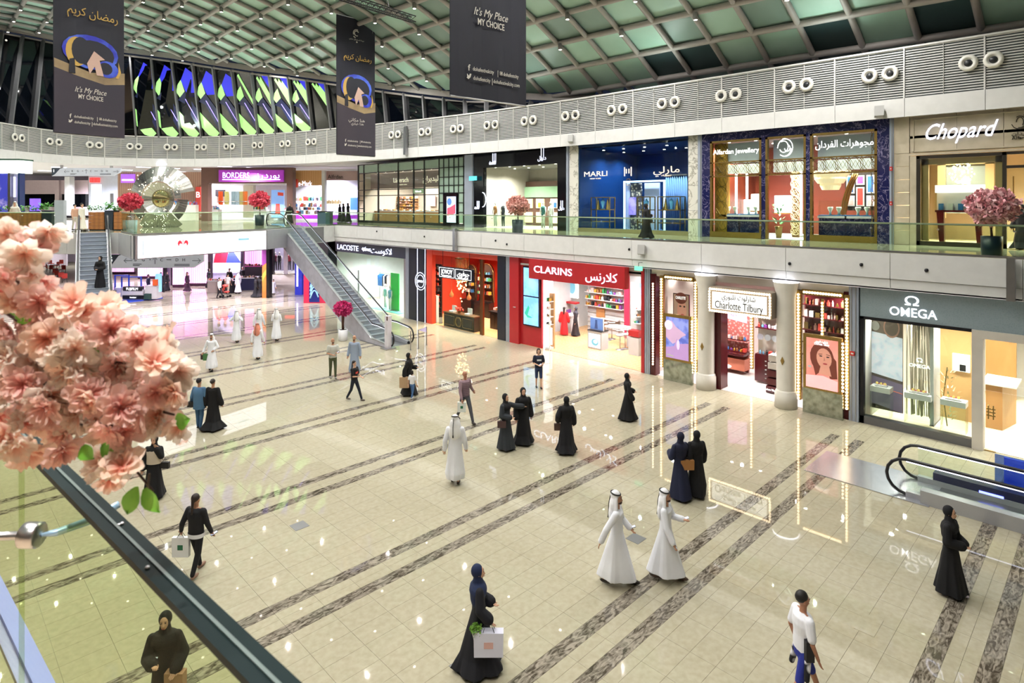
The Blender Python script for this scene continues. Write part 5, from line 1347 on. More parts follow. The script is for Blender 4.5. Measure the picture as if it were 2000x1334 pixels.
for k, (pa, pb, z0, z1, c) in enumerate([(1653, 1669, 8.1, 8.95, SW[2]), (1672, 1688, 8.5, 8.95, SW[5]), (1692, 1708, 8.1, 8.95, SW[2]), (1653, 1669, 7.5, 8.0, SW[7]), (1672, 1688, 7.5, 8.4, SW[0]), (1692, 1708, 7.5, 8.0, SW[7])]):
 f_ = MB().box(X, X + .05, YX(pb, X), YX(pa, X), z0, z1).build('picture_frame', m_lampw if 0 else m_white, s)
 MB().box(X - .01, X, YX(pb, X) + .06, YX(pa, X) - .06, z0 + .06, z1 - .06).build('picture', c, f_)
MB().box(X + .06, X + .12, YX(1712, X), YX(1650, X), 7.3, 9.1).build('backing_wall', m_bronzed, s)
s = thing('window_plant', 'leafy green plant beside the gold door of the middle bay', 'plant', (U + .9, YX(1521, U + .9), Z1))
MB().lathe([(.12, 0), (.17, .5), (.19, .55)], (U + .9, YX(1521, U + .9), Z1 + .02), 12).build('vase', m_gold, s, True)
lf = MB(); rr = random.Random(5)
for k in range(40):
 a = rr.random() * 6.28; z = 6.6 + rr.random() * .9; p = Vector((U + .9 + .15 * cos(a), YX(1521, U + .9) + .15 * sin(a), z)); d = Vector((cos(a), sin(a), .8)) * .2; sd = Vector((-sin(a), cos(a), 0)) * .05
 lf.add([p, p + d * .5 + sd, p + d, p + d * .5 - sd], [(0, 1, 2, 3)])
tag(lf.build('leaves', mat('plant_green', '#3f8f4a', .5), s), kind='stuff')

# ---------------- blue jewellery shop
ya, yb = Y1(1345), Y1(1130)
for (a, b, lb) in [(1345, 1364, 'white veined marble pier right of the blue shop'), (1113, 1130, 'white veined marble pier left of the blue shop')]:
 t = thing('marble_pier', lb, 'pier', (U, Y1((a + b) / 2), Z1), 'white marble piers')
 n = 4
 for k in range(n): MB().box(U - .04, U + .3, Y1(b), Y1(a), Z1 + (ZT - Z1) * k / n + .005, Z1 + (ZT - Z1) * (k + 1) / n - .005).build('marble_slab', m_wht_m, t)
room('wall_9', ya, yb, U, 6.0, Z1, 10.85, mat('blue_carpet', '#3a62a0', .6), m_nite, m_nite, 'interior shell of the blue shop', lights=[(330, 3, 17.5), (330, 3, 21)], lcol=(.75, .86, 1))
t = thing('shop_facade', 'tall blue glazed shop front with pale gold lettering', 'shop front', (U, 19, Z1), 'upper gallery shop fronts')
n = 6
for k in range(n): MB().box(U, U + .02, ya + (yb - ya) * k / n + .006, ya + (yb - ya) * (k + 1) / n - .006, 6.2, ZT).build('glass_pane', m_glassr, t)
MB().box(U - .06, U + .25, ya, yb, Z1, 6.2).build('brass_plinth', mat('brass_dull', '#a59a78', .35, .6), t)
MB().box(U - .02, U + .1, ya, yb, 10.95, ZT).build('header_panel', m_nite, t)
m_pg = mat('pale_gold_light', '#f1dcc0', .4, emit=.9)
letters('MARLI', (U - .03, Y1(1164), 9.36), .3, m_pg, t, XD, width=YX(1142, U) - YX(1187, U)); letters('NEW YORK', (U - .03, Y1(1164), 9.08), .07, m_pg, t, XD, width=.8)
letters('مارلي', (U - .03, Y1(1302), 9.42), .34, m_pg, t, XD, width=YX(1277, U) - YX(1328, U), ar=True); letters('نيويورك', (U - .03, Y1(1302), 9.12), .08, m_pg, t, XD, width=.6, ar=True)
for q in (-.22, -.07, .1, .22): MB().box(U - .05, U - .03, Y1(1228) + q, Y1(1228) + q + .06, 9.15 + (.15 if abs(q) < .15 else 0), 9.65 - (.1 if abs(q) < .15 else 0)).build('emblem_bar', m_pg, t)
for a0 in (0, 1.5): MB().tube([(U - .04, Y1(1228) + .16 * cos(a0 + q * .4), 8.82 + .18 * sin(a0 + q * .4)) for q in range(13)], .012, 5).build('emblem_ring', m_gold, t)
MB().box(U + 1.4, U + 1.6, YX(1157, U + 1.4), Y1(1130), 6.3, 10.9).build('white_marble_return', m_wht_m, t)
s = thing('shop_portal', 'glowing inner doorway with patterned pillar and purple screen in the blue shop', 'portal', (U + 2.6, YX(1250, U + 2.6), Z1))
X = U + 2.6
fr = MB()
for (a, b, c, d) in [(1218, 1221, Z1, 9.0), (1296, 1299, Z1, 9.0)]: fr.box(X - .03, X + .05, YX(b, X), YX(a, X), c, d)
fr.box(X - .03, X + .05, YX(1299, X), YX(1218, X), 8.9, 9.0); fr.build('light_line', mat('ice_light', '#cfe2ff', .4, emit=1.6), s)
MB().box(X + .1, X + .3, YX(1249, X), YX(1230, X), Z1, 8.85).build('patterned_pillar', mat('diamond_pattern', '#d8cdb6', .4, pat=('brick', '#4a4a52', 6)), s)
MB().box(X + .0, X + .1, YX(1240, X), YX(1228, X), 6.95, 8.0).build('purple_screen', mat('purple_screen', '#7468d8', .4, emit=.9, pat=('noise', '#a79af0', 2, .4, .6)), s)
MB().box(X + .2, X + .3, YX(1284, X), YX(1255, X), Z1 + .1, 8.85).build('pale_panel', mat('pale_blue_panel', '#b9c4e6', .5), s)
MB().box(X + .1, X + .2, YX(1228, X), YX(1221, X), Z1, 8.9).build('pale_panel', mat('pale_blue_panel', '#b9c4e6'), s)
s = thing('pleated_curtain', 'tall grey blue pleated curtain at the right of the blue shop', 'curtain', (U + 3.2, YX(1315, U + 3.2), Z1))
X = U + 3.2; a, b = YX(1343, X), YX(1300, X); n = 30
cb = MB(); P = [(X + .06 * sin(k * 2.1), a + (b - a) * k / n) for k in range(n + 1)]; cb.wall(P, Z1 + .05, 9.25, .03); cb.build('pleats', mat('steel_blue_cloth', '#4a6c98', .7), s, True); MB().box(X - .08, X + .08, a, b, 9.25, 9.32).build('rail', m_steel, s)
for i, (px, lb) in enumerate([(1172, 'glass and gold jewellery case with blue bust, left in the blue shop'), (1257, 'small glass jewellery case in the middle of the blue shop'), (1306, 'glass and gold jewellery case with blue bust, right in the blue shop')]):
 X = U + .7; y = YX(px, X); w_ = [.68, .4, .68][i]
 s = thing('jewel_case', lb, 'display case', (X, y, Z1), 'gold-framed jewellery cases in the blue shop')
 fr = MB()
 for q in (-w_, w_): fr.box(X, X + .05, y + q - .025, y + q + .025, Z1 + .2, 8.0); fr.box(X + .5, X + .55, y + q - .025, y + q + .025, Z1 + .2, 8.0)
 for z in (6.55, 7.25, 7.97): fr.box(X, X + .55, y - w_, y + w_, z, z + .05)
 fr.build('gold_frame', m_gold, s)
 MB().box(X + .5, X + .52, y - w_, y + w_, 7.3, 7.95).build('glass_side', m_glassr, s)
 MB().lathe([(.12, 0), (.06, .1), (.14, .35), (.16, .45), (.06, .52), (.05, .6)], (X + .28, y, 7.3), 12, sx=.6).build('blue_bust', mat('sky_bust', '#5fa8e0', .5), s, True)
 for q in (-.35, .35):
  if i != 1: MB().lathe([(.14, 0), (.02, .62)], (X + .28, y + q, 7.3), 8).build('gold_cone', m_gold, s)

# ---------------- black shop front
ya, yb = Y1(1107), Y1(927)
room('wall_10', ya, yb, U, 5.5, Z1, 10.2, mat('pale_floor', '#d9d6cc', .2), mat('taupe_wall', '#c7bfb4', .5), m_white, 'interior shell of the black-fronted shop', lights=[(648, 2, 26), (648, 2, 30)], lcol=(1, .95, .88))
t = thing('shop_facade', 'gloss black shop front with small white vertical lettering', 'shop front', (U, 28, Z1), 'upper gallery shop fronts')
oy0, oy1 = Y1(1090), Y1(945)
MB().box(U - .06, U + .25, oy1, yb, Z1, ZT).build('black_side', m_blk, t); MB().box(U - .06, U + .25, ya, oy0, Z1, ZT).build('black_side', m_blk, t); MB().box(U - .06, U + .25, oy0, oy1, 10.1, ZT).build('black_header', m_blk, t)
for k in range(4): MB().box(U, U + .02, oy0 + (oy1 - oy0) * k / 4 + .005, oy0 + (oy1 - oy0) * (k + 1) / 4 - .005, Z1 + .03, 10.1).build('glass_pane', m_glassr, t)
def tall_word(y, z, w_, k=1.0, ar=False):
 letters('dunhill' if not ar else 'دنهل', (U - .08, y, z), .26 * k, m_glowb, t, XD, width=w_, ar=ar)
 for q in ((.02, .16, .30) if not ar else (-.05, .12)): MB().box(U - .09, U - .07, y - q * w_ / .6 - .02, y - q * w_ / .6 + .02, z, z + .62 * k).build('tall_stroke', m_glowb, t)
tall_word(YX(963.5, U), 10.42, .66); tall_word(YX(1060, U), 10.5, .7, ar=True)
tall_word(YX(933, U), 7.35, .48, .75); tall_word(YX(1098, U), 7.35, .48, .75, ar=True)
MB().tube([(U - .08, Y1(944) + .34 * cos(a), 7.9 + .5 * sin(a)) for a in [pi * .5 + k * .26 for k in range(13)]], .03, 6).build('light_arc', m_glowb, t)
X = U + 4.6
s = thing('wardrobe_wall', 'brown clothes wall with lit niches and arch inside the black-fronted shop', 'shelf unit', (X, YX(1020, X), Z1))
MB().box(X + .5, X + .6, YX(1100, X), YX(940, X), Z1, 9.3).build('brown_panels', mat('walnut_panel', '#5c4036', .4), s)
for k, (pa, pb) in enumerate([(968, 982), (994, 1006), (1010, 1032), (1040, 1055), (1068, 1088)]):
 MB().box(X + .38, X + .5, YX(pb, X), YX(pa, X), 7.3, 8.0).build('lit_niche', mat('niche_cream', '#f3dfbb', .5, emit=.6), s)
 MB().box(X + .3, X + .42, YX((pa + pb) / 2 + 2, X), YX((pa + pb) / 2 - 2, X), 7.35, 7.7).build('handbag', SW[(2, 8, 6, 4, 2)[k]], s)
 MB().box(X + .38, X + .5, YX(pb, X), YX(pa, X), 6.2, 7.0).build('lit_niche', mat('niche_cream', '#f3dfbb'), s)
MB().box(X + .36, X + .42, YX(1088, X), YX(958, X), 8.1, 8.9).build('green_glass_band', mat('pale_green_band', '#9fc3a0', .3), s)
for k, (px, mt, lb) in enumerate([(968, SW[8], 'mannequin in khaki jacket in the black-fronted shop'), (983, SW[6], 'mannequin in black coat in the black-fronted shop'), (1061, mat('teal_cloth', '#1f5a56', .7), 'mannequin in teal coat at the right of the black-fronted shop'), (1076, SW[1], 'mannequin in white shirt beside the teal one')]):
 mannequin(lb, U + 1.0, YX(px, U + 1), Z1 + .02, mt, SW[1] if k != 1 else SW[6], group='mannequins of the black-fronted shop')

# ---------------- chocolate shop with black grid
ya, yb = Y1(908), Y1(700)
room('wall_11', ya, yb, U, 6.0, Z1, 10.4, mat('pale_floor', '#d9d6cc'), mat('cream_wall', '#d9cdbd', .5), m_white, 'interior shell of the chocolate shop', lights=[(520, 3.4, 36), (520, 3.4, 40), (520, 3.4, 44.5)], lcol=(1, .93, .92))
t = thing('shop_facade', 'black gridded glass front of the chocolate shop', 'shop front', (U, 40, Z1), 'upper gallery shop fronts')
m_grid = mat('grid_black', '#15181a', .4); m_frost = mat('frosted_green_glass', '#9fb8ac', .3)
X = U - .02
def gbar(p0, p1, z0, z1): MB().box(X - .05, X + .06, YX(p1, X), YX(p0, X), z0, z1).build('grid_bar', m_grid, t)
hz = [(700, 858, 10.28), (700, 858, 8.82), (700, 858, 8.32), (700, 858, 10.98 + .05), (858, 908, 11.0), (858, 908, 10.3), (858, 908, 9.6), (858, 908, 8.98), (858, 908, 8.42), (700, 711, 9.6), (700, 711, 7.9), (700, 711, 7.2), (700, 711, 6.5)]
for (a, b, z) in hz: gbar(a, b, z - .03, z + .03)
for z in (7.7, 7.0): gbar(858, 867, z - .03, z + .03); gbar(896, 906, z - .03, z + .03)
for px in (700, 711, 739, 778, 808, 829, 858, 906): gbar(px - .7, px + .7, Z1 + .02, 11.06)
for px in (867, 877, 887, 896): gbar(px - .5, px + .5, 8.42, 11.0)
gbar(867, 868, Z1, 8.42); gbar(895, 896, Z1, 8.42); gbar(700, 908, Z1, Z1 + .2)
for (pa, pb, z0, z1) in [(711, 739, 10.3, 11.0), (739, 778, 10.3, 11), (778, 808, 10.3, 11), (808, 858, 10.3, 11), (701, 711, 10.3, 11)] + [(a, b, z0, z1) for (a, b) in ((858, 867), (867, 877), (877, 887), (887, 896), (896, 906)) for (z0, z1) in ((10.3, 11.0), (9.6, 10.3), (8.98, 9.6), (8.42, 8.98))] + [(858, 867, 7.7, 8.42), (858, 867, 7, 7.7), (858, 867, 6.2, 7), (896, 906, 7.7, 8.42), (896, 906, 7, 7.7), (896, 906, 6.2, 7)]:
 MB().box(X + .0, X + .02, YX(pb, X) + .02, YX(pa, X) - .02, z0 + .03, z1 - .03).build('frosted_pane', m_frost, t)
MB().box(X, X + .015, YX(858, X), YX(711, X), Z1 + .2, 10.25).build('glass_pane', m_glassr, t)
MB().box(U + 1.2, U + 1.4, YX(858, U + 1.2), YX(712, U + 1.2), 8.95, 10.25).build('mauve_fascia', mat('mauve_fascia', '#a88f92', .5), t)
m_cho = mat('sign_dark_gold', '#efe6cf', .4, emit=.8)
letters('Läderach', (U + 1.15, YX(783, U + 1.15), 9.65), .42, m_cho, t, XD, width=YX(769, U) - YX(799, U)); letters('chocolatier suisse', (U + 1.15, YX(786, U + 1.15), 9.25), .1, m_cho, t, XD, width=1.3)
letters('ليديراخ', (U + 1.15, YX(841, U + 1.15), 9.65), .42, m_cho, t, XD, width=YX(826, U) - YX(857, U), ar=True)
letters('Läderach', (U - .1, YX(819, U), 8.6), .14, m_glow, t, XD, width=.75); MB().box(U - .08, U - .02, YX(829, U), YX(809, U), 8.42, 8.78).build('door_sign', mat('sign_green', '#7f9c7c', .4), t)
s = thing('advert_pillar', 'tall black framed advertising screen in the chocolate shop front', 'screen', (U - .1, Y1(881), Z1))
MB().box(U - .14, U + .05, YX(895, U), YX(868, U), Z1, 8.42).build('case', m_blk, s); P = planeX(U - .15, 872.5, 890.5, 6.25, 8.15)
P.poly([(0, 0), (1, 0), (1, 1), (0, 1)], mat('advert_light', '#cfe0ff', .4, emit=1.1), 'screen', s); P.poly([(.05, .25), (.95, .35), (.95, .72), (.4, .6), (.05, .55)], mat('advert_red', '#e0506a', .4, emit=.8), 'red_picture', s); P.oval(.3, .8, .25, .14, mat('advert_blue', '#5a7fc8', .4, emit=.8), 'blue_picture', s)
s = thing('chocolate_shelves', 'long shelves of packed chocolates behind the black grid', 'shelf unit', (U + 3.6, YX(770, U + 3.6), Z1))
shelves(None, U + 4.2, YX(812, U + 3.8), YX(728, U + 3.8), [6.9, 7.15, 7.4, 7.65, 7.9, 8.1], 3, .17, random.Random(44), s, m_woodw, goods=[SW[8], SW[1], SW[4], mat('choc_brown', '#5a3624', .5), SW[7]])
MB().box(U + 4.2, U + 4.3, YX(812, U + 4), YX(728, U + 4), Z1, 8.3).build('back_panel', m_woodw, s)
s = thing('wood_counter', 'long wooden counter with chocolate trays in the chocolate shop', 'counter', (U + 1.6, YX(780, U + 1.6), Z1))
MB().box(U + 1.6, U + 2.2, YX(858, U + 1.6), YX(724, U + 1.6), Z1 + .02, 6.95).build('body', m_woodw, s); MB().box(U + 1.55, U + 2.25, YX(858, U + 1.6), YX(724, U + 1.6), 6.95, 7.0).build('top', m_white, s)
shelves(None, U + 2.2, YX(850, U + 1.6), YX(730, U + 1.6), [7.02], 3, .1, random.Random(45), s, m_white, goods=[SW[8], SW[4], SW[1]])
s = thing('advert_posters', 'pair of food posters high on the chocolate shop back wall', 'poster', (U + 5.8, YX(770, U + 5.8), 8)); X = U + 5.8
MB().box(X, X + .05, YX(775, X), YX(762, X), 8.1, 8.9).build('poster_sheet', SW[8], s); MB().box(X, X + .05, YX(850, X), YX(838, X), 7.4, 8.4).build('poster_sheet', SW[7], s)

# ================================================================== FAR SHOPS AND HALLS (square to the line of sight)
def cb(px0, py0, px1, py1, d, th, name, m, parent): return MB().cbox(px0, py0, px1, py1, d, th).build(name, m, parent)
def zpx(z, d): return CY - (z - EYE) * F / d
def yfl(d): return zpx(Z1, d)
# book shop
d = 57.5
t = thing('shop_facade', 'brown book shop front with purple lit sign', 'shop front', tuple(DP(480, yfl(d), d)), 'upper gallery shop fronts')
m_brn = mat('brown_cladding', '#5d4038', .5); 
cb(393, 327, 406, 433, d, .8, 'brown_side', m_brn, t); cb(560, 327, 572, 433, d, .8, 'brown_side', m_brn, t); cb(406, 327, 560, 358, d, .8, 'brown_header', m_brn, t)
cb(427, 332, 553, 355, d - .25, .25, 'sign_board', mat('purple_sign', '#8c2f9a', .4, emit=.6), t)
for a in (434, 499): 
 b_ = 488 if a == 434 else 547
 cb(a, 350, b_, 351.6, d - .3, .05, 'sign_underline', m_glowb, t)
letters('BORDERS', DP(461, 342, d - .28), .55, m_glowb, t, RT, width=2.5); letters('بوردرز', DP(523, 342, d - .28), .55, m_glowb, t, RT, width=2.2, ar=True)
m_litw = mat('lit_shop_wall', '#e9e2ee', .5)
cb(406, 358, 560, 433, d + 7, .2, 'back_wall', m_litw, t); cb(406, 356, 560, 358.5, d + .2, 6, 'soffit', m_white, t)
cb(420, 370, 440, 384, d + 6.7, .1, 'wall_screen', m_dark, t); cb(475, 362, 495, 425, d + 5, .6, 'inner_column', m_cream, t)
ri = random.Random(9)
for k, (px, cc) in enumerate([(431, '#e2602c'), (443, '#d8cf8c'), (456, '#9fb4c4'), (464, '#b4c8d8'), (472, '#c8b878'), (479, '#e07a3a')]):
 s = thing('hanging_cloth', ['orange', 'pale yellow', 'grey blue', 'light blue', 'sand', 'bright orange'][k] + ' cloth hanging on the rail in front of the book shop', 'cloth', tuple(DP(px, 425, d - 3)), 'cloths on the rail before the book shop')
 b = MB(); nn_ = 6; P_ = [DP(px - 4.5 + 9 * i / nn_, 400, d - 3) + FW * (.08 * (i % 2)) for i in range(nn_ + 1)]
 for i in range(nn_):
  p, q = P_[i], P_[i + 1]; dz = Vector((0, 0, 1.2)); b.add([p, q, q + dz, p + dz], [(0, 1, 2, 3)])
 b.build('cloth_folds', mat('cloth_' + cc[1:], cc, .8), s); MB().tube([DP(px - 5, 393.5, d - 3), DP(px + 5, 393.5, d - 3)], .03, 5).build('rail', m_steel, s)
for k, (pa, pb, lb) in enumerate([(410, 426, 'book table left inside the book shop'), (495, 520, 'book table with bright stacks inside the book shop'), (535, 556, 'book stand by the right side of the book shop')]):
 s = thing('book_table', lb, 'table', tuple(DP((pa + pb) / 2, yfl(d + 3), d + 3)), 'book tables'); cb(pa, 409, pb, yfl(d + 3) - .2, d + 3, .8, 'table_body', m_white, s)
 b = {}
 for i in range(12):
  x0_ = pa + (pb - pa) * i / 12; mm = ri.choice(SW); b.setdefault(mm.name, (MB(), mm))[0].cbox(x0_, 409 - ri.uniform(2, 8), x0_ + (pb - pa) / 14, 409, d + 3.1, .4)
 for bb, mm in b.values(): tag(bb.build('books', mm, s), kind='stuff')
s = thing('advert_banner', 'light blue upright advert banner inside the book shop', 'banner', tuple(DP(542, 425, d + 2))); P = Plane(DP(530, 425, d + 2), RT, 1.25, 2.7, -FW)
MB().prism([P.p(0, 0), P.p(1, 0), P.p(1, 1), P.p(0, 1)], FW * .05).build('sheet', mat('sky_sheet', '#7fa6e8', .5, emit=.5), s); P.poly([(.3, .15), (.7, .15), (.65, .5), (.35, .5)], SW[0], 'figure_print', s); P.poly([(.5, .8), (.95, .78), (.95, .9), (.5, .92)], SW[0], 'caption', s); MB().cbox(528, 425, 556, 426.5, d + 2, .3).build('foot', m_steel, s)
# bright neighbour shop
d = 59.5
t = thing('shop_facade', 'bright white corner shop with colourful goods right of the book shop', 'shop front', tuple(DP(603, yfl(d), d)), 'upper gallery shop fronts')
cb(572, 333, 632, 362, d, .4, 'wood_header', m_woodw, t); cb(628, 333, 634, 433, d - .3, .6, 'side_post', m_white, t); cb(572, 362, 630, 431, d + 4, .2, 'back_wall', m_litw, t); cb(574, 365, 614, 425, d, .03, 'glass_pane', m_glassr, t); cb(574, 350, 581, 366, d - .2, .2, 'red_sign_block', SW[0], t)
letters('e-Mark', DP(596, 358, d - .1), .5, m_glowb, t, RT, width=1.3)
b = {}
for i in range(60):
 x0_ = ri.uniform(574, 626); y0_ = ri.choice([404, 410, 418, 392]) ; mm = ri.choice(SW); b.setdefault(mm.name, (MB(), mm))[0].cbox(x0_, y0_ - ri.uniform(4, 9), x0_ + ri.uniform(2, 5), y0_, d + 2.5, .3)
for bb, mm in b.values(): tag(bb.build('goods', mm, t), kind='stuff')
for y_ in (392, 404, 410, 418): cb(573, y_, 627, y_ + .8, d + 2.4, .5, 'shelf', m_white, t)
# pale perfume shop beside it
t = thing('shop_facade', 'pale pink shop front with dark small lettering left of the black grid', 'shop front', tuple(DP(665, yfl(60), 60)), 'upper gallery shop fronts')
d = 60.5
cb(634, 334, 706, 352, d, .4, 'header_panel', mat('rose_beige', '#b9a09c', .5), t); cb(634, 352, 706, 434, d + 3, .2, 'back_wall', mat('lit_lilac_wall', '#e3d8f0', .5), t); cb(634, 352, 706, 434, d, .03, 'glass_pane', m_glassr, t); cb(632, 334, 636, 434, d - .1, .4, 'side_post', m_white, t)
letters('Alfrdan', DP(655, 345, d - .05), .4, m_bronzed, t, RT, width=1.5)
cb(637, 398, 668, 399, d + 2, .4, 'shelf', m_white, t); b = MB()
for i in range(9): b.cbox(638 + i * 3.2, 392 - (i % 2) * 2, 640 + i * 3.2, 398, d + 2.1, .2)
tag(b.build('perfume_bottles', m_gold, t), kind='stuff'); cb(684, 386, 700, 410, d + 2.5, .1, 'blue_picture', mat('blue_pic', '#3f66c8', .4, emit=.6), t)
cb(570, 420, 700, 427.5, d - 1.2, .1, 'purple_light_strip', mat('purple_light', '#a02ad0', .4, emit=1.1), t)
# brown wood wall and shops left of the book shop
d = 62
t = thing('shop_facade', 'brown timber wall with violet sign left of the silver disc', 'shop front', tuple(DP(300, yfl(d), d)), 'upper gallery shop fronts')
cb(230, 336, 393, 433, d, .4, 'timber_cladding', mat('timber_mauve', '#a88672', .5, pat=('wave', '#93705e', 2, 1, (1, 1, .2))), t); cb(236, 340, 262, 357, d - .2, .2, 'violet_sign', mat('violet_sign', '#9a5ad8', .4, emit=.9), t); cb(238, 350, 260, 353, d - .3, .1, 'white_line', m_glowb, t)
cb(382, 365, 392, 412, d - .3, .3, 'red_banner', SW[0], t); letters('B', DP(387, 380, d - .35), .6, m_glow, t, RT)
cb(300, 400, 382, 433, d - 2.5, .6, 'low_counter', mat('pale_counter', '#e4dccf', .5), t)
b = {}
for i in range(60):
 x0_ = ri.uniform(300, 380); mm = ri.choice(SW + [m_gold]); b.setdefault(mm.name, (MB(), mm))[0].cbox(x0_, 400 - ri.uniform(2, 8), x0_ + 2.5, 400, d - 2.4, .3)
for bb, mm in b.values(): tag(bb.build('goods', mm, t), kind='stuff')
d = 66
t = thing('shop_facade', 'white shop front with small red sign near the far cafe', 'shop front', tuple(DP(200, yfl(d), d)), 'upper gallery shop fronts')
cb(173, 342, 230, 431, d, .3, 'white_wall', mat('cool_white_wall', '#c6ccda', .5), t); cb(178, 360, 197, 425, d - .1, .1, 'lit_doorway', mat('ice_white', '#eef4ff', .4, emit=1.2), t); cb(215, 378, 221, 396, d - .1, .1, 'grey_picture', m_steel, t)
for k in range(3): cb(175 + k * 6.5, 347, 180 + k * 6.5, 356, d - .2, .2, 'red_letter', mat('red_light', '#ff3a3a', .4, emit=1.2), t)
d = 72
t = thing('cafe_wall', 'long beige bulkhead above dark windows at the back of the upper hall', 'wall panel', tuple(DP(100, yfl(d), d)))
cb(38, 352, 172, 379, d, .4, 'bulkhead', mat('mauve_beige', '#b3a1a4', .6), t)
for k, (a, b) in enumerate([(38, 60), (61, 86), (87, 107), (116, 126), (136, 172)]): cb(a, 379, b, 404, d + .2, .1, 'dark_window', m_clg, t)
cb(107, 352, 115, 421, d - .3, .6, 'wall_pier', mat('mauve_beige', '#b3a1a4'), t); cb(126, 345, 136, 421, d - 1.5, .8, 'round_pier', m_white, t); cb(38, 404, 172, 421, d - .1, .1, 'lower_wall', mat('mauve_beige', '#b3a1a4'), t)
s = thing('purple_screen', 'glowing purple advert screen beyond the wooden planters', 'screen', tuple(DP(67, 412, 50))); cb(58, 388, 76, 412, 50, .2, 'screen', mat('violet_screen', '#6a4af0', .4, emit=1.2), s); cb(57, 387, 77, yfl(50.2), 50.2, .1, 'case', m_dark, s)
d = 44
t = thing('corner_shop', 'corner shop at the far left with glowing white sign box and blue posters', 'shop front', tuple(DP(10, yfl(d), d)), 'upper gallery shop fronts')
cb(-70, 313, 19, 338, d, 1.2, 'lit_sign_box', mat('white_box_light', '#f4fff4', .4, emit=1.4), t); cb(20, 313, 38, 338, d, 1.2, 'lit_sign_box', mat('white_box_light', '#f4fff4'), t); cb(-70, 310, 38, 313, d, 1.3, 'green_edge', mat('dark_green_edge', '#2a5040', .5), t)
cb(-70, 339, 14, 420, d + .3, .2, 'blue_poster', mat('blue_poster', '#3a3fae', .4, emit=.6, pat=('noise', '#c7b8e0', .9, .5, .62)), t); cb(15, 338, 20, 438, d, .5, 'steel_post', m_steel, t); cb(21, 340, 34, 430, d + .3, .1, 'lilac_panel', mat('lilac_panel', '#b5b2d8', .4), t); cb(26, 345, 28.5, 385, d + .1, .1, 'light_tube', m_glowb, t); cb(35, 338, 38, 440, d, .5, 'blue_post', m_nite, t)
# hanging wayfinding signs
def way_sign(px0, px1, pyt, pyb, d, z_hang, num, label):
 t = thing('hanging_sign', label, 'sign', tuple(DP((px0 + px1) / 2, pyb, d)), 'hanging way signs')
 wd = (px1 - px0) / F * d; P = Plane(DP(px0, pyb, d), RT, wd, (pyb - pyt) / F * d, -FW)
 MB().prism([P.p(0, .0), P.p(.9, .04), P.p(1, .5), P.p(1, 1), P.p(0, 1)], FW * .12).build('board', mat('sign_pale', '#c3c9d4', .4, emit=.3), t)
 P.poly([(0, 0), (.05, .25), (.12, .9), (.16, 1), (0, 1)], mat('sign_slate', '#2e3a48', .4), 'level_tab', t)
 letters(num, P.p(.035, .66, .03), .36 * P.h, m_glow, t, RT)
 m_in = mat('sign_grey_ink', '#4a5060', .5)
 for (u, dr) in [(.22, -1), (.5, 0), (.93, 1)]:
  a = P.p(u, .55, .02)
  if dr: MB().tube([a - RT * .25 * dr, a + RT * .25 * dr], .015, 4).build('arrow', m_in, t); MB().tube([a + RT * (.1 * dr) + UP * .13, a + RT * .25 * dr, a + RT * (.1 * dr) - UP * .13], .015, 4).build('arrow_head', m_in, t)
  else: MB().tube([a - UP * .2, a + UP * .2], .015, 4).build('arrow', m_in, t); MB().tube([a + RT * .13 + UP * .06, a + UP * .2, a - RT * .13 + UP * .06], .015, 4).build('arrow_head', m_in, t)
 for (u, tx) in [(.3, 'B'), (.38, 'G'), (.57, 'C'), (.73, 'D'), (.8, 'H')]: letters(tx, P.p(u, .62, .02), .22 * P.h, m_in, t, RT)
 for (u0, u1, v) in [(.27, .36, .28), (.27, .34, .18), (.7, .86, .26), (.7, .86, .16), (.44, .46, .6), (.62, .67, .6)]: P.poly([(u0, v), (u1, v), (u1, v + .05), (u0, v + .05)], m_in, 'small_print', t)
 for q in (.14, .86):
  a = P.p(q, 1); MB().cbox(px0 + (px1 - px0) * q - 2.5, zpx(z_hang, d), px0 + (px1 - px0) * q + 2.5, pyt, d + .05, .1).build('hanger', m_steel, t)
way_sign(101, 236, 328, 344, 57.5, 11.3, '1', 'long pale hanging way sign with number 1 on the upper floor')
# planters, bins and info pillar of the upper floor
m_slat = mat('planter_wood', '#a8703f', .5, pat=('wave', '#93603a', 3, 1.5, (.5, .5, 6)))
d = 37.5
def leafball(px0, px1, py0, py1, d, n, m, t, rnd=random.Random(2), sz=.16):
 lf = MB()
 for k in range(n):
  p = DP(rnd.uniform(px0, px1), rnd.uniform(py0, py1), d + rnd.uniform(-.3, .3)); a = rnd.random() * 6.28; dv = Vector((cos(a), sin(a), rnd.uniform(.2, 1))) * sz; sd = Vector((-sin(a), cos(a), 0)) * sz * .3
  lf.add([p, p + dv * .5 + sd, p + dv, p + dv * .5 - sd], [(0, 1, 2, 3)])
 tag(lf.build('foliage', m, t), kind='stuff')
m_leafg = mat('planter_leaf', '#4c8f3a', .5)
for k, (a, b, lb) in enumerate([(-30, 19, 'wooden planter with green leaves at the far left edge'), (41, 80, 'wide wooden planter with white flowers left of the pale pillar'), (173, 203, 'wooden planter right of the escalator head'), (222, 238, 'narrow wooden planter by the glass corner')]):
 s = thing('wooden_planter', lb, 'planter', tuple(DP((a + b) / 2, yfl(d), d)), 'wooden planters of the upper floor')
 z_ = yfl(d)
 for i in range(5): cb(a, 414 + (z_ - 2 - 414) * i / 5 + .3, b, 414 + (z_ - 2 - 414) * (i + 1) / 5, d, .9, 'slat', m_slat, s)
 cb(a + 1, z_ - 2, b - 1, z_ - .1, d + .1, .7, 'plinth', m_dark, s)
 leafball(a, b, 404, 413, d + .4, 90, m_leafg, s, random.Random(k)); leafball(a + 4, b - 4, 403, 408, d + .2, 30, m_white, s, random.Random(k + 9), .1)
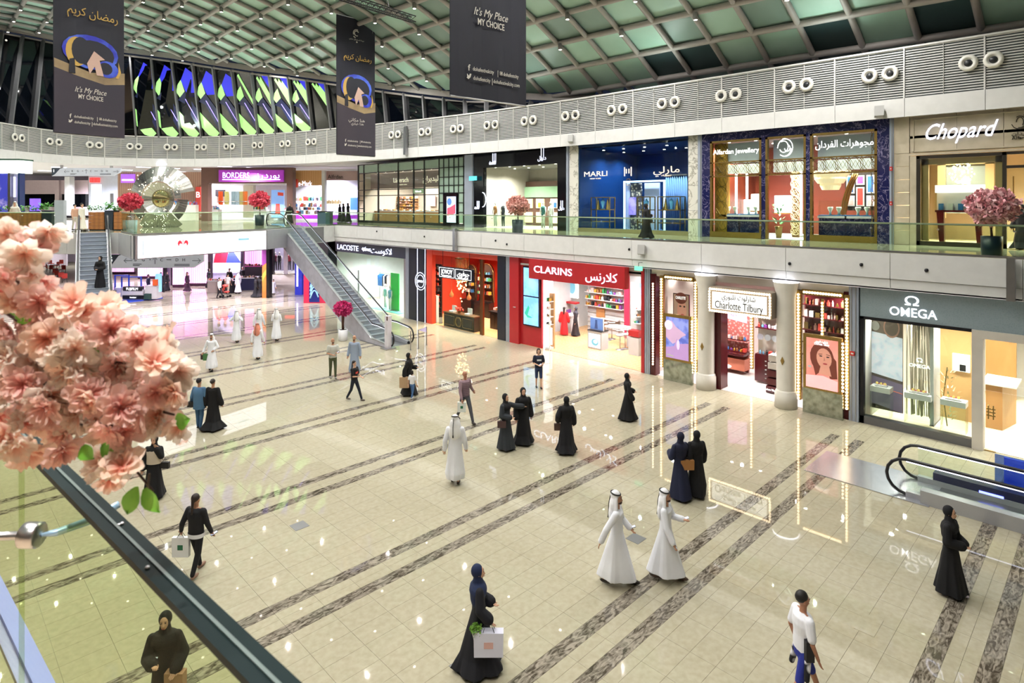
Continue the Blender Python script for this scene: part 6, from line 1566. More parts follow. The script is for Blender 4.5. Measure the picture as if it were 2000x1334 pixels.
for k, (a, b, lb) in enumerate([(81, 101, 'dark square plant pot right of the wide wooden planter'), (204, 221, 'dark square plant pot between the two right planters')]):
 s = thing('square_pot', lb, 'planter', tuple(DP((a + b) / 2, yfl(d), d)), 'dark square pots'); z_ = yfl(d)
 P_ = [DP(a, 411, d), DP(b, 411, d), DP(b - 2, z_ - .1, d), DP(a + 2, z_ - .1, d)]; MB().prism(P_, FW * .6).build('pot', mat('pot_slate', '#2d3644', .4), s)
 leafball(a, b, 399, 411, d + .3, 70, m_leafg, s, random.Random(k + 20), .22)
s = thing('info_pillar', 'plain pale standing board on the upper floor, left of the far escalator', 'sign', tuple(DP(115, yfl(36.5), 36.5))); cb(106, 391, 124, yfl(36.5) - .2, 36.5, .25, 'board', mat('pale_board', '#b9c2cc', .4), s); cb(105, yfl(36.5) - 1, 125, yfl(36.5), 36.4, .4, 'foot', m_steel, s)
# bin behind the balustrade near the middle escalator
s = thing('waste_bin', 'dark waste bin behind the glass right of the middle escalator head', 'bin', tuple(DP(632, yfl(50), 50))); cb(620, 414, 644, yfl(50), 50, .9, 'body', mat('bin_teal', '#3e5a66', .4), s); cb(619, 412.5, 645, 414, 49.95, 1, 'lid', m_dark, s)
# gallery ceiling fittings in the open part
s = structure('trim_3', MB().cbox(60, 349, 62, 349.5, 70, .1), m_white); ORG[s.name] = Vector((0, 0, 0))
for (x0_, x1_, y0_, y1_) in [(2, 14, 66, 84), (16, 24, 62, 76)]:
 for i in range(4):
  for j in range(3): MB().box(x0_ + i * (x1_ - x0_) / 3, x0_ + i * (x1_ - x0_) / 3 + 1.2, y0_ + j * (y1_ - y0_) / 2, y0_ + j * (y1_ - y0_) / 2 + .5, 11.26, 11.28).build('ceiling_light_panel', m_lampw, s)

for (px, d, p) in [(440, 59.5, 700), (500, 59.5, 700), (545, 59.5, 700), (600, 61, 700), (665, 61.5, 700), (200, 63, 500)]:
 q = DP(px, 0, d); spot_light('far_shop_spot', (q.x, q.y, 10.1), p, (.97, .94, 1), 160, .06, 1.0)
for (px, d, p) in [(40, 72, 1500), (200, 76, 1500), (555, 67, 900)]:
 q = DP(px, 0, d); spot_light('far_hall_spot', (q.x, q.y, 4.5), p, (1, .95, 1), 160, .06, 1.0)
# ================================================================== ESCALATORS
m_step = mat('step_grey', '#9aa2b0', .35, .2); m_riser = mat('riser_dark', '#333842', .4, .3); m_rub = mat('handrail_rubber', '#1a1a20', .35)
m_skirt = mat('truss_steel', '#b2b3ba', .3, .4); m_led = mat('led_white', '#e6e8ff', .4, emit=2.6); m_ledb = mat('led_blue', '#6a70ff', .4, emit=6)
def escalator(label, B, T, wd, zb, zt, l0=1.2, l1=1.2, inner=None, shell=True, side_steel=True, hr_gap=.16, led=m_led, stepn=None):
 """B, T plan points where the slope starts at the bottom and ends at the top"""
 B = Vector((B[0], B[1], zb)); T = Vector((T[0], T[1], zt)); h = T - B; dv = Vector((h.x, h.y, 0)); run = dv.length; dv.normalize(); sd = Vector((-dv.y, dv.x, 0))
 t = thing('escalator', label, 'escalator', tuple(B), 'escalators'); hw = wd / 2
 def P(s, z, o): return B + dv * s + UP * z + sd * o
 rise = zt - zb
 def zc(s): return 0 if s < 0 else (rise if s > run else rise * (s / run))
 n = stepn or max(1, int(round(rise / .2))); ds = run / n
 up = 1 if rise >= 0 else -1
 for i in range(n):
  z = rise * (i + 1) / n if up > 0 else rise * i / n
  b = MB(); c = P(ds * (i + .5), z - .03, 0); b.obox(c, dv * ds / 2, sd * hw, UP * .03); b.obox(P(ds * i + .02 if up > 0 else ds * (i + 1) - .02, z - .12 * 1, 0), dv * .02, sd * hw, UP * .10)
  b.build('step', m_step, t)
 MB().obox(P(-l0 / 2, -.01, 0), dv * l0 / 2, sd * hw, UP * .02).build('comb_plate', m_steel, t); MB().obox(P(run + l1 / 2, rise - .01, 0), dv * l1 / 2, sd * hw, UP * .02).build('comb_plate', m_steel, t)
 S = [-l0, -.25, .25] + [run * k / 8 for k in range(1, 8)] + [run - .25, run + .25, run + l1]
 def zs(s):
  if -.3 < s < .3: return rise * .02
  return zc(s)
 for o in (hw + .06, -hw - .06):
  g = MB(); V = []
  for s in S: V += [P(s, zs(s) + .14, o), P(s, zs(s) + .92, o)]
  k = len(S)
  for q in (-.008, .008):
   g.add([v + sd * q for v in V], [(2 * i, 2 * i + 2, 2 * i + 3, 2 * i + 1) for i in range(k - 1)])
  g.build('balustrade_glass', m_glassr, t)
  pts = [P(s, zs(s) + .95, o) for s in S]
  e0 = [P(-l0 - .45 * sin(a), .5 + .45 * cos(a), o) for a in [pi * j / 8 for j in range(8, 0, -1)]]; e1 = [P(run + l1 + .45 * sin(a), rise + .5 + .45 * cos(a), o) for a in [pi * j / 8 for j in range(1, 9)]]
  hp = [P(-l0 + .5, .05, o)] + e0 + pts + e1 + [P(run + l1 - .5, rise + .05, o)]
  MB().tube(hp, .042, 8).build('handrail', m_rub, t, True)
  MB().tube([p - UP * .05 * (1 if 0 else 1) + sd * (-.0) for p in pts], .018, 5).build('light_line', led, t)
  sk = MB(); V = []
  w2 = hr_gap
  for s in S: V += [P(s, zs(s) + .15, o - w2 / 2), P(s, zs(s) + .15, o + w2 / 2), P(s, zs(s) - .16, o - w2 / 2), P(s, zs(s) - .16, o + w2 / 2)]
  F4 = []
  for i in range(k - 1):
   a = 4 * i; b_ = a + 4; F4 += [(a, b_, b_ + 1, a + 1), (a, a + 2, b_ + 2, b_), (a + 1, b_ + 1, b_ + 3, a + 3)]
  sk.add(V, F4); sk.build('skirting', m_skirt, t)
  if shell:
   V = []; q = 1 if o > 0 else -1; o2 = o + q * (w2 / 2 + .01)
   for s in S: V += [P(s, zs(s) + .1, o2), P(s, max(zs(s) - 1.05, 0.0 - (0 if zb < 1 else 1)), o2)]
   sh = MB(); sh.add(V, [(2 * i, 2 * i + 2, 2 * i + 3, 2 * i + 1) for i in range(k - 1)]); sh.build('side_cladding', mat('cladding_steel', '#bcbcca', .3, .25, pat=('noise', '#acacba', 2, .4, .6)), t)
   MB().tube([P(s, zs(s) + .15, o2) for s in S], .022, 5).build('edge_trim', m_steel, t)
 if shell:
  V = []
  for s in S: V += [P(s, max(zs(s) - 1.05, .0), hw + .2), P(s, max(zs(s) - 1.05, .0), -hw - .2)]
  MB().add(V, [(2 * i, 2 * i + 1, 2 * i + 3, 2 * i + 2) for i in range(len(S) - 1)]).build('underside', m_skirt, t)
 return t, P
# far left escalator, seen along its length
eT = Vector((7.35, 41.0)); eD = Vector((-.170, -.985)).normalized(); run = 10.4
eB = eT + eD * run
escalator('long escalator at the left, seen head-on, carrying a woman in black', eB, eT, 1.22, 0, Z1, .9, .7)
# middle escalator
eB2 = Vector(GP(752, 668)); eT2 = Vector(GP(600, 447, Z1))
mdir = (eT2 - eB2).normalized(); 
escalator('middle escalator rising to the left in front of the sportswear shop', eB2, eB2 + mdir * 11.2, 1.15, 0, Z1, 1.3, 2.0)
# right escalator going down, only its head is in view
b0 = Vector(GP(1895, 985)); 
tE, PE = escalator('escalator head with blue lit skirting at the right edge, going down', (b0.x, b0.y - 1.35), (b0.x - .0, b0.y - 1.35 - 6), 1.15, 0.0, -.25, 2.6, .5, shell=False, led=m_led, stepn=6)
MB().obox((b0.x, b0.y + 2.2, .012), (.95, 0, 0), (0, 1.5, 0), (0, 0, .006)).build('landing_plate', mat('landing_steel', '#c4c6ce', .2, .7), tE)
for o in (-.72, .72): MB().box(b0.x + o - .14, b0.x + o + .14, b0.y - 6, b0.y + .9, .0, .34).build('skirt_cladding', mat('skirt_navy', '#2a2f55', .3, .4) if o > 0 else m_skirt, tE)
MB().box(b0.x + .56, b0.x + .575, b0.y - .6, b0.y - .1, .1, .2).build('blue_skirt_light', m_ledb, tE)
for q in (-1.35, -1.65): MB().lathe([(.07, 0), (.07, .01)], (b0.x + .56, b0.y + q, .22), 12, ax=(-1, 0, 0)).build('button', m_steel, tE)
MB().box(b0.x + 1.15, b0.x + 1.18, b0.y - 6, b0.y - .35, .0, 1.05).build('side_glass', glass('blue_glass', '#9fb4ea', .8, alpha=.05), tE)
MB().box(b0.x + 1.5, b0.x + 1.55, b0.y - 6, b0.y - .5, .0, .9).build('blue_wall', mat('blue_panel_lit', '#6f86e0', .35, emit=.35, pat=('noise', '#a8b8f4', 1.4, .4, .6)), tE)
MB().box(b0.x + 1.1, b0.x + 1.2, b0.y - 2.2, b0.y - 1.4, 1.04, 1.08).build('green_marker', mat('green_mark', '#4fdc4f', .4, emit=.5), tE)

# ================================================================== LIGHT BOX SIGN ON THE BRIDGE
A_, B_ = Vector((8.2, 36.2, 0)), Vector((15.9, 38.2, 0)); dx = (B_ - A_).normalized(); nr = Vector((dx.y, -dx.x, 0))
t = thing('light_box_sign', 'long white light box sign on the bridge between the escalators', 'sign', (12, 37, 4.6))
zt, zb = 5.93, 4.78
MB().obox((A_ + B_) / 2 + UP * 5.35 + nr * .0, dx * (B_ - A_).length / 2, nr * .22, UP * .62).build('case', m_steel, t)
Pn = Plane(A_ + nr * .23 + dx * .12 + UP * (zb), dx, (B_ - A_).length - .24, zt - zb, nr)
MB().prism([Pn.p(0, 0), Pn.p(1, 0), Pn.p(1, 1), Pn.p(0, 1)], nr * .02).build('lit_face', mat('light_box_face', '#f6f8ff', .4, emit=1.35), t)
Pn.k = .03
for (a, b, c, d) in [(.03, .985, .15, .17), (.03, .985, .80, .82), (.03, .034, .15, .82), (.981, .985, .15, .82)]: Pn.poly([(a, c), (b, c), (b, d), (a, d)], mat('pale_line', '#b4c3d0', .5, emit=.3), 'border_line', t)
for (cu, ru) in [(.285, .016), (.33, .016)]:
 Pn.oval(cu, .58, ru, .14, mat('sign_red', '#e03040', .4, emit=.7), 'red_emblem', t); Pn.oval(cu + (.004 if cu < .3 else -.004), .5, ru * .5, .07, mat('light_box_face', '#f6f8ff'), 'emblem_cut', t)
Pn.poly([(.305, .5), (.309, .5), (.309, .75), (.305, .75)], mat('sign_red', '#e03040'), 'red_emblem', t)
Pn.poly([(.745, .56), (.84, .56), (.84, .66), (.745, .66)], mat('sign_teal', '#8fc8dc', .4, emit=.5), 'teal_caption', t)
for (a, b, v) in [(.06, .24, .55), (.42, .66, .55), (.46, .6, .4), (.9, .96, .7)]: Pn.poly([(a, v), (b, v), (b, v + .03), (a, v + .03)], mat('pale_ink', '#d8dfe8', .5, emit=.7), 'faint_line', t)
t2 = thing('escalator_head_cladding', 'pale metal end cladding between light box sign and middle escalator', 'cladding', (16.5, 38.6, 4.7))
MB().prism([(15.95, 38.0, 4.76), (18.6, 39.6, 4.76), (19.2, 40.4, 4.76), (16.4, 39.6, 4.76)], (0, 0, 1.2)).build('panel', m_skirt, t2); MB().box(16, 18, 39.2, 39.6, 4.72, 4.76).build('underside', m_white, t2)
way_sign(209, 397, 497, 524, 36.5, 4.78, 'G', 'pale hanging way sign with letter G under the light box sign')

# ================================================================== SILVER DISC
t = thing('disc_sculpture', 'huge polished silver disc sculpture with a round mirror eye', 'sculpture', tuple(DP(316, yfl(43), 43)))
C0 = DP(316, 388, 43); m_chr = mat('chrome_facets', '#d9d9d6', .15, .9); m_chd = mat('chrome_dull', '#a9a8a4', .22, .9)
def fan(r0, r1, a0, a1, n, z0, z1, m, name, up=0):
 for i in range(n):
  A0 = radians(a0 + (a1 - a0) * i / n); A1 = radians(a0 + (a1 - a0) * (i + .94) / n)
  q = [C0 + RT * (r * cos(a)) + UP * (r * sin(a)) - FW * z for (r, a, z) in ((r0, A0, z0), (r0, A1, z0), (r1, A1, z1), (r1, A0, z1))]
  MB().prism(q, FW * .04).build(name, m, t)
fan(1.55, 2.3, 14, 166, 22, .35, -.1, m_chd, 'upper_facet'); fan(1.2, 1.55, 0, 180, 22, .5, .35, m_chr, 'upper_facet'); fan(.62, 1.15, 0, 360, 30, .15, .5, m_chr, 'inner_facet'); fan(1.15, 2.35, 230, 310, 18, .45, .1, m_chd, 'lower_facet'); fan(1.2, 2.0, 182, 228, 8, .2, .3, m_chr, 'side_facet'); fan(1.2, 2.0, 312, 358, 8, .2, .3, m_chr, 'side_facet')
MB().lathe([(.6, 0), (.62, .06), (.55, .1), (.3, .16), (.05, .18)], C0 - FW * .1, 26, ax=-FW).build('mirror_eye', mat('mirror_gold', '#d9cf9a', .06, .9), t, True)
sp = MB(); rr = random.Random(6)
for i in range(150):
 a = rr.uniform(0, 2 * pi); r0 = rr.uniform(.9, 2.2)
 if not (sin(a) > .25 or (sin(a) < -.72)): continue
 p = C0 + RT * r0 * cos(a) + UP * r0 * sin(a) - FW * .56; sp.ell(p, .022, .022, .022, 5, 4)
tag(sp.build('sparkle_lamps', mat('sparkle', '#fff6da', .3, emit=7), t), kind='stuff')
MB().cbox(309, 436, 323, yfl(43), 43, .5).build('pedestal', m_chd, t)

# ================================================================== BANNERS AND TRUSS
m_bf = mat('banner_dark', '#1d1e2a', .65, pat=('noise', '#242533', .5, .35, .65)); m_bb = mat('banner_mauve', '#3b3440', .65, pat=('noise', '#332f3c', .5, .35, .65)); m_ivory = mat('banner_ivory', '#cfcbc2', .6)
m_bblue = mat('banner_blue', '#2a30b0', .5, pat=('noise', '#4f6fe0', 1.6, .4, .7)); m_bgold = mat('banner_gold', '#c6a254', .5); m_bsand = mat('banner_sand', '#7c6a54', .6, pat=('noise', '#a58f6a', 1.2, .35, .7)); m_bpale = mat('banner_robe', '#c9a99c', .6)
def banner(label, pl, pr, dl, dr, zb_, h, kind):
 a = DP(pl, 0, dl); b = DP(pr, 0, dr); a.z = b.z = zb_
 xd = (b - a).normalized(); nn = Vector((xd.y, -xd.x, 0)); W = (b - a).length
 t = thing('hanging_banner', label, 'banner', tuple((a + b) / 2), 'dark banners hanging from the roof')
 n = 10; V = []; Fq = []
 for i in range(n + 1):
  for k in range(7):
   V.append(a + xd * W * i / n + UP * h * k / 6 + nn * (.03 * sin(i * 1.3) * (1 - k / 6)))
 for i in range(n):
  for k in range(6): Fq.append((i * 7 + k, i * 7 + 7 + k, i * 7 + 8 + k, i * 7 + k + 1))
 m = MB().add(V + [v + nn * -.02 for v in V], Fq + [tuple(q + len(V) for q in f[::-1]) for f in Fq]); m.build('cloth', m_bf, t)
 MB().tube([a - UP * .02, b - UP * .02], .03, 6).build('bottom_bar', m_steel, t); MB().tube([a + UP * h, b + UP * h], .03, 6).build('top_bar', m_steel, t)
 P = Plane(a + nn * .05, xd, W, h, nn)
 def ic(u, v, k):
  if k == 'f': letters('f', P.p(u, v, .02), .18, m_ivory, t, xd, bold=.02, depth=.005)
  elif k == 'i':
   MB().tube([P.p(u + .022 * cos(q), v + .022 * W / h * sin(q), .01) for q in [pi / 4 + pi / 2 * j for j in range(5)]], .012, 4).build('camera_icon', m_ivory, t); MB().lathe([(.028, 0), (.028, .004)], P.p(u, v, .01), 10, ax=nn).build('camera_icon', m_ivory, t)
  else: P.poly([(u - .03, v - .003), (u - .005, v - .008), (u + .02, v), (u + .03, v + .012), (u + .012, v + .012), (u, v + .004), (u - .025, v + .011), (u - .02, v)], m_ivory, 'bird_icon', t)
 P.k = .01
 letters('dohafestivalcity', P.p(.40, .102, .01), .12, m_ivory, t, xd, width=.27 * W, depth=.005); letters('|', P.p(.59, .102, .01), .16, m_ivory, t, xd, depth=.005); letters('dohafestcity', P.p(.77, .102, .01), .12, m_ivory, t, xd, width=.21 * W, depth=.005); ic(.215, .103, 'f'); ic(.635, .102, 'i')
 letters('dohafestcity', P.p(.38, .07, .01), .12, m_ivory, t, xd, width=.22 * W, depth=.005); letters('|', P.p(.515, .07, .01), .16, m_ivory, t, xd, depth=.005); letters('dohafestivalcity.com', P.p(.71, .07, .01), .12, m_ivory, t, xd, width=.36 * W, depth=.005); ic(.215, .07, 'b')
 if kind != 'plain':
  P.poly([(0, 0), (1, 0), (1, .33), (.7, .31), (.3, .34), (0, .37)], m_bb, 'lower_field', t)
  for o in [o for o in t.children if o.name.startswith(('lettering', 'camera_icon', 'bird_icon'))]: o.location = o.location + nn * .012
  P.k = .012; P.poly([(0, .33), (.3, .315), (.7, .30), (1, .305), (1, .40), (.5, .37), (0, .42)], m_bsand, 'sand_print', t)
  P.oval(.5, .49, .40, .10, m_bblue, 'blue_crescent', t, rot=-.0); P.oval(.54, .482, .30, .08, m_bf, 'night_gap', t)
  P.oval(.30, .48, .15, .085, m_bgold, 'gold_crescent', t); P.oval(.36, .49, .13, .078, m_bf, 'night_gap', t)
  P.oval(.74, .405, .16, .05, m_bblue, 'blue_globe', t); P.oval(.71, .408, .10, .036, m_bf, 'night_gap', t); P.poly([(.86, .36), (.9, .40), (.9, .46), (.94, .40), (.9, .36)], m_bgold, 'gold_horn', t)
  P.poly([(.44, .42), (.54, .50), (.70, .46), (.62, .45), (.68, .36), (.58, .36), (.55, .41), (.48, .36)], m_bpale, 'robed_figures', t); P.poly([(.19, .35), (.2, .43), (.27, .44), (.28, .35)], m_bf, 'dark_figure', t)
 if kind == 'en' or kind == 'plain':
  v = .262 if kind == 'en' else .305
  letters("It's My Place", P.p(.5, v, .02), .24, m_ivory, t, xd, width=.45 * W, shear=.35, depth=.005); letters('MY CHOICE', P.p(.5, v - .30 / h, .02), .2, m_ivory, t, xd, width=.35 * W, bold=.01, depth=.005)
 if kind == 'en':
  letters('رمضان كريم', P.p(.53, .72, .02), .36, m_bgold, t, xd, width=.72 * W, ar=True, depth=.02)
 if kind == 'ar':
  letters('هنا مكاني', P.p(.5, .258, .02), .2, m_ivory, t, xd, width=.42 * W, ar=True, depth=.005); letters('هذا خياري', P.p(.52, .232, .02), .16, m_ivory, t, xd, width=.32 * W, ar=True, depth=.005)
  letters('رمضان كريم', P.p(.53, .715, .02), .34, m_bgold, t, xd, width=.72 * W, ar=True, depth=.02)
  for (a0, a1, r0) in [(0.6, 5.2, .16), (1.2, 3.6, .24), (3.9, 4.4, .3)]: MB().tube([P.p(.5, .89, .02) + xd * r0 * cos(q) + UP * r0 * sin(q) for q in [a0 + (a1 - a0) * j / 9 for j in range(10)]], .03, 5).build('emblem_stroke', m_ivory, t)
  letters('دوحة فستيفال سيتي', P.p(.5, .845, .02), .09, m_ivory, t, xd, width=.38 * W, ar=True, depth=.005); P.oval(.5, .826, .02, .006, m_ivory, 'emblem_dot', t)
 c = MB()
 for q in (.06, .94):
  p = a + xd * W * q + UP * h; c.tube([p, (p.x, p.y, min(RH(p.x, p.y), 26))], .012, 4)
 c.build('hanging_wire', m_steel, t)
 return t
banner('wide dark banner with crescent picture, leftmost of the three', 104, 242, 25.8, 28.3, EYE + 3.05, 7.5, 'en')
banner('narrow far banner with Arabic lettering and crescent picture, middle of the three', 657, 732, 38.0, 40.0, EYE + 3.12, 8.75, 'ar')
banner('dark plain banner with white lettering, nearest to the middle of the hall', 879, 1027, 17.7, 19.65, EYE + 3.17, 8.6, 'plain')
t = thing('lighting_truss', 'black lattice lighting truss hanging near the roof above the narrow banner', 'truss', tuple(DP(740, 15, 30)))
a = DP(590, -32, 27); b = DP(808, 38, 33); ax = (b - a).normalized(); sx_ = ax.cross(UP).normalized()
C4 = [sx_ * i + UP * j for i, j in ((.15, .15), (-.15, .15), (-.15, -.15), (.15, -.15))]
for q in C4: MB().tube([a + q, b + q], .028, 6).build('chord', m_black, t)
n = 18; L_ = (b - a).length; bm = MB()
for i in range(n):
 for k in range(4):
  p = a + ax * L_ * i / n + C4[k]; q = a + ax * L_ * (i + 1) / n + C4[(k + 1) % 4]; bm.tube([p, q], .014, 4); bm.tube([p, a + ax * L_ * i / n + C4[(k + 1) % 4]], .014, 4)
tag(bm.build('lattice_bars', m_black, t), kind='stuff')
for q in (.25, .72): p = a + ax * L_ * q; MB().tube([p + C4[0], p + UP * .9, p + C4[1]], .02, 4).build('bridle', m_black, t); MB().tube([p + UP * .9, (p.x, p.y, RH(p.x, p.y))], .014, 4).build('hanging_cable', m_black, t)
# slim grey boxes and speakers on the fascias
for k, (px, py0, py1, w_, lb) in enumerate([(798, 248, 303, 7, 'grey upright column loudspeaker on the slatted band')]):
 h = curvehit(px); (x, y), (nx, ny) = h[1], h[2]; d = PR(x, y, 0)[2]
 s = thing('column_speaker', lb, 'speaker', (x + nx * .3, y + ny * .3, 11.2)); zz0 = EYE - (py1 - CY) / F * d; zz1 = EYE - (py0 - CY) / F * d
 MB().obox((x + nx * .32, y + ny * .32, (zz0 + zz1) / 2), (nx * .12, ny * .12, 0), (-ny * .12, nx * .12, 0), (0, 0, (zz1 - zz0) / 2)).build('case', m_steel, s); MB().obox((x + nx * .18, y + ny * .18, (zz0 + zz1) / 2), (nx * .06, ny * .06, 0), (-ny * .05, nx * .05, 0), (0, 0, .2)).build('bracket', m_dark, s)
for k, (px, py0, py1, X, lb) in enumerate([(889, 446, 490, XS, 'grey column loudspeaker on the gallery fascia above the black pillar'), (1975, 503, 588, XS - .1, 'grey upright box on the gallery fascia at the right edge')]):
 y = YX(px, X - .15); s = thing('column_speaker', lb, 'speaker', (X - .15, y, 4.9)); z1 = ZX(px, py0, X - .15); z0 = ZX(px, py1, X - .15)
 MB().box(X - .28, X - .08, y - .1, y + .1, z0, z1).build('case', m_steel, s); MB().box(X - .08, X + .05, y - .04, y + .04, z0 + .4, z0 + .6).build('bracket', m_dark, s)
for k, (px, py, X, lb) in enumerate([(1253, 488, XS, 'small square loudspeaker on the gallery fascia above the red shop'), (1115, 271, 28.02, 'small square loudspeaker on the upper fascia left of the blue shop'), (1717, 218, 28.02, 'small square loudspeaker on the upper fascia above the dark blue marble shop'), (771, 302, 27, 'small square loudspeaker on the upper fascia above the chocolate shop')]):
 X = X - (.2 if k == 0 else .16 + .2); y = YX(px, X); z = ZX(px, py, X); s = thing('wall_speaker', lb, 'speaker', (X, y, z - .2), 'small loudspeakers')
 MB().obox((X, y, z), (.1, .03, -.03), (-.03, .16, 0), (0.02, 0, .2)).build('case', mat('speaker_grey', '#b4b4b4', .5), s); MB().box(X, X + .28, y - .03, y + .03, z - .03, z + .03).build('bracket', m_dark, s)
for k, (px, py) in enumerate([(1683, 517), (1810, 528), (1543, 515), (991, 477), (1230, 487), (969, 470), (830, 462), (737, 452)]):
 X = XS - .02; y = YX(px, X); z = ZX(px, py, X); s = thing('dome_camera', 'small dark dome camera on the gallery fascia, %s from the right' % ORD[[1810, 1683, 1543, 1230, 991, 969, 830, 737].index(px)], 'camera', (X, y, z), 'small dome cameras on the gallery fascia'); MB().ell((X - .05, y, z), .05, .06, .06, 8, 6).build('dome', m_dark, s, True); MB().box(X - .03, X + .02, y - .05, y + .05, z + .02, z + .06).build('mount', m_steel, s)
s = thing('exit_sign', 'small green lit exit sign under the gallery fascia, right of the red sign board', 'sign', (XS - .3, YX(1247, XS - .3), 4.8)); y = YX(1247, XS - .3)
MB().box(XS - .32, XS - .28, y - .2, y + .2, 4.76 - .1, 4.95 - .1).build('lit_plate', mat('exit_green', '#6fe0b0', .4, emit=1.2), s); MB().tube([(XS - .3, y, 4.83), (XS - .3, y, 5.0), (XS, y, 5.0)], .015, 5).build('bracket', m_dark, s)
s = thing('exit_sign', 'small green blue lit exit sign on the grey pilaster left of the black shop front', 'sign', (U - .3, YX(921, U - .3), 9.1)); y = YX(921, U - .3)
MB().box(U - .32, U - .28, y - .55, y + .25, 9.25, 9.55).build('lit_plate', mat('exit_teal', '#58c8d8', .4, emit=1.0), s); MB().box(U - .3, U, y - .02, y + .02, 9.35, 9.45).build('bracket', m_dark, s)

# ================================================================== FAR GROUND HALL
def GD(px, py): return (EYE) * F / (py - CY)
m_pink = mat('pink_light_curtain', '#ff9fe6', .6, emit=1.2, pat=('wave', '#ffe2fa', 2.2, 2.0, (1, 1, .02)))
def curtain(pa, pb, pyt, d, m, label):
 t = thing('lit_curtain', label, 'curtain', tuple(DP((pa + pb) / 2, zpx(0, d), d)), 'pink lit curtains'); n = max(4, int((pb - pa) / 2.2)); V = []
 for i in range(n + 1):
  p = DP(pa + (pb - pa) * i / n, 0, d) + FW * (.12 if i % 2 else 0)
  V += [Vector((p.x, p.y, .25)), Vector((p.x, p.y, 4.7))]
 MB().add(V, [(2 * i, 2 * i + 2, 2 * i + 3, 2 * i + 1) for i in range(n)]).build('folds', m, t, True); cb(pa, zpx(.25, d), pb, zpx(0, d), d - .05, .3, 'dark_plinth', mat('plum_plinth', '#3a1330', .4), t)
curtain(337, 358, 0, 55.5, m_pink, 'pink glowing curtain right of the standing figures, first panel')
curtain(360, 406, 0, 56.5, m_pink, 'wide pink glowing curtain left of the family picture')
curtain(478, 512, 0, 58.0, m_pink, 'pink glowing curtain right of the family picture')
curtain(269, 318, 0, 62, m_pink, 'pink glowing curtain behind the photo kiosk')
curtain(213, 262, 0, 66, m_pink, 'pale pink glowing curtain at the left behind the way sign')
t = thing('wall_opening_frame', 'dark framed passage with mirrors left of the pink curtain', 'frame', tuple(DP(328, zpx(0, 57), 57)))
cb(318, zpx(4.7, 57), 323, zpx(0, 57), 57, .4, 'dark_side', m_dark, t); cb(323, zpx(4.7, 57), 334, zpx(0, 57), 57.3, .2, 'mirror_panel', mat('lilac_mirror', '#cdb8dd', .15, .6), t); cb(334, zpx(4.7, 57), 337, zpx(0, 57), 57, .4, 'dark_side', m_dark, t)
d = 57.0
t = thing('family_picture', 'large picture of three seated people in red and blue robes above the perfume stand', 'picture', tuple(DP(443, zpx(.8, d), d)))
cb(411, zpx(4.7, d), 475, zpx(.2, d), d, .3, 'dark_frame', mat('plum_black', '#1d1420', .35), t)
P = Plane(DP(416, zpx(.3, d), d), RT, 54 / F * d, 4.3, -FW)
P.poly([(0, 0), (1, 0), (1, 1), (0, 1)], mat('print_mist', '#d6cfe4', .5, emit=.4, pat=('noise', '#a9a2cc', .8, .4, .65)), 'print', t)
for (u, c, sk) in [(.22, '#b8203c', 1), (.45, '#c02844', 1), (.68, '#3f4fc0', 1)]:
 P.poly([(u - .2, .42), (u + (.16 if u < .6 else .34), .42), (u + .1, .64), (u + .03, .70), (u - .06, .68), (u - .14, .6)], mat('robe_' + c[1:], c, .5, emit=.35), 'robe', t); P.oval(u, .76, .045, .055, m_face, 'face', t); P.oval(u - .005, .80, .055, .035, m_eye, 'hair', t)
P.poly([(0, .2), (1, .2), (1, .42), (0, .42)], mat('print_white', '#e8e6f0', .5, emit=.5), 'white_sofa', t)
def stand(px0, px1, pyb, h, dep, label, m1, m2, goods=True, name='sales_counter', cat='counter'):
 d = GD(0, pyb); t = thing(name, label, cat, tuple(DP((px0 + px1) / 2, pyb, d)), 'sales stands of the ground hall'); zt_ = zpx(h, d)
 cb(px0, zt_ + 1.5, px1, pyb - .2, d, dep, 'body', m1, t); cb(px0 - .5, zt_, px1 + .5, zt_ + 1.5, d - .05, dep + .1, 'top', m2, t)
 if goods:
  b = {}
  rr = random.Random(int(px0))
  for i in range(int((px1 - px0) / 2)):
   mm = rr.choice([m_gold, SW[1], SW[6], SW[7], SW[0]]); b.setdefault(mm.name, (MB(), mm))[0].cbox(px0 + i * 2, zt_ - rr.uniform(2, 5), px0 + i * 2 + 1.2, zt_, d + .1, .15)
  for bb, mm in b.values(): tag(bb.build('goods', mm, t), kind='stuff')
 return t, d
stand(405, 425, 572, 1.05, .8, 'pale stone sales counter under the family picture, left end', mat('pale_counter2', '#a79a92', .4), m_white)
t, d = stand(425, 455, 573, 1.05, .6, 'dark sales counter with gold bottles in the middle of the perfume stand', m_dark, m_black)
stand(455, 500, 567, 1.1, 1.2, 'glass and dark display counter of the perfume stand, right part', mat('dark_counter_blue', '#2a2c48', .3), m_white)
stand(478, 512, 560, 1.9, 1.0, 'tall dark flower decked stand behind the women in black', mat('plum_black', '#1d1420'), mat('magenta_flowers', '#b03a8a', .6))
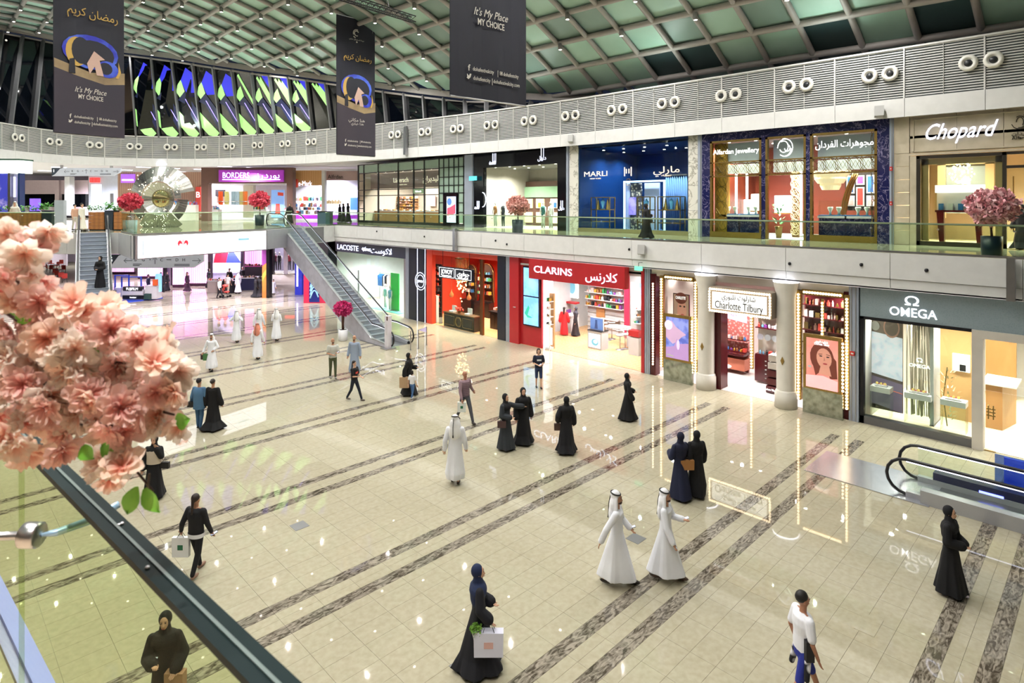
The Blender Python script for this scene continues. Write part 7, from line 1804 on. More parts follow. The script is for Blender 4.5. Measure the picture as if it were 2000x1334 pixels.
# photo kiosk
t = thing('photo_kiosk', 'white and black photo kiosk on a blue base under the way sign', 'kiosk', tuple(DP(255, 590, GD(0, 590))))
d = GD(0, 588)
P_ = [GP(205, 596), GP(318, 583), GP(300, 572), GP(205, 578)]; MB().prism([(q[0], q[1], .0) for q in P_], (0, 0, .06)).build('blue_base', mat('kiosk_blue', '#2a4fd0', .4), t)
cb(237, 566, 279, 587, d + .2, .8, 'counter', m_white, t); cb(240, 560, 277, 568, d + .15, .3, 'black_band', m_dark, t); cb(239, 577, 281, 584, d + .1, .2, 'black_band', m_dark, t); letters('FUJIFILM', DP(258, 564, d + .1), .2, m_glow, t, RT, width=.9); letters('instax', DP(260, 580.5, d + .05), .14, m_glow, t, RT, width=.5)
cb(283, 558, 306, 584, d + .3, .7, 'white_counter', m_white, t); cb(281, 574, 293, 585, d + .1, .3, 'green_box', mat('dark_green_box', '#24443c', .5), t); cb(213, 568, 224, 590, d, .7, 'black_counter', m_dark, t); cb(224, 562, 236, 588, d + .2, .5, 'poster_front', mat('kiosk_poster', '#c4c8e8', .5), t)
for (a, b, y0_, y1_) in [(223, 252, 537, 568), (236, 276, 540, 566)]:
 for (p, q, r, s_2) in [(a, a + 2, y0_, y1_), (b - 2, b, y0_, y1_), (a, b, y0_, y0_ + 2)]: cb(p, r, q, s_2, d + .5, .1, 'blue_frame', mat('kiosk_blue', '#2a4fd0'), t)
cb(303, 535, 312, 570, d + .6, .3, 'blue_screen', mat('ice_screen', '#8fd0f4', .4, emit=.8), t); cb(298, 546, 306, 558, d + .2, .2, 'orange_box', mat('orange_box', '#e0622a', .5), t)
# gradient pillar, far black shop, blue totems
t = thing('gradient_pillar', 'pillar with orange to violet printed side and black edge', 'pillar', tuple(DP(519, 582, GD(0, 582)))); d = GD(0, 582)
P = Plane(DP(512, 582, d), RT, 8 / F * d, 4.7, -FW); cb(512, zpx(4.7, d), 520, 582, d, .4, 'printed_side', mat('print_orange', '#e8552f', .5, emit=.3, pat=('noise', '#f08a3a', .4, .4, .6)), t); cb(520, zpx(4.7, d), 526, 582, d - .1, .6, 'black_edge', m_black, t)
P.poly([(0, .55), (1, .6), (1, 1), (0, 1)], mat('print_plum', '#8a3a8a', .5, emit=.25), 'violet_field', t); P.poly([(0, .28), (1, .4), (1, .5), (0, .4)], mat('print_gold', '#e8b04a', .5, emit=.3), 'gold_field', t)
d = 66
t = thing('far_black_shop', 'black clothing shop front far under the gallery, left of the middle escalator', 'shop front', tuple(DP(555, zpx(0, d), d)))
cb(528, zpx(4.7, d), 600, zpx(4.2, d), d, .3, 'header', m_black, t); cb(528, zpx(4.2, d), 534, zpx(0, d), d, .4, 'black_pier', m_black, t); cb(554, zpx(4.2, d), 560, zpx(0, d), d, .4, 'white_pier', m_white, t); cb(534, zpx(4.2, d), 600, zpx(0, d), d + 3, .2, 'back_wall', mat('grey_lit_wall', '#8d8ca0', .5), t)
cb(556, zpx(4.9, d), 575, zpx(4.4, d), d - .3, .2, 'red_sign', mat('red_light', '#ff3a3a'), t); cb(528, zpx(.3, d), 600, zpx(0, d), d + 2, .6, 'plinth', m_white, t)
for k, px in enumerate((538, 546, 565, 575)):
 p = DP(px, 0, d + 1); mannequin(['mannequin in plum dress in the far black shop, first from the left', 'dark dressed mannequin in the far black shop, second from the left', 'mannequin in wine red dress, third from the left in the far black shop', 'mannequin in brown dress, fourth from the left in the far black shop'][k], p.x, p.y, .3, [mat('plum_cloth', '#5a1f3c', .7), SW[6], mat('wine_cloth', '#7a1f2c', .7), SW[8]][k], SW[6], rz=YAW + pi, s=1.15)
for k, (pa, pb, pyb, lb) in enumerate([(576, 590, 576, 'blue upright light totem with white stripe left of the middle escalator')]):
 d = GD(0, pyb); s = thing('advert_totem', lb, 'sign', tuple(DP((pa + pb) / 2, pyb, d))); cb(pa, zpx(3.2, d), pb, pyb, d, .4, 'case', mat('totem_blue', '#2a36c0', .4, emit=.5), s); cb(pa + 3, zpx(2.6, d), pa + 6, zpx(.7, d), d - .05, .05, 'white_stripe', m_glow, s)
d = GD(0, 592); s = thing('red_advert_wall', 'red and blue printed wall under the middle escalator', 'wall panel', tuple(DP(612, 592, d))); cb(593, zpx(2.9, d), 634, 594, d, .2, 'red_panel', mat('print_crimson', '#d02a50', .4, emit=.3), s)
P = Plane(DP(604, 590, d), RT, 20 / F * d, 2.0, -FW); P.k = .02; P.poly([(0, 0), (1, 0), (1, .9), (0, 1)], mat('print_deepblue', '#1c2a80', .4, emit=.3), 'blue_field', s)
for k in range(4): MB().tube([P.p(.1 + .8 * q, .15 + .14 * k + .3 * sin(q * 3), .04) for q in [i / 8 for i in range(9)]], .05, 5).build('white_swirl', mat('print_ice', '#a8d8ec', .4, emit=.5), s, True)
# cafe seen left of the far escalator
t = thing('far_cafe_wall', 'bright white wall and counter far left under the upper floor', 'wall panel', tuple(DP(60, 520, 75))); cb(-60, zpx(4.7, 75), 130, zpx(0, 75), 75, .2, 'white_wall', mat('lit_far_wall', '#f0e8f2', .5), t); cb(130, zpx(4.7, 80), 640, zpx(0, 80), 80, .2, 'white_wall', mat('lit_far_wall', '#f0e8f2'), t)
rr = random.Random(31)
ch = None
for k, (px, py) in enumerate([(88, 528), (95, 531), (103, 533), (110, 526), (118, 522), (84, 520), (114, 545), (120, 549), (126, 552), (100, 522), (108, 541), (122, 534)]):
 x, y = GP(px, py)
 if ch is None:
  ch = thing('cafe_chair', 'x', 'chair', (x, y, 0), 'chairs of the far cafe'); MB().box(-.22, .22, -.22, .22, .42, .47).build('seat', mat('chair_red', '#b03a2a', .6), ch, local=True); MB().box(-.22, -.18, -.22, .22, .47, .88).build('backrest', mat('chair_red', '#b03a2a'), ch, local=True)
  for sx2 in (-.19, .19):
   for sy2 in (-.19, .19): MB().tube([(sx2, sy2, 0), (sx2, sy2, .42)], .018, 5).build('leg', m_dark, ch, local=True)
  o = ch
 else: o = copy_thing(ch, (x, y, 0), rr.random() * 6)
 o['label'] = 'small red cafe chair, %s from the left' % ORD[sorted([88, 95, 103, 110, 118, 84, 114, 120, 126, 100, 108, 122]).index(px)]
for k, (px, py) in enumerate([(92, 526), (106, 530), (116, 541)]):
 x, y = GP(px, py); s = thing('cafe_table', ['small dark cafe table furthest left', 'small dark cafe table in the middle', 'small dark cafe table nearest the escalator'][k], 'table', (x, y, 0), 'tables of the far cafe'); MB().lathe([(.38, .72), (.38, .75)], (x, y, 0), 14).build('top', m_dark, s); MB().tube([(x, y, 0), (x, y, .72)], .03, 6).build('leg', m_steel, s)

# ================================================================== THINGS ON THE HALL FLOOR
m_bark = mat('bark_brown', '#5a3a30', .7)
def petal_cloud(cen, R, n, m, t, seed=1, sz=.1, flat=.8, name='blossoms'):
 rr = random.Random(seed); b = MB(); cen = Vector(cen)
 for k in range(n):
  th = rr.random() * 2 * pi; ph = rr.uniform(-1, 1); r0 = R * (rr.random() ** .35)
  p = cen + Vector((cos(th) * sqrt(1 - ph * ph), sin(th) * sqrt(1 - ph * ph), ph * flat)) * r0
  for j in range(5):
   a = j * 1.256 + rr.random(); up = Vector((rr.uniform(-1, 1), rr.uniform(-1, 1), rr.uniform(-.3, 1))).normalized(); u = up.orthogonal().normalized(); v = up.cross(u)
   d1 = (u * cos(a) + v * sin(a)) * sz + up * sz * .35; s1 = (v * cos(a) - u * sin(a)) * sz * .42
   b.add([p, p + d1 * .55 - s1, p + d1, p + d1 * .55 + s1], [(0, 1, 2, 3)])
 return tag(b.build(name, m, t), kind='stuff')
def potted_tree(label, base, z0, h, R, mt, mp, pot='round', pr_=.24, ph=.62, seed=1, n=420, trunks=3):
 t = thing('potted_blossom_tree', label, 'potted tree', (base[0], base[1], z0), 'potted artificial blossom trees'); x, y = base
 if pot == 'round': MB().lathe([(pr_ * .85, 0), (pr_, .03), (pr_ * 1.05, ph), (pr_ * .92, ph), (pr_ * .9, ph - .05)], (x, y, z0), 22).build('pot', mp, t, True)
 else: MB().add([(x - pr_ * k, y - pr_ * k * s1, z0 + z) for (k, z) in ((.8, 0), (1, ph)) for s1 in (1,)] , []) ; MB().prism([(x - pr_, y - pr_, z0), (x + pr_, y - pr_, z0), (x + pr_, y + pr_, z0), (x - pr_, y + pr_, z0)], (0, 0, ph)).build('pot', mp, t)
 MB().lathe([(pr_ * .88, ph - .04), (pr_ * .88, ph - .02)], (x, y, z0), 18).build('soil', m_dark, t)
 rr = random.Random(seed)
 for k in range(trunks):
  a = 2 * pi * k / trunks; top = (x + R * .3 * cos(a), y + R * .3 * sin(a), z0 + h - R * .9)
  MB().tube([(x + .04 * cos(a), y + .04 * sin(a), z0 + ph - .05), (x + .06 * cos(a + 1), y + .06 * sin(a + 1), z0 + (ph + h) / 2), top, (top[0] + R * .4 * cos(a), top[1] + R * .4 * sin(a), z0 + h - R * .3)], [.035, .03, .025, .012], 6).build('trunk', m_bark, t, True)
 petal_cloud((x, y, z0 + h - R * .75), R, n, mt, t, seed, R * .22)
 return t
m_mag = mat('magenta_blossom', '#b81462', .6, pat=('noise', '#e0458c', 7, .4, .65)); m_cor = mat('coral_blossom', '#d83a55', .6, pat=('noise', '#ee6a80', 6, .4, .65)); m_pnk = mat('pale_pink_blossom', '#e8a3ac', .6, pat=('noise', '#f6cfd2', 5, .4, .65))
m_pot = mat('pot_white', '#dcdce2', .4); m_potn = mat('pot_navy', '#1c2a3e', .3)
potted_tree('magenta blossom tree in a white pot beside the middle escalator', GP(670, 665), 0, 2.15, .5, m_mag, m_pot, seed=3)
x, y = GP(265, 735); potted_tree('magenta blossom tree partly hidden behind the pink branch at the left', (x, y), 0, 2.0, .42, m_mag, m_pot, seed=4)
x, y = GP(1011, 463, Z1); x, y = 23.9, YX(1011, 23.9); potted_tree('pale salmon blossom tree in a dark pot before the black shop front', (x, y), Z1, 2.0, .62, mat('salmon_blossom', '#d99a90', .6, pat=('noise', '#e8b8ae', 5, .4, .65)), m_potn, seed=5, pr_=.3, ph=.75, trunks=1)
x, y = 24.0, YX(1937, 24.0); potted_tree('pale pink blossom tree in a dark pot before the limestone shop', (x, y), Z1, 2.05, .68, m_pnk, m_potn, seed=6, pr_=.27, ph=.62, n=520, trunks=1)
p = DP(254, yfl(35), 35); potted_tree('coral red blossom tree by the glass corner left of the silver disc', (p.x, p.y), Z1, 2.2, .6, m_cor, mat('pot_ice', '#b9cfe4', .3), seed=7, pr_=.35, ph=.7, trunks=1)
p = DP(507, yfl(46), 46); potted_tree('coral red blossom tree in front of the book shop', (p.x, p.y), Z1, 2.5, .75, m_cor, m_potn, seed=8, pr_=.32, ph=.8, trunks=1)
# information pylon and rail posts at the foot of the middle escalator
x, y = GP(758, 681); s = thing('info_pylon', 'slim white information pylon at the foot of the middle escalator', 'sign', (x, y, 0)); hgt = (681 - 617) / (681 - CY) * EYE
MB().box(x - .12, x + .12, y - .15, y + .15, 0, hgt).build('shaft', mat('pylon_white', '#d4d0da', .35), s); MB().box(x - .3, x + .3, y - .3, y + .3, 0, .05).build('foot', m_steel, s); MB().box(x - .13, x - .12, y - .15, y - .04, hgt - .22, hgt).build('dark_corner', m_burg, s)
for i in range(7): MB().box(x - .125, x - .12, y - .07, y + .07, hgt * .45 + i * .08, hgt * .45 + .02 + i * .08).build('small_print', m_steel, s)
pr = None
for k, (px, py, lb) in enumerate([(802, 684, 'steel guide post nearest the pylon'), (817, 681, 'steel guide post in the middle of three'), (833, 674, 'steel guide post at the right of three')]):
 x, y = GP(px, py); s = thing('guide_post', lb, 'post', (x, y, 0), 'steel guide posts at the middle escalator'); MB().tube([(x, y, 0), (x, y, 1.0)], .03, 8).build('post', m_steel, s); MB().lathe([(.06, 0), (.06, .02)], (x, y, 0), 10).build('foot', m_steel, s); pr = (x, y)
a = GP(817, 681); b = GP(833, 674); MB().obox(((a[0] + b[0]) / 2, (a[1] + b[1]) / 2, .82), ((b[0] - a[0]) / 2, (b[1] - a[1]) / 2, 0), (.006, .006, 0), (0, 0, .13)); s = thing('glass_notice', 'small tilted glass sign between two steel guide posts', 'sign', (b[0], b[1], .7)); MB().prism([(a[0], a[1], .98), (b[0], b[1], .98), (b[0], b[1], .68)], (.01, .01, 0)).build('pane', mat('lilac_pane', '#c9c4f0', .3, emit=.3), s); MB().tube([(a[0], a[1], .985), (b[0], b[1], .985)], .012, 5).build('edge', m_steel, s)
# ================================================================== PEOPLE
def skinmat(c): return mat('skin_' + c[1:], c, .55)
SK = '#b98a6e'; SKL = '#d3a78c'; SKD = '#94674c'
def cap(b, p, q, r0, r1=None, n=9):
 r1 = r0 if r1 is None else r1; p, q = Vector(p), Vector(q); d = (q - p).normalized()
 b.tube([p - d * r0 * .9, p - d * r0 * .5, p, q, q + d * r1 * .5, q + d * r1 * .9], [r0 * .4, r0 * .85, r0, r1, r1 * .85, r1 * .4], n)
def fuse(b, vox, name, m, parent, extra=None, sm=4):
 me = b.mesh(name); o = bpy.data.objects.new(name, me); md = o.modifiers.new('r', 'REMESH'); md.mode = 'VOXEL'; md.voxel_size = vox
 s = o.modifiers.new('s', 'SMOOTH'); s.iterations = sm; s.factor = .5
 me = evalmesh(o); me.name = name
 if extra:
  vs = [tuple(v.co) for v in me.vertices]; fs = [tuple(p.vertices) for p in me.polygons]; n = len(vs)
  vs += [tuple(v) for v in extra.v]; fs += [tuple(i + n for i in f) for f in extra.f]
  bpy.data.meshes.remove(me); me = bpy.data.meshes.new(name); me.from_pydata(vs, [], fs)
 me.materials.clear(); me.materials.append(m); me.polygons.foreach_set('use_smooth', [True] * len(me.polygons))
 q = bpy.data.objects.new(name, me); COL.objects.link(q); q.parent = parent; return q
def hand(b, w, d, side):
 """palm, four unequal bent fingers and a thumb leaving the side; w wrist, d pointing direction"""
 w = Vector(w); d = Vector(d).normalized(); s = Vector((0, 1, 0)) if abs(d.y) < .8 else Vector((1, 0, 0)); s = (s - d * s.dot(d)).normalized(); n = d.cross(s)
 if n.x > 0: n = -n
 M = Matrix((d, s, n)).transposed(); b.ell(w + d * .045, .052, .038, .016, 8, 6, M)
 for i, l in enumerate((.062, .074, .068, .052)):
  a = w + d * .08 + s * (.027 - .018 * i); k = a + d * l * .5; b.tube([a - d * .02, k, k + d * l * .4 + n * -l * .25], [.009, .0085, .0065], 5)
 b.tube([w + d * .02 + s * .03, w + d * .05 + s * .055, w + d * .085 + s * .05 - n * .015], [.011, .010, .007], 5)
def person(label, px, py, phi, h=1.7, z0=0.0, cloth='abaya', col='#0d0d12', col2='#22242c', skin=SKL, hair=None, cover=None, stride=.5, LA=None, RA=None, hem=.30, vox=.016, shoe='#1a1a1a', xy=None, beard=False, group='visitors', tilt=0, cwide=1.0):
 x, y = xy or GP(px, py, z0); t = thing('person', label, 'person', (x, y, z0), None, YAW - radians(phi))
 k = h / 1.75; V = lambda a, b_, c: Vector((a, b_, c)) * k
 st = stride * (.24 if cloth in ('abaya', 'thobe') else .32)
 ft = {1: V(st, .09, .045), -1: V(-st, -.09, .045 + .03 * stride)}; kn = {1: V(st * .5 + .02, .095, .49), -1: V(-st * .4 + .03, -.095, .49)}; hp_ = {1: V(0, .09, .92), -1: V(0, -.09, .92)}
 arm = {1: LA or ((-.03 - .1 * stride, .25, 1.12), (.02 - .14 * stride, .27, .87)), -1: RA or ((-.03 + .1 * stride, -.25, 1.12), (.04 + .16 * stride, -.27, .88))}
 b = MB(); b.ell(V(0, 0, .96), .11 * k, .155 * k, .13 * k); b.ell(V(0, 0, 1.25), .105 * k, .15 * k, .24 * k); cap(b, V(0, .13, 1.42), V(0, -.13, 1.42), .055 * k); cap(b, V(0, 0, 1.4), V(.01, 0, 1.56), .052 * k)
 T = lambda v: v
 b.ell(V(-.005, 0, 1.665), .092 * k, .076 * k, .098 * k, 14, 10); b.ell(V(.03, 0, 1.615), .066 * k, .056 * k, .08 * k, 12, 8); cap(b, V(.088, 0, 1.645), V(.105, 0, 1.615), .011 * k, .014 * k, 6)
 for s in (1, -1):
  b.ell(V(-.005, .077 * s, 1.63), .018 * k, .01 * k, .03 * k, 6, 5); cap(b, hp_[s], kn[s], .08 * k, .055 * k); cap(b, kn[s], ft[s] + V(0, 0, .05), .052 * k, .034 * k)
  e, w = [Vector(q) * k for q in arm[s]]; cap(b, V(0, .18 * s, 1.4), e, .046 * k, .038 * k); cap(b, e, w, .036 * k, .026 * k)
 ex = MB()
 for s in (1, -1):
  e, w = [Vector(q) * k for q in arm[s]]; hand(ex, w, (w - e), s)
 body = fuse(b, max(.011, vox * .8), 'body', skinmat(skin), t, ex, 3)
 f_ = MB()
 for s in (1, -1): f_.ell(V(.085, .03 * s, 1.66), .008 * k, .014 * k, .007 * k, 7, 5)
 f_.build('eyes', m_eye, body, local=True)
 f_ = MB(); f_.ell(V(.094, 0, 1.578), .007 * k, .022 * k, .007 * k, 8, 5); f_.build('mouth', mat('lip', '#9a4a48', .5), body, local=True)
 f_ = MB()
 for s in (1, -1): f_.tube([V(.086, .016 * s, 1.678), V(.083, .046 * s, 1.68)], .004 * k, 4)
 f_.build('eyebrows', m_eye, body, local=True)
 sh = MB()
 for s in (1, -1): p = ft[s]; sh.ell(p + V(.06, 0, 0), .135 * k, .045 * k, .042 * k, 10, 6)
 for s in (1, -1):
  o = MB().ell(ft[s] + V(.06, 0, 0), .135 * k, .047 * k, .043 * k, 10, 6).build('shoe', mat('shoe_' + shoe[1:], shoe, .5), t, True, local=True)
 mc = mat('cloth_' + col[1:], col, .85, pat=('noise', col, 2, .3, .7)); m2 = mat('cloth_' + col2[1:], col2, .85)
 g = MB()
 def sleeve(s, r0, r1, part=1.0):
  e, w = [Vector(q) * k for q in arm[s]]; sp_ = V(0, .18 * s, 1.41); cap(g, sp_, e if part > .6 else sp_.lerp(e, .75), r0 * k, (r0 + r1) / 2 * k)
  if part > .6: cap(g, e, e.lerp(w, .93), (r0 + r1) / 2 * k, r1 * k)
 cap(g, V(0, .15, 1.405), V(0, -.15, 1.405), .07 * k)
 if cloth in ('abaya', 'thobe'):
  n = 28; zl = [1.45, 1.38, 1.2, 1.0, .8, .55, .3, .06 if cloth == 'abaya' else .15]; R0 = [.09, .185, .17, .175, .19, .22, .25, hem * cwide]
  Vv = []; rr = random.Random(int(px))
  p1, p2 = rr.random() * 6, rr.random() * 6
  for z, r in zip(zl, R0):
   fz = max(0, (1.1 - z)); sx = .62 + .30 * fz + .25 * stride * fz
   for i in range(n):
    a = 2 * pi * i / n; q = r * (1 + .10 * fz * sin(5 * a + p1) + .07 * fz * sin(9 * a + p2))
    xr = max(q * sx, (.13 + st * 1.25 * max(0, .95 - z) / .95) * (1 + .05 * sin(5 * a + p1))) if z < .95 else q * sx
    Vv.append(V(xr * cos(a), q * sin(a) * (1.0 if z < 1.3 else 1.05), z))
  m_ = len(zl); g.add(Vv, [(i * n + j, (i + 1) * n + j, (i + 1) * n + (j + 1) % n, i * n + (j + 1) % n) for i in range(m_ - 1) for j in range(n)] + [tuple(range(n)), tuple((m_ - 1) * n + j for j in range(n))[::-1]])
  sl_ = (.075, .10) if cloth == 'abaya' else (.068, .062)
  for s in (1, -1): sleeve(s, *sl_)
  fuse(g, vox, 'robe', mc, t, None, 3)
 else:
  g.lathe([(.155 * k, .86 * k), (.165 * k, 1.0 * k), (.158 * k, 1.15 * k), (.18 * k, 1.3 * k), (.165 * k, 1.41 * k), (.07 * k, 1.465 * k)], (0, 0, 0), 18, sx=.76, sy=1.08)
  for s in (1, -1): sleeve(s, .072, .062 if 'tee' in cloth else .045, .5 if 'tee' in cloth else 1)
  fuse(g, vox, 'shirt', mc, t, None, 3)
  g = MB(); g.lathe([(.15 * k, .80 * k), (.165 * k, .9 * k), (.155 * k, 1.0 * k)], (0, 0, 0), 16, sx=.75, sy=1.04)
  for s in (1, -1):
   cap(g, hp_[s], kn[s], .092 * k, .068 * k)
   if 'short' not in cloth: cap(g, kn[s], ft[s] + V(0, 0, .06), .066 * k, .05 * k)
  fuse(g, vox, 'shorts' if 'short' in cloth else 'trousers', m2, t, None, 3)
 if cover:
  cc = mat('cloth_' + cover[1:], cover, .85)
  g = MB()
  if cloth == 'thobe':
   g.ell(V(-.03, 0, 1.70), .10 * k, .092 * k, .10 * k); g.ell(V(-.06, 0, 1.5), .09 * k, .15 * k, .2 * k); g.ell(V(-.10, 0, 1.36), .06 * k, .17 * k, .2 * k)
   for s in (1, -1): cap(g, V(-.0, .085 * s, 1.66), V(.0, .15 * s, 1.32), .03 * k, .045 * k)
   fuse(g, vox, 'head_cloth', cc, t, None, 3)
   a = MB(); a.tube([V(-.025 + .092 * cos(q), .088 * sin(q), 1.745 - .02 * cos(q)) for q in [2 * pi * i / 20 for i in range(21)]], .014 * k, 6); a.build('head_ring', m_black, t, True, local=True)
   a = MB(); a.tube([V(-.12, .02, 1.72), V(-.165, .03, 1.5), V(-.17, .03, 1.3)], .008 * k, 5); a.tube([V(-.17, .03, 1.32), V(-.17, .03, 1.24)], [.008 * k, .02 * k], 6); a.build('tassel', m_black, t, True, local=True)
  else:
   g.ell(V(-.03, 0, 1.67), .105 * k, .098 * k, .118 * k, 14, 10); cap(g, V(-.015, 0, 1.56), V(-.01, 0, 1.42), .082 * k, .11 * k); g.ell(V(-.01, 0, 1.36), .155 * k, .232 * k, .15 * k); g.ell(V(-.06, 0, 1.28), .09 * k, .19 * k, .22 * k)
   fuse(g, max(.012, vox * .8), 'headscarf', cc, t, None, 3)
 if hair:
  hm = mat('hair_' + hair[0][1:], hair[0], .6); g = MB(); g.ell(V(-.022, 0, 1.69), .098 * k, .085 * k, .095 * k, 14, 9)
  if hair[1] == 'bald': g = MB(); g.ell(V(-.03, 0, 1.645), .085 * k, .083 * k, .05 * k, 12, 6)
  if hair[1] == 'long': cap(g, V(-.07, 0, 1.66), V(-.10, 0, 1.35), .07 * k, .04 * k)
  if hair[1] == 'tail': cap(g, V(-.1, 0, 1.68), V(-.13, .0, 1.38), .035 * k, .025 * k)
  if hair[1] == 'bun': g.ell(V(-.12, 0, 1.70), .045 * k, .045 * k, .045 * k)
  if hair[1] == 'bob':
   for s in (1, -1): cap(g, V(-.01, .07 * s, 1.68), V(0, .075 * s, 1.56), .03 * k)
   cap(g, V(-.06, 0, 1.66), V(-.06, 0, 1.55), .065 * k)
  fuse(g, .012, 'hair', hm, t, None, 2)
 if beard: MB().ell(V(.052, 0, 1.575), .05 * k, .05 * k, .04 * k, 10, 7).build('beard', m_eye, body, local=True)
 bpy.context.view_layer.update() if 0 else None
 Mw = Matrix.Translation((x, y, z0)) @ Matrix.Rotation(YAW - radians(phi), 4, 'Z')
 t['label'] = label
 return t, {s: Mw @ (Vector(arm[s][1]) * k) for s in (1, -1)}, Mw, k
def bag(label, p, w, h, dd, col, handle=.16, logo=None, name='shopping_bag', ang=0, lc='#1f6a4a'):
 t = thing(name, label, 'bag', (p[0], p[1], p[2] - handle - h)); u = Vector((cos(ang + YAW - pi / 2), sin(ang + YAW - pi / 2), 0)); n = Vector((-u.y, u.x, 0)); c = Vector(p) - UP * (handle + h / 2)
 MB().add([c + u * a * w / 2 * (1 if z < 0 else 1.03) + n * b * dd / 2 + UP * z * h / 2 for z in (-1, 1) for (a, b) in ((-1, -1), (1, -1), (1, 1), (-1, 1))], [(0, 3, 2, 1), (4, 5, 6, 7), (0, 1, 5, 4), (1, 2, 6, 5), (2, 3, 7, 6), (3, 0, 4, 7)]).build('bag_body', mat('bag_' + col[1:], col, .6), t)
 for s in (-1, 1): MB().tube([c + u * -w * .2 + n * s * dd * .4 + UP * h / 2, Vector(p) + n * s * .01, c + u * w * .2 + n * s * dd * .4 + UP * h / 2], .006, 4).build('handle', m_dark, t)
 if logo: MB().obox(c - n * (dd / 2 + .003), u * w * .16, n * .002, UP * h * .13).build('logo_patch', mat('logo_' + lc[1:], lc, .5), t)
 return t
def phone(label, p, col='#16161c', ang=0):
 t = thing('phone', label, 'phone', tuple(p)); u = Vector((cos(ang), sin(ang), .3)).normalized(); n = Vector((-sin(ang), cos(ang), 0)); p = Vector(p)
 MB().obox(p + u * .05, u * .07, n * .035, u.cross(n) * .005).build('case', mat('phone_' + col[1:], col, .3), t); MB().obox(p + u * .05 + u.cross(n) * .006 * (1 if u.cross(n).z > 0 else -1), u * .064, n * .031, UP * .0008).build('screen', mat('phone_screen', '#c8d4f0', .2, emit=.6), t)
def tip(p, hand_, d=.08): return hand_
PH = ((.05, .24, 1.12), (.27, .10, 1.16)); PHR = ((.05, -.24, 1.12), (.27, -.10, 1.16)); CR = ((.02, .24, 1.13), (.22, .06, 1.08)); CRR = ((.02, -.24, 1.13), (.22, -.06, 1.08))
yf = lambda yh, h: (yh - h / EYE * CY) / (1 - h / EYE)
W = '#e9ebf4'; BK = '#0c0c11'
t, H_, Mw, k = person('woman in black abaya holding a phone, seen through the near glass panel', 322, yf(1200, 1.62), 165, 1.62, cloth='abaya', col=BK, cover=BK, LA=((.0, .27, 1.12), (.2, .2, 1.0)), RA=PHR, stride=.3, vox=.014)
bag('brown paper bag on the arm of the woman behind the near glass', H_[1] + Vector((0, 0, .03)), .26, .34, .12, '#b0876a', .06); phone('white phone in the hand of the woman behind the near glass', H_[-1], '#d8dce8', 1)
t, H_, Mw, k = person('woman in black jacket and trousers walking away with a white bag', 383, 1122, 12, 1.64, cloth='shirt', col='#15151b', col2='#121217', hair=('#2a1c18', 'tail'), skin=SK, shoe='#8a6a58', stride=.7, LA=((-.1, .27, 1.13), (-.02, .36, .92)), vox=.014)
MB().lathe([(.172 * k, .84 * k), (.176 * k, .93 * k)], (0, 0, 0), 20, sx=.78, sy=1.06, cap=False).build('white_shirt_hem', mat('cloth_e9ebf4', W, .85), t, True, local=True)
bag('white carrier bag with a dark green square, carried by the woman in black jacket', H_[1], .34, .40, .08, '#eceef2', .12, 1); phone('phone held low by the woman in black jacket', H_[-1] - UP * .06)
t, H_, Mw, k = person('woman in beige top, black headscarf and long black skirt near the blossom tip', 301, 972, 176, 1.58, cloth='abaya', col='#101015', cover='#0f0f14', stride=.3, LA=((.05, .22, 1.2), (.08, .12, 1.42)), shoe='#9a6a50')
MB().lathe([(.2 * k, 1.0 * k), (.19 * k, 1.2 * k), (.2 * k, 1.36 * k), (.14 * k, 1.44 * k)], (0, 0, 0), 20, sx=.74, sy=1.05, cap=False).build('beige_top', mat('cloth_beige', '#cdbfae', .85), t, True, local=True)
bag('small black handbag of the woman in beige top', Mw @ (Vector((0, .3, 1.15)) * k), .22, .16, .08, '#1c1a1c', .12, name='handbag')
t, H_, Mw, k = person('person in blue denim jacket and jeans seen from behind, left of the woman in black', 389, 838, 8, 1.70, cloth='shirt', col='#4e7396', col2='#3d6288', hair=('#17141a', 'short'), skin=SK, stride=.2)
MB().lathe([(.2 * k, .72 * k), (.205 * k, .9 * k), (.19 * k, 1.2 * k), (.2 * k, 1.38 * k), (.1 * k, 1.45 * k)], (0, 0, 0), 20, sx=.8, sy=1.06, cap=False).build('jacket', mat('cloth_4e7396', '#4e7396'), t, True, local=True)
bag('small black crossbody bag on the hip of the person in denim', Mw @ (Vector((-.1, .24, 1.1)) * k), .22, .18, .08, '#1a181a', .12, name='handbag')
person('woman in long flared black abaya with bun, seen from behind beside the person in denim', 416, 838, 6, 1.68, cloth='abaya', col=BK, hair=('#2c211c', 'bun'), skin=SK, stride=.2, hem=.42)
t, H_, Mw, k = person('man in white robe with beard carrying two shopping bags, facing the viewer', 413, 724, 176, 1.66, cloth='thobe', col=W, cover='#f0f0f4', stride=.5, beard=True, skin=SK, hem=.24, LA=((.0, .3, 1.15), (.1, .16, 1.02)), RA=((-.03, -.3, 1.12), (.06, -.36, .92)))
bag('small dark bag in the hand of the bearded man in white', H_[-1], .2, .26, .08, '#3a2c2c', .08); bag('green bag in the hand of the bearded man in white', H_[-1] + RT * .14, .26, .3, .1, '#4a7a48', .08)
AK = ((-.05, .34, 1.25), (.12, .22, 1.35)); AKR = ((-.05, -.34, 1.25), (.12, -.22, 1.35))
person('man in white robe walking away, left of three, elbows raised', 462, 669, 4, 1.72, cloth='thobe', col=W, cover='#f0f0f4', LA=AK, RA=AKR, hem=.23)
person('man in white robe walking away, in the middle behind the red checked scarf', 506, 665, 4, 1.74, cloth='thobe', col=W, cover='#f0f0f4', hem=.23)
person('man in white robe and red checked headscarf walking away', 503, 702, 2, 1.74, cloth='thobe', col=W, cover='#d98a74', hem=.23)
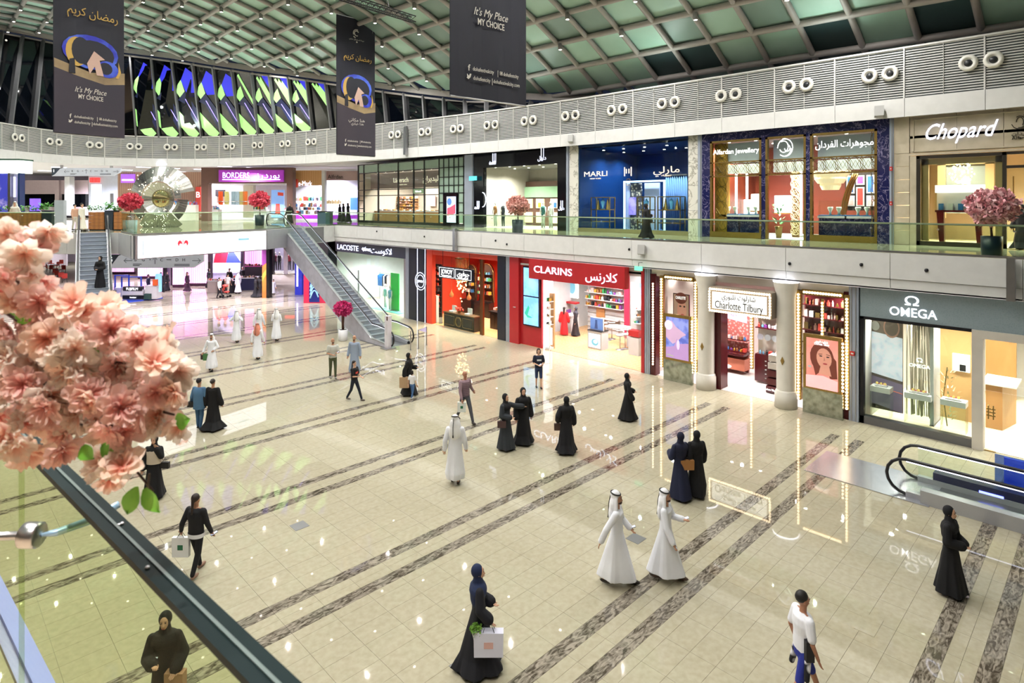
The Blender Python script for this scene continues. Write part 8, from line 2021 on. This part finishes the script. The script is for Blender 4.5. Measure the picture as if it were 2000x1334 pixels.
person('man in white robe walking away, right of three', 540, 666, 358, 1.78, cloth='thobe', col=W, cover='#f0f0f4', LA=CR, RA=CRR, hem=.23)
t, H_, Mw, k = person('man in pale grey T-shirt and olive trousers talking by the white tree pot', 650, 739, 150, 1.74, cloth='tee', col='#b9bab4', col2='#4c5238', hair=('#3a2a22', 'bald'), skin=SK, shoe='#8a8886', stride=.3, LA=PH, RA=CRR, beard=True); phone('dark phone of the man in olive trousers', H_[1])
person('bald man in light blue grey robe standing right of the olive trousers', 692, 733, 184, 1.76, cloth='thobe', col='#8e9cb2', skin=SK, hair=('#5a4a42', 'bald'), stride=.05, hem=.22, beard=True)
t, H_, Mw, k = person('woman in black printed T-shirt and dark jeans striding to the right', 692, 782, 112, 1.52, cloth='tee', col='#121217', col2='#1a2233', hair=('#16110f', 'tail'), skin=SKL, shoe='#6a6058', stride=1.0, LA=((.08, .2, 1.12), (.3, .12, 1.05)), RA=((.1, -.22, 1.12), (.3, -.12, 1.12)))
MB().obox((.135 * k, 0, 1.25 * k), (.012, 0, 0), (0, .08 * k, .0), (0, 0, .04 * k)).build('red_print', SW[0], t, local=True)
t, H_, Mw, k = person('woman in black abaya with phone and large paper bag behind the little girl', 799, 772, 98, 1.66, cloth='abaya', col=BK, cover=BK, stride=.8, LA=PH, RA=((-.12, -.25, 1.1), (-.12, -.26, .9)), hem=.3)
bag('large light brown paper bag next to the little girl', H_[-1] + Vector((0, 0, 0)), .36, .42, .14, '#b99a78', .06); phone('phone of the woman behind the little girl', H_[1])
person('little girl in white top and jeans next to the paper bag', 805, 778, 30, 1.08, cloth='tee', col='#e6e6ea', col2='#4a6fa0', hair=('#1c1614', 'bob'), shoe='#d8d8dc', stride=.5)
t, H_, Mw, k = person('bald man in striped mauve shirt and grey trousers with white bag', 908, 824, 142, 1.76, cloth='shirt', col='#8f7680', col2='#4a4c54', skin='#b07a62', hair=('#a8705a', 'bald'), stride=1.1, LA=((-.1, .3, 1.15), (-.12, .42, .98)), shoe='#3a3230')
for i in range(9): MB().lathe([(.188 * k, (.9 + i * .06) * k), (.188 * k, (.912 + i * .06) * k)], (0, 0, 0), 16, sx=.78, sy=1.04, cap=False).build('shirt_stripe', mat('stripe_dark', '#5f4c60', .8), t, local=True)
bag('white carrier bag with green mark carried by the bald man', H_[-1], .28, .34, .08, '#e6ecea', .08, 1)
t, H_, Mw, k = person('teenager in navy printed T-shirt and shorts looking at a phone', 1052, 758, 172, 1.62, cloth='tee_short', col='#161b30', col2='#26355a', hair=('#3a2a24', 'bob'), skin=SKL, stride=.3, LA=CR, RA=CRR, shoe='#18181c')
MB().obox((.145 * k, 0, 1.28 * k), (.01, 0, 0), (0, .1 * k, 0), (0, 0, .035 * k)).build('white_print', m_white, t, local=True); phone('phone of the teenager in shorts', H_[1] + (H_[-1] - H_[1]) * .5)
person('man in white robe seen from behind, alone in the middle of the floor', 889, 944, 4, 1.84, cloth='thobe', col=W, cover='#f2f2f6', stride=.35, hem=.22, vox=.014, shoe='#3a2a24')
t, H_, Mw, k = person('woman in dark grey abaya pointing to the right with stretched arm', 988, 878, 128, 1.70, cloth='abaya', col='#2c3138', cover='#111117', stride=.5, LA=((.08, .4, 1.3), (.2, .62, 1.26)), RA=CRR, hem=.27, vox=.014)
bag('brown handbag of the woman in dark grey abaya', Mw @ (Vector((.05, -.27, 1.12)) * k), .26, .2, .1, '#4a3234', .12, name='handbag')
t, H_, Mw, k = person('woman in black abaya beside the pointing woman, bowing her head', 1022, 866, 165, 1.74, cloth='abaya', col=BK, cover=BK, stride=.5, hem=.34, vox=.014)
t, H_, Mw, k = person('woman in black abaya with brown handbag seen from behind, right of the pair', 1106, 884, 350, 1.70, cloth='abaya', col='#14141a', cover=BK, stride=.4, LA=((-.04, .28, 1.18), (.1, .24, 1.0)), hem=.34, vox=.014)
bag('brown ring handle handbag of the woman seen from behind', H_[1], .24, .2, .1, '#4a3430', .1, name='handbag')
person('woman in black abaya walking to the right in front of the red shop', 1226, 820, 96, 1.62, cloth='abaya', col=BK, cover=BK, stride=.8, LA=CR, shoe='#e0dcd8', hem=.33)
t, H_, Mw, k = person('woman in navy dress with tan shoulder bag walking away', 1328, 974, 335, 1.70, cloth='abaya', col='#171d3a', cover='#131833', stride=.7, LA=PH, hem=.26, vox=.014)
bag('tan shoulder bag of the woman in navy', Mw @ (Vector((-.14, -.12, 1.14)) * k), .34, .24, .1, '#a5723e', .08, name='shoulder_bag')
person('woman in black abaya and trousers right of the woman in navy', 1360, 968, 350, 1.68, cloth='abaya', col=BK, cover=BK, stride=.7, hem=.24, vox=.014, cwide=.9)
t, H_, Mw, k = person('man in white robe with black head ring, left of the walking pair', 1205, 1140, 108, 1.82, cloth='thobe', col=W, cover='#f2f2f8', stride=1.0, LA=((.05, .26, 1.15), (.22, .22, 1.0)), RA=((-.16, -.28, 1.15), (-.26, -.30, .92)), beard=True, skin=SK, hem=.25, vox=.013, shoe='#2a2422')
phone('dark phone in the hand of the left man in white', H_[1], ang=-.7)
t, H_, Mw, k = person('man in white robe with black head ring reading a phone, right of the walking pair', 1300, 1130, 116, 1.78, cloth='thobe', col=W, cover='#f2f2f8', stride=1.0, LA=((.1, .24, 1.15), (.32, .12, 1.2)), beard=True, skin=SK, hem=.27, vox=.013, shoe='#5a4a40')
phone('white phone in the hand of the right man in white', H_[1], '#dfe4f2', ang=-.7)
t, H_, Mw, k = person('woman in navy headscarf carrying a large white shopping bag, walking right', 935, 1306, 82, 1.68, cloth='abaya', col='#12131c', cover='#18264a', stride=.9, LA=CR, RA=((.0, -.27, 1.16), (.14, -.3, 1.02)), hem=.33, vox=.013, shoe='#e8e8f0', cwide=1.1)
bag('large white shopping bag in front of the woman in navy headscarf', H_[-1] + Vector((0, 0, .05)), .46, .38, .14, '#dfe0f4', .22, 1, lc='#e0b4b0')
g = thing('flower_bunch', 'bunch of green and white flowers in the large white bag', 'flowers', tuple(H_[-1] - UP * .2)); petal_cloud(H_[-1] - UP * .16 - RT * .2, .09, 40, mat('bunch_green', '#6f9a3a', .6), g, 3, .05); MB().lathe([(.03, -.2), (.08, 0)], H_[-1] - UP * .16 - RT * .2, 10).build('wrap', m_white, g)
t, H_, Mw, k = person('young man in white T-shirt and blue shorts at the lower edge', 1568, yf(1157, 1.74), 84, 1.74, cloth='tee_short', col='#e4e5ee', col2='#24308c', hair=('#14110f', 'short'), skin='#b07c62', stride=1.1, LA=((-.05, .25, 1.12), (.04, .25, .87)), RA=((.0, -.25, 1.12), (.1, -.24, .88)), shoe='#e0e2ea', vox=.013)
g = MB()
for s in (1, -1): cap(g, Vector((0, .13 * s, .95)) * k, Vector((-.06, .2 * s, .58)) * k, .06, .04)
g.build('tied_checked_jacket', mat('black_white_check', '#e6e6ee', .8, pat=('brick', '#16161c', 5)), t, True, local=True)
bag('black crossbody bag of the young man in blue shorts', Mw @ (Vector((-.02, -.2, 1.22)) * k), .12, .3, .08, '#15151a', .06, name='crossbody_bag')
t, H_, Mw, k = person('woman in black abaya with both hands together, near the right escalator head', 1856, 1160, 142, 1.68, cloth='abaya', col='#0d0d13', cover='#0d0d13', stride=.45, LA=CR, RA=CRR, hem=.27, vox=.013, shoe='#e4dcec')
phone('phone with strap in the hands of the woman by the right escalator', H_[1], '#5a5c8a', 1)
# in the shops, on the escalator and on the upper floor
S2 = dict(vox=.022)
x, y = GP(1102, 655, .015); person('girl in long red dress at the counter of the red shop', 1102, 655, 15, 1.62, .015, 'abaya', '#d8262c', hair=('#1c1412', 'long'), stride=.05, hem=.24, **S2)
person('woman in dark headscarf talking to the girl in red', 1124, 656, 280, 1.66, .015, 'abaya', '#241f26', cover='#3a3a46', stride=.2, **S2)
q = 4.6; p = eT + eD * q; zst = Z1 * (1 - (q + .0) / run)
tt = (q) / run; person('woman in black holding a small white and red bag on the left escalator', 0, 0, 180, 1.62, Z1 * (1 - tt), 'abaya', '#101018', cover='#101014', stride=0, LA=CR, RA=CRR, xy=(p.x + .25, p.y), hem=.25, **S2)
def far(label, px, d, phi, h, z0=Z1, **kw):
 q = DP(px, 0, d); a = dict(cloth='abaya', col=BK, cover=BK, stride=.3, vox=.03); a.update(kw); return person(label, px, 0, phi, h, z0, xy=(q.x, q.y), **a)
far('woman in black abaya walking right along the glass before the blue shop', 1263, 28.6, 88, 1.62, stride=.8, LA=PH, hem=.36, vox=.02)
far('woman in black abaya at the head of the middle escalator', 566, 49, 175, 1.64)
far('woman in black left of three before the pale pink shop', 664, 56, 100, 1.6); far('woman in black in the middle of three before the pale pink shop', 671, 55, 90, 1.66); far('woman in black right of three before the pale pink shop', 680, 54, 95, 1.7, stride=.6, hem=.34)
far('man in white robe walking behind the left wooden planters', 29, 38.5, 170, 1.75, cloth='thobe', col='#dcdcd2', cover='#e8e8e0')
far('person in black bending over beside the white robed man near the escalator head', 146, 37.5, 100, 1.6, cloth='shirt', col='#caa088', col2='#d8d4c8', cover=None, hair=('#111015', 'short'))
far('man in white robe leaning at the wooden planter near the escalator head', 160, 36.2, 90, 1.66, cloth='thobe', col='#e0ddd0', cover=None, hair=('#15120f', 'short'))
far('woman in black at the right edge of the upper floor', 1994, 21.6, 260, 1.6, hem=.4, vox=.02)
far('dark haired visitor behind the planter at the far left', 20, 40, 180, 1.62, cloth='shirt', col='#2a2a30', cover=None, hair=('#111', 'long')) if 0 else None
def gfar(label, px, py, phi, h, **kw): return far(label, px, GD(0, py), phi, h, 0, **kw)
gfar('woman in black abaya standing right of the photo kiosk, left of pair', 315, 571, 90, 1.7); gfar('woman in black abaya standing right of the photo kiosk, right of pair', 326, 568, 100, 1.66)
gfar('woman in plum dress and dark skirt walking before the pink curtain', 366, 569, 95, 1.66, col='#3a1c34', cover=None, hair=('#5a3a30', 'long'), hem=.36)
gfar('man in dark shirt serving at the photo kiosk', 290, 576, 90, 1.7, cloth='shirt', col='#2a2c48', cover=None, hair=('#17120f', 'short'))
gfar('woman in black at the left end of the perfume stand', 408, 562, 90, 1.7); gfar('salesman in black suit behind the perfume stand', 448, 562, 190, 1.74, cloth='shirt', col='#16161c', cover=None, hair=('#17120f', 'short'))
gfar('man in white shirt and beige trousers at the perfume stand', 445, 575, 20, 1.74, cloth='tee', col='#d8cfc8', col2='#b8a490', cover=None, hair=('#17120f', 'short')); gfar('man in white robe at the perfume stand', 465, 574, 300, 1.78, cloth='thobe', col='#e8eaf6', cover='#f2f2f8')
gfar('dark dressed person pushing a red pushchair', 429, 583, 100, 1.66, cloth='shirt', col='#d0ccc6', col2='#16161c', cover=None, hair=('#17120f', 'short'), stride=.6)
for i, px in enumerate((474, 481)): gfar(['salesman in dark suit at the right of the perfume stand, left one', 'salesman in dark suit at the right of the perfume stand, right one'][i], px, 558, 180 + 60 * i, 1.76, cloth='shirt', col='#14141c', cover=None, hair=('#17120f', 'short'))
gfar('woman in wide black abaya bending near the gradient pillar, left', 500, 580, 60, 1.66, hem=.46); gfar('woman in black abaya close to the gradient pillar, right', 508, 580, 20, 1.7, hem=.44)
gfar('child in white robe walking right of the gradient pillar', 534, 575, 170, 1.25, cloth='thobe', col='#e8eaf6', cover=None, hair=('#17120f', 'short'))
# pushchair
x, y = GP(440, 581); s = thing('pushchair', 'red and black pushchair before the perfume stand', 'pushchair', (x, y, 0), None, YAW - pi / 2)
for (a, b) in ((-.3, -.22), (-.3, .22), (.3, -.22), (.3, .22)): MB().lathe([(.1, -.02), (.1, .02)], (a, b, .1), 12, ax=(0, 1, 0)).build('wheel', m_black, s, local=True)
for b in (-.22, .22): MB().tube([(.3, b, .1), (-.1, b, .6), (-.35, b, 1.02)], .015, 5).build('frame_tube', m_steel, s, local=True)
MB().tube([(-.35, -.22, 1.02), (-.35, .22, 1.02)], .018, 5).build('handle', m_black, s, local=True); MB().box(-.1, .25, -.2, .2, .42, .5).build('seat', SW[0], s, local=True); MB().obox((-.12, 0, .72), (.1, 0, .22), (0, .2, 0), (.02, 0, -.01)).build('backrest', SW[0], s, local=True); MB().ell((0, 0, .95), .24, .21, .12, 10, 6).build('hood', SW[0], s, True, local=True)
# ================================================================== NEAR BALUSTRADE AND BLOSSOM BRANCH
ra = DP(60, 870, 1.516); rb = DP(530, 1334, .763); rd = Vector((rb.x - ra.x, rb.y - ra.y, 0)).normalized(); zr = EYE - .60
nrm = Vector((rd.y, -rd.x, 0));  nrm = nrm if nrm.x < 0 else -nrm
t = thing('near_balustrade', 'near glass balustrade with dark green-edged top rail across the lower left', 'balustrade', (ra.x, ra.y, Z1))
p0 = Vector((ra.x, ra.y, zr)) - rd * 5; p1 = Vector((rb.x, rb.y, zr)) + rd * 1.5
MB().beam(p0, p1, .042, .012).build('top_glass_edge', mat('rail_dark_green', '#0a1c1e', .6, spec=.12), t); MB().beam(p0 + UP * .007, p1 + UP * .007, .005, .004).build('rail_seam', mat('seam_grey', '#4a5a58', .4), t)
for k in range(4):
 a = p0 + rd * 1.65 * k; b = a + rd * 1.64
 a.z = b.z = 0; MB().prism([a + UP * (Z1 + .02), b + UP * (Z1 + .02), b + UP * (zr - .01), a + UP * (zr - .01)], nrm * .014).build('glass_pane', glass('near_glass', '#edf3e0', .06, alpha=.0), t)
a = Vector((ra.x, ra.y, 0)) + rd * .62 - nrm * .05
P_ = [a + UP * (Z1 - .2)] + [a + rd * (.55 - .55 * cos(q)) + UP * (zr - .75 + .45 * sin(q)) for q in [i * pi / 2 / 8 for i in range(9)]] + [a + rd * 2.2 + UP * (zr - .3), a + rd * 2.2 + UP * (Z1 - .2)]
MB().prism(P_, nrm * .012).build('rounded_glass_pane', glass('tinted_round_glass', '#d2dfc2', .05, alpha=.0), t)
for (px, py) in ((232, 1034), (238, 1031), (288, 1118)):
 q = DP(px, py, .60 * F / (py - CY)); MB().ell(q + UP * .008, .004, .004, .003, 6, 4).build('steel_pin', m_steel, t)
m_ldg = mat('ledge_steel', '#8a8cc4', .25, .6); e0 = DP(0, 1160, 1.6 * F / 761.4); e1 = DP(85, 1334, 1.6 * F / 935.4); ed = Vector((e1.x - e0.x, e1.y - e0.y, 0)).normalized()
s = thing('ledge_light', 'lilac lit metal edge strip along the floor at the lower left corner', 'light strip', (e0.x, e0.y, Z1)); MB().beam(Vector((e0.x, e0.y, Z1 + .01)) - ed * 4, Vector((e1.x, e1.y, Z1 + .01)) + ed * 1.5, .05, .03).build('strip', mat('lilac_edge_light', '#7d84dc', .5, emit=.25), s); MB().beam(Vector((e0.x, e0.y, Z1 + .0)) - ed * 4 + nrm * .04, Vector((e1.x, e1.y, Z1 + .0)) + ed * 1.5 + nrm * .04, .03, .02).build('channel', m_ldg, s)
s = thing('glass_clamp', 'round steel clamp with short tube on the near glass', 'clamp', tuple(DP(60, 1045, 1.3))); q = DP(62, 1045, 1.3); MB().lathe([(.02, -.02), (.026, -.015), (.026, .015), (.02, .02)], q, 16, ax=RT).build('disc', m_steel, s, True); MB().tube([q - RT * .3 - UP * .01, q], .009, 8).build('tube', m_steel, s, True); MB().tube([q + RT * .02, DP(110, 1040, 1.32), DP(180, 1015, 1.34), DP(232, 985, 1.36)], [.004, .008, .009, .008], 8).build('sign_reflection_bar', mat('sign_reflection_blue', '#9fc0dc', .3, .3), s, True)  # the pale blue bar imitates the sign's reflection in the glass
# branch
t = thing('blossom_branch', 'blurred branch of peach pink artificial blossoms reaching in from the left', 'blossom branch', tuple(DP(0, 800, 1.0)))
m_tw = mat('twig_brown', '#3d2722', .6); rr = random.Random(21)
TW = [[(-60, 560), (60, 640), (150, 690), (230, 710), (300, 700)], [(-60, 690), (40, 720), (110, 760), (190, 800), (235, 850), (262, 915), (300, 960)], [(-60, 800), (30, 770), (100, 820), (160, 830)], [(90, 634), (160, 655), (215, 680)], [(-40, 500), (30, 540), (60, 600)], [(150, 740), (230, 790), (300, 800), (340, 810)]]
for w_ in TW: MB().tube([DP(x, y, 1.0 + .04 * sin(x * .05)) for x, y in w_], [.0052 - .0035 * i / (len(w_) - 1) for i in range(len(w_))], 6).build('twig', m_tw, t, True)
def flower(seed):
 r2 = random.Random(seed); b = MB()
 for ring, (np_, R, lift) in enumerate([(6, .034, .25), (6, .027, .7), (4, .018, 1.3)]):
  for j in range(np_):
   a = 2 * pi * (j + .4 * ring + r2.uniform(-.15, .15)) / np_; R_ = R * r2.uniform(.85, 1.15); V = []
   for iu in range(5):
    for iv in range(5):
     u = iu / 4; v = (iv - 2) / 2; wd = .20 + .42 * sin(pi * (.1 + .82 * u)); rad = R_ * u * (1 - .12 * v * v); z = lift * rad * .6 + .004 * sin(7 * v + seed) * u + .005 * u * u * r2.uniform(.2, 1.5) + .003 * v * v
     aa = a + v * wd; V.append((rad * cos(aa), rad * sin(aa), z))
   b.add(V, [(5 * i + k, 5 * i + 5 + k, 5 * i + 6 + k, 5 * i + 1 + k) for i in range(4) for k in range(4)])
 me = b.mesh('blossom'); me.polygons.foreach_set('use_smooth', [True] * len(me.polygons)); return me
def petalmat(name, inner, outer):
 m = mat(name, outer, .7); nt = m.node_tree; N = nt.nodes; L = nt.links; b = N['Principled BSDF']
 tc = N.new('ShaderNodeTexCoord'); ln = N.new('ShaderNodeVectorMath'); ln.operation = 'LENGTH'; L.new(tc.outputs['Object'], ln.inputs[0])
 rp = N.new('ShaderNodeValToRGB'); mu = N.new('ShaderNodeMath'); mu.operation = 'MULTIPLY'; mu.inputs[1].default_value = 34; L.new(ln.outputs['Value'], mu.inputs[0]); L.new(mu.outputs[0], rp.inputs[0])
 rp.color_ramp.elements[0].color = lin(inner); rp.color_ramp.elements[0].position = .15; rp.color_ramp.elements[1].color = lin(outer); rp.color_ramp.elements[1].position = .8; L.new(rp.outputs[0], b.inputs['Base Color'])
 tl = N.new('ShaderNodeBsdfTranslucent'); L.new(rp.outputs[0], tl.inputs[0]); mx = N.new('ShaderNodeMixShader'); mx.inputs[0].default_value = .45; L.new(b.outputs[0], mx.inputs[1]); L.new(tl.outputs[0], mx.inputs[2]); L.new(mx.outputs[0], N['Material Output'].inputs[0]); return m
PM = [petalmat('petal_peach', '#f6b09c', '#ffe6d8'), petalmat('petal_cream', '#fac8b4', '#fff4ea'), petalmat('petal_pink', '#f4a8a2', '#ffdcd4')]
FL = []
for i in range(6): me = flower(i); me.materials.append(PM[i % 3]); FL.append(me)
CL = [(-10, 500, 75, 10), (55, 480, 50, 7), (30, 560, 80, 12), (85, 600, 60, 8), (10, 640, 70, 9), (60, 690, 70, 9), (-10, 740, 60, 7), (150, 640, 45, 6), (195, 640, 45, 6), (230, 690, 50, 8), (280, 690, 55, 9), (325, 735, 45, 8), (180, 720, 55, 9), (130, 770, 60, 9), (60, 800, 55, 8), (40, 850, 45, 7), (110, 840, 45, 7), (190, 790, 55, 9), (250, 760, 55, 9), (300, 780, 50, 8), (340, 820, 32, 5), (215, 840, 30, 4), (225, 905, 32, 5), (-20, 840, 40, 5), (150, 700, 50, 6)]
for (x, y, R, n) in CL:
 for k in range(n):
  a = rr.random() * 6.28; r0 = R * sqrt(rr.random()); d = rr.uniform(.93, 1.1)
  q = bpy.data.objects.new('blossom', rr.choice(FL)); COL.objects.link(q); q.parent = t; q.location = DP(x + r0 * cos(a), y + r0 * sin(a), d) - ORG[t.name]
  q.rotation_euler = (radians(90) + rr.uniform(-1.0, .8), rr.uniform(-.6, .6), YAW - pi / 2 + rr.uniform(-1.1, 1.1)); s = rr.uniform(.75, 1.1); q.scale = (s, s, s)
b = MB().tube([DP(288, 955, 1.0), DP(292, 925, 1.0)], .002, 4).build('twig', m_tw, t)
lm = mat('leaf_bright', '#7cc142', .5, pat=('noise', '#5fa838', 20, .4, .6))
def leaf(x, y, ang, l, w_=.011):
 c = DP(x, y, .97); u = RT * cos(ang) + UP * sin(ang); v = (RT * -sin(ang) + UP * cos(ang)); n = -FW; V = []
 for i in range(6):
  q = i / 5
  for k in (-1, 0, 1): V.append(c + u * l * q + v * w_ * k * sin(pi * min(1, q * .92 + .08)) * 1.3 + n * (.004 * abs(k) + .006 * sin(q * 3)))
 MB().add(V, [(3 * i + k, 3 * i + 3 + k, 3 * i + 4 + k, 3 * i + 1 + k) for i in range(5) for k in (0, 1)]).build('leaf', lm, t, True)
for (x, y, a, l) in [(8, 590, .3, .045), (35, 625, .5, .04), (15, 580, -.6, .05), (150, 745, .7, .04), (110, 790, -1.3, .03), (180, 665, -1.2, .03), (165, 868, -.9, .028), (200, 868, -.3, .025), (270, 950, -1.9, .045), (285, 952, -1.0, .045), (180, 660, .0, .05), (345, 822, .2, .025), (-5, 860, -.3, .04)]: leaf(x, y, a, l)

spot_light('near_fill_spot', (-1.5, -.5, 15), 3600, (1, .95, .88), 110, .04, 1.0); spot_light('near_fill_spot', (1.5, 3.5, 16), 2600, (1, .95, .88), 110, .1, 1.0)  # unseen spots added overhead to brighten the near blossoms
bpy.data.scenes.remove(TS)
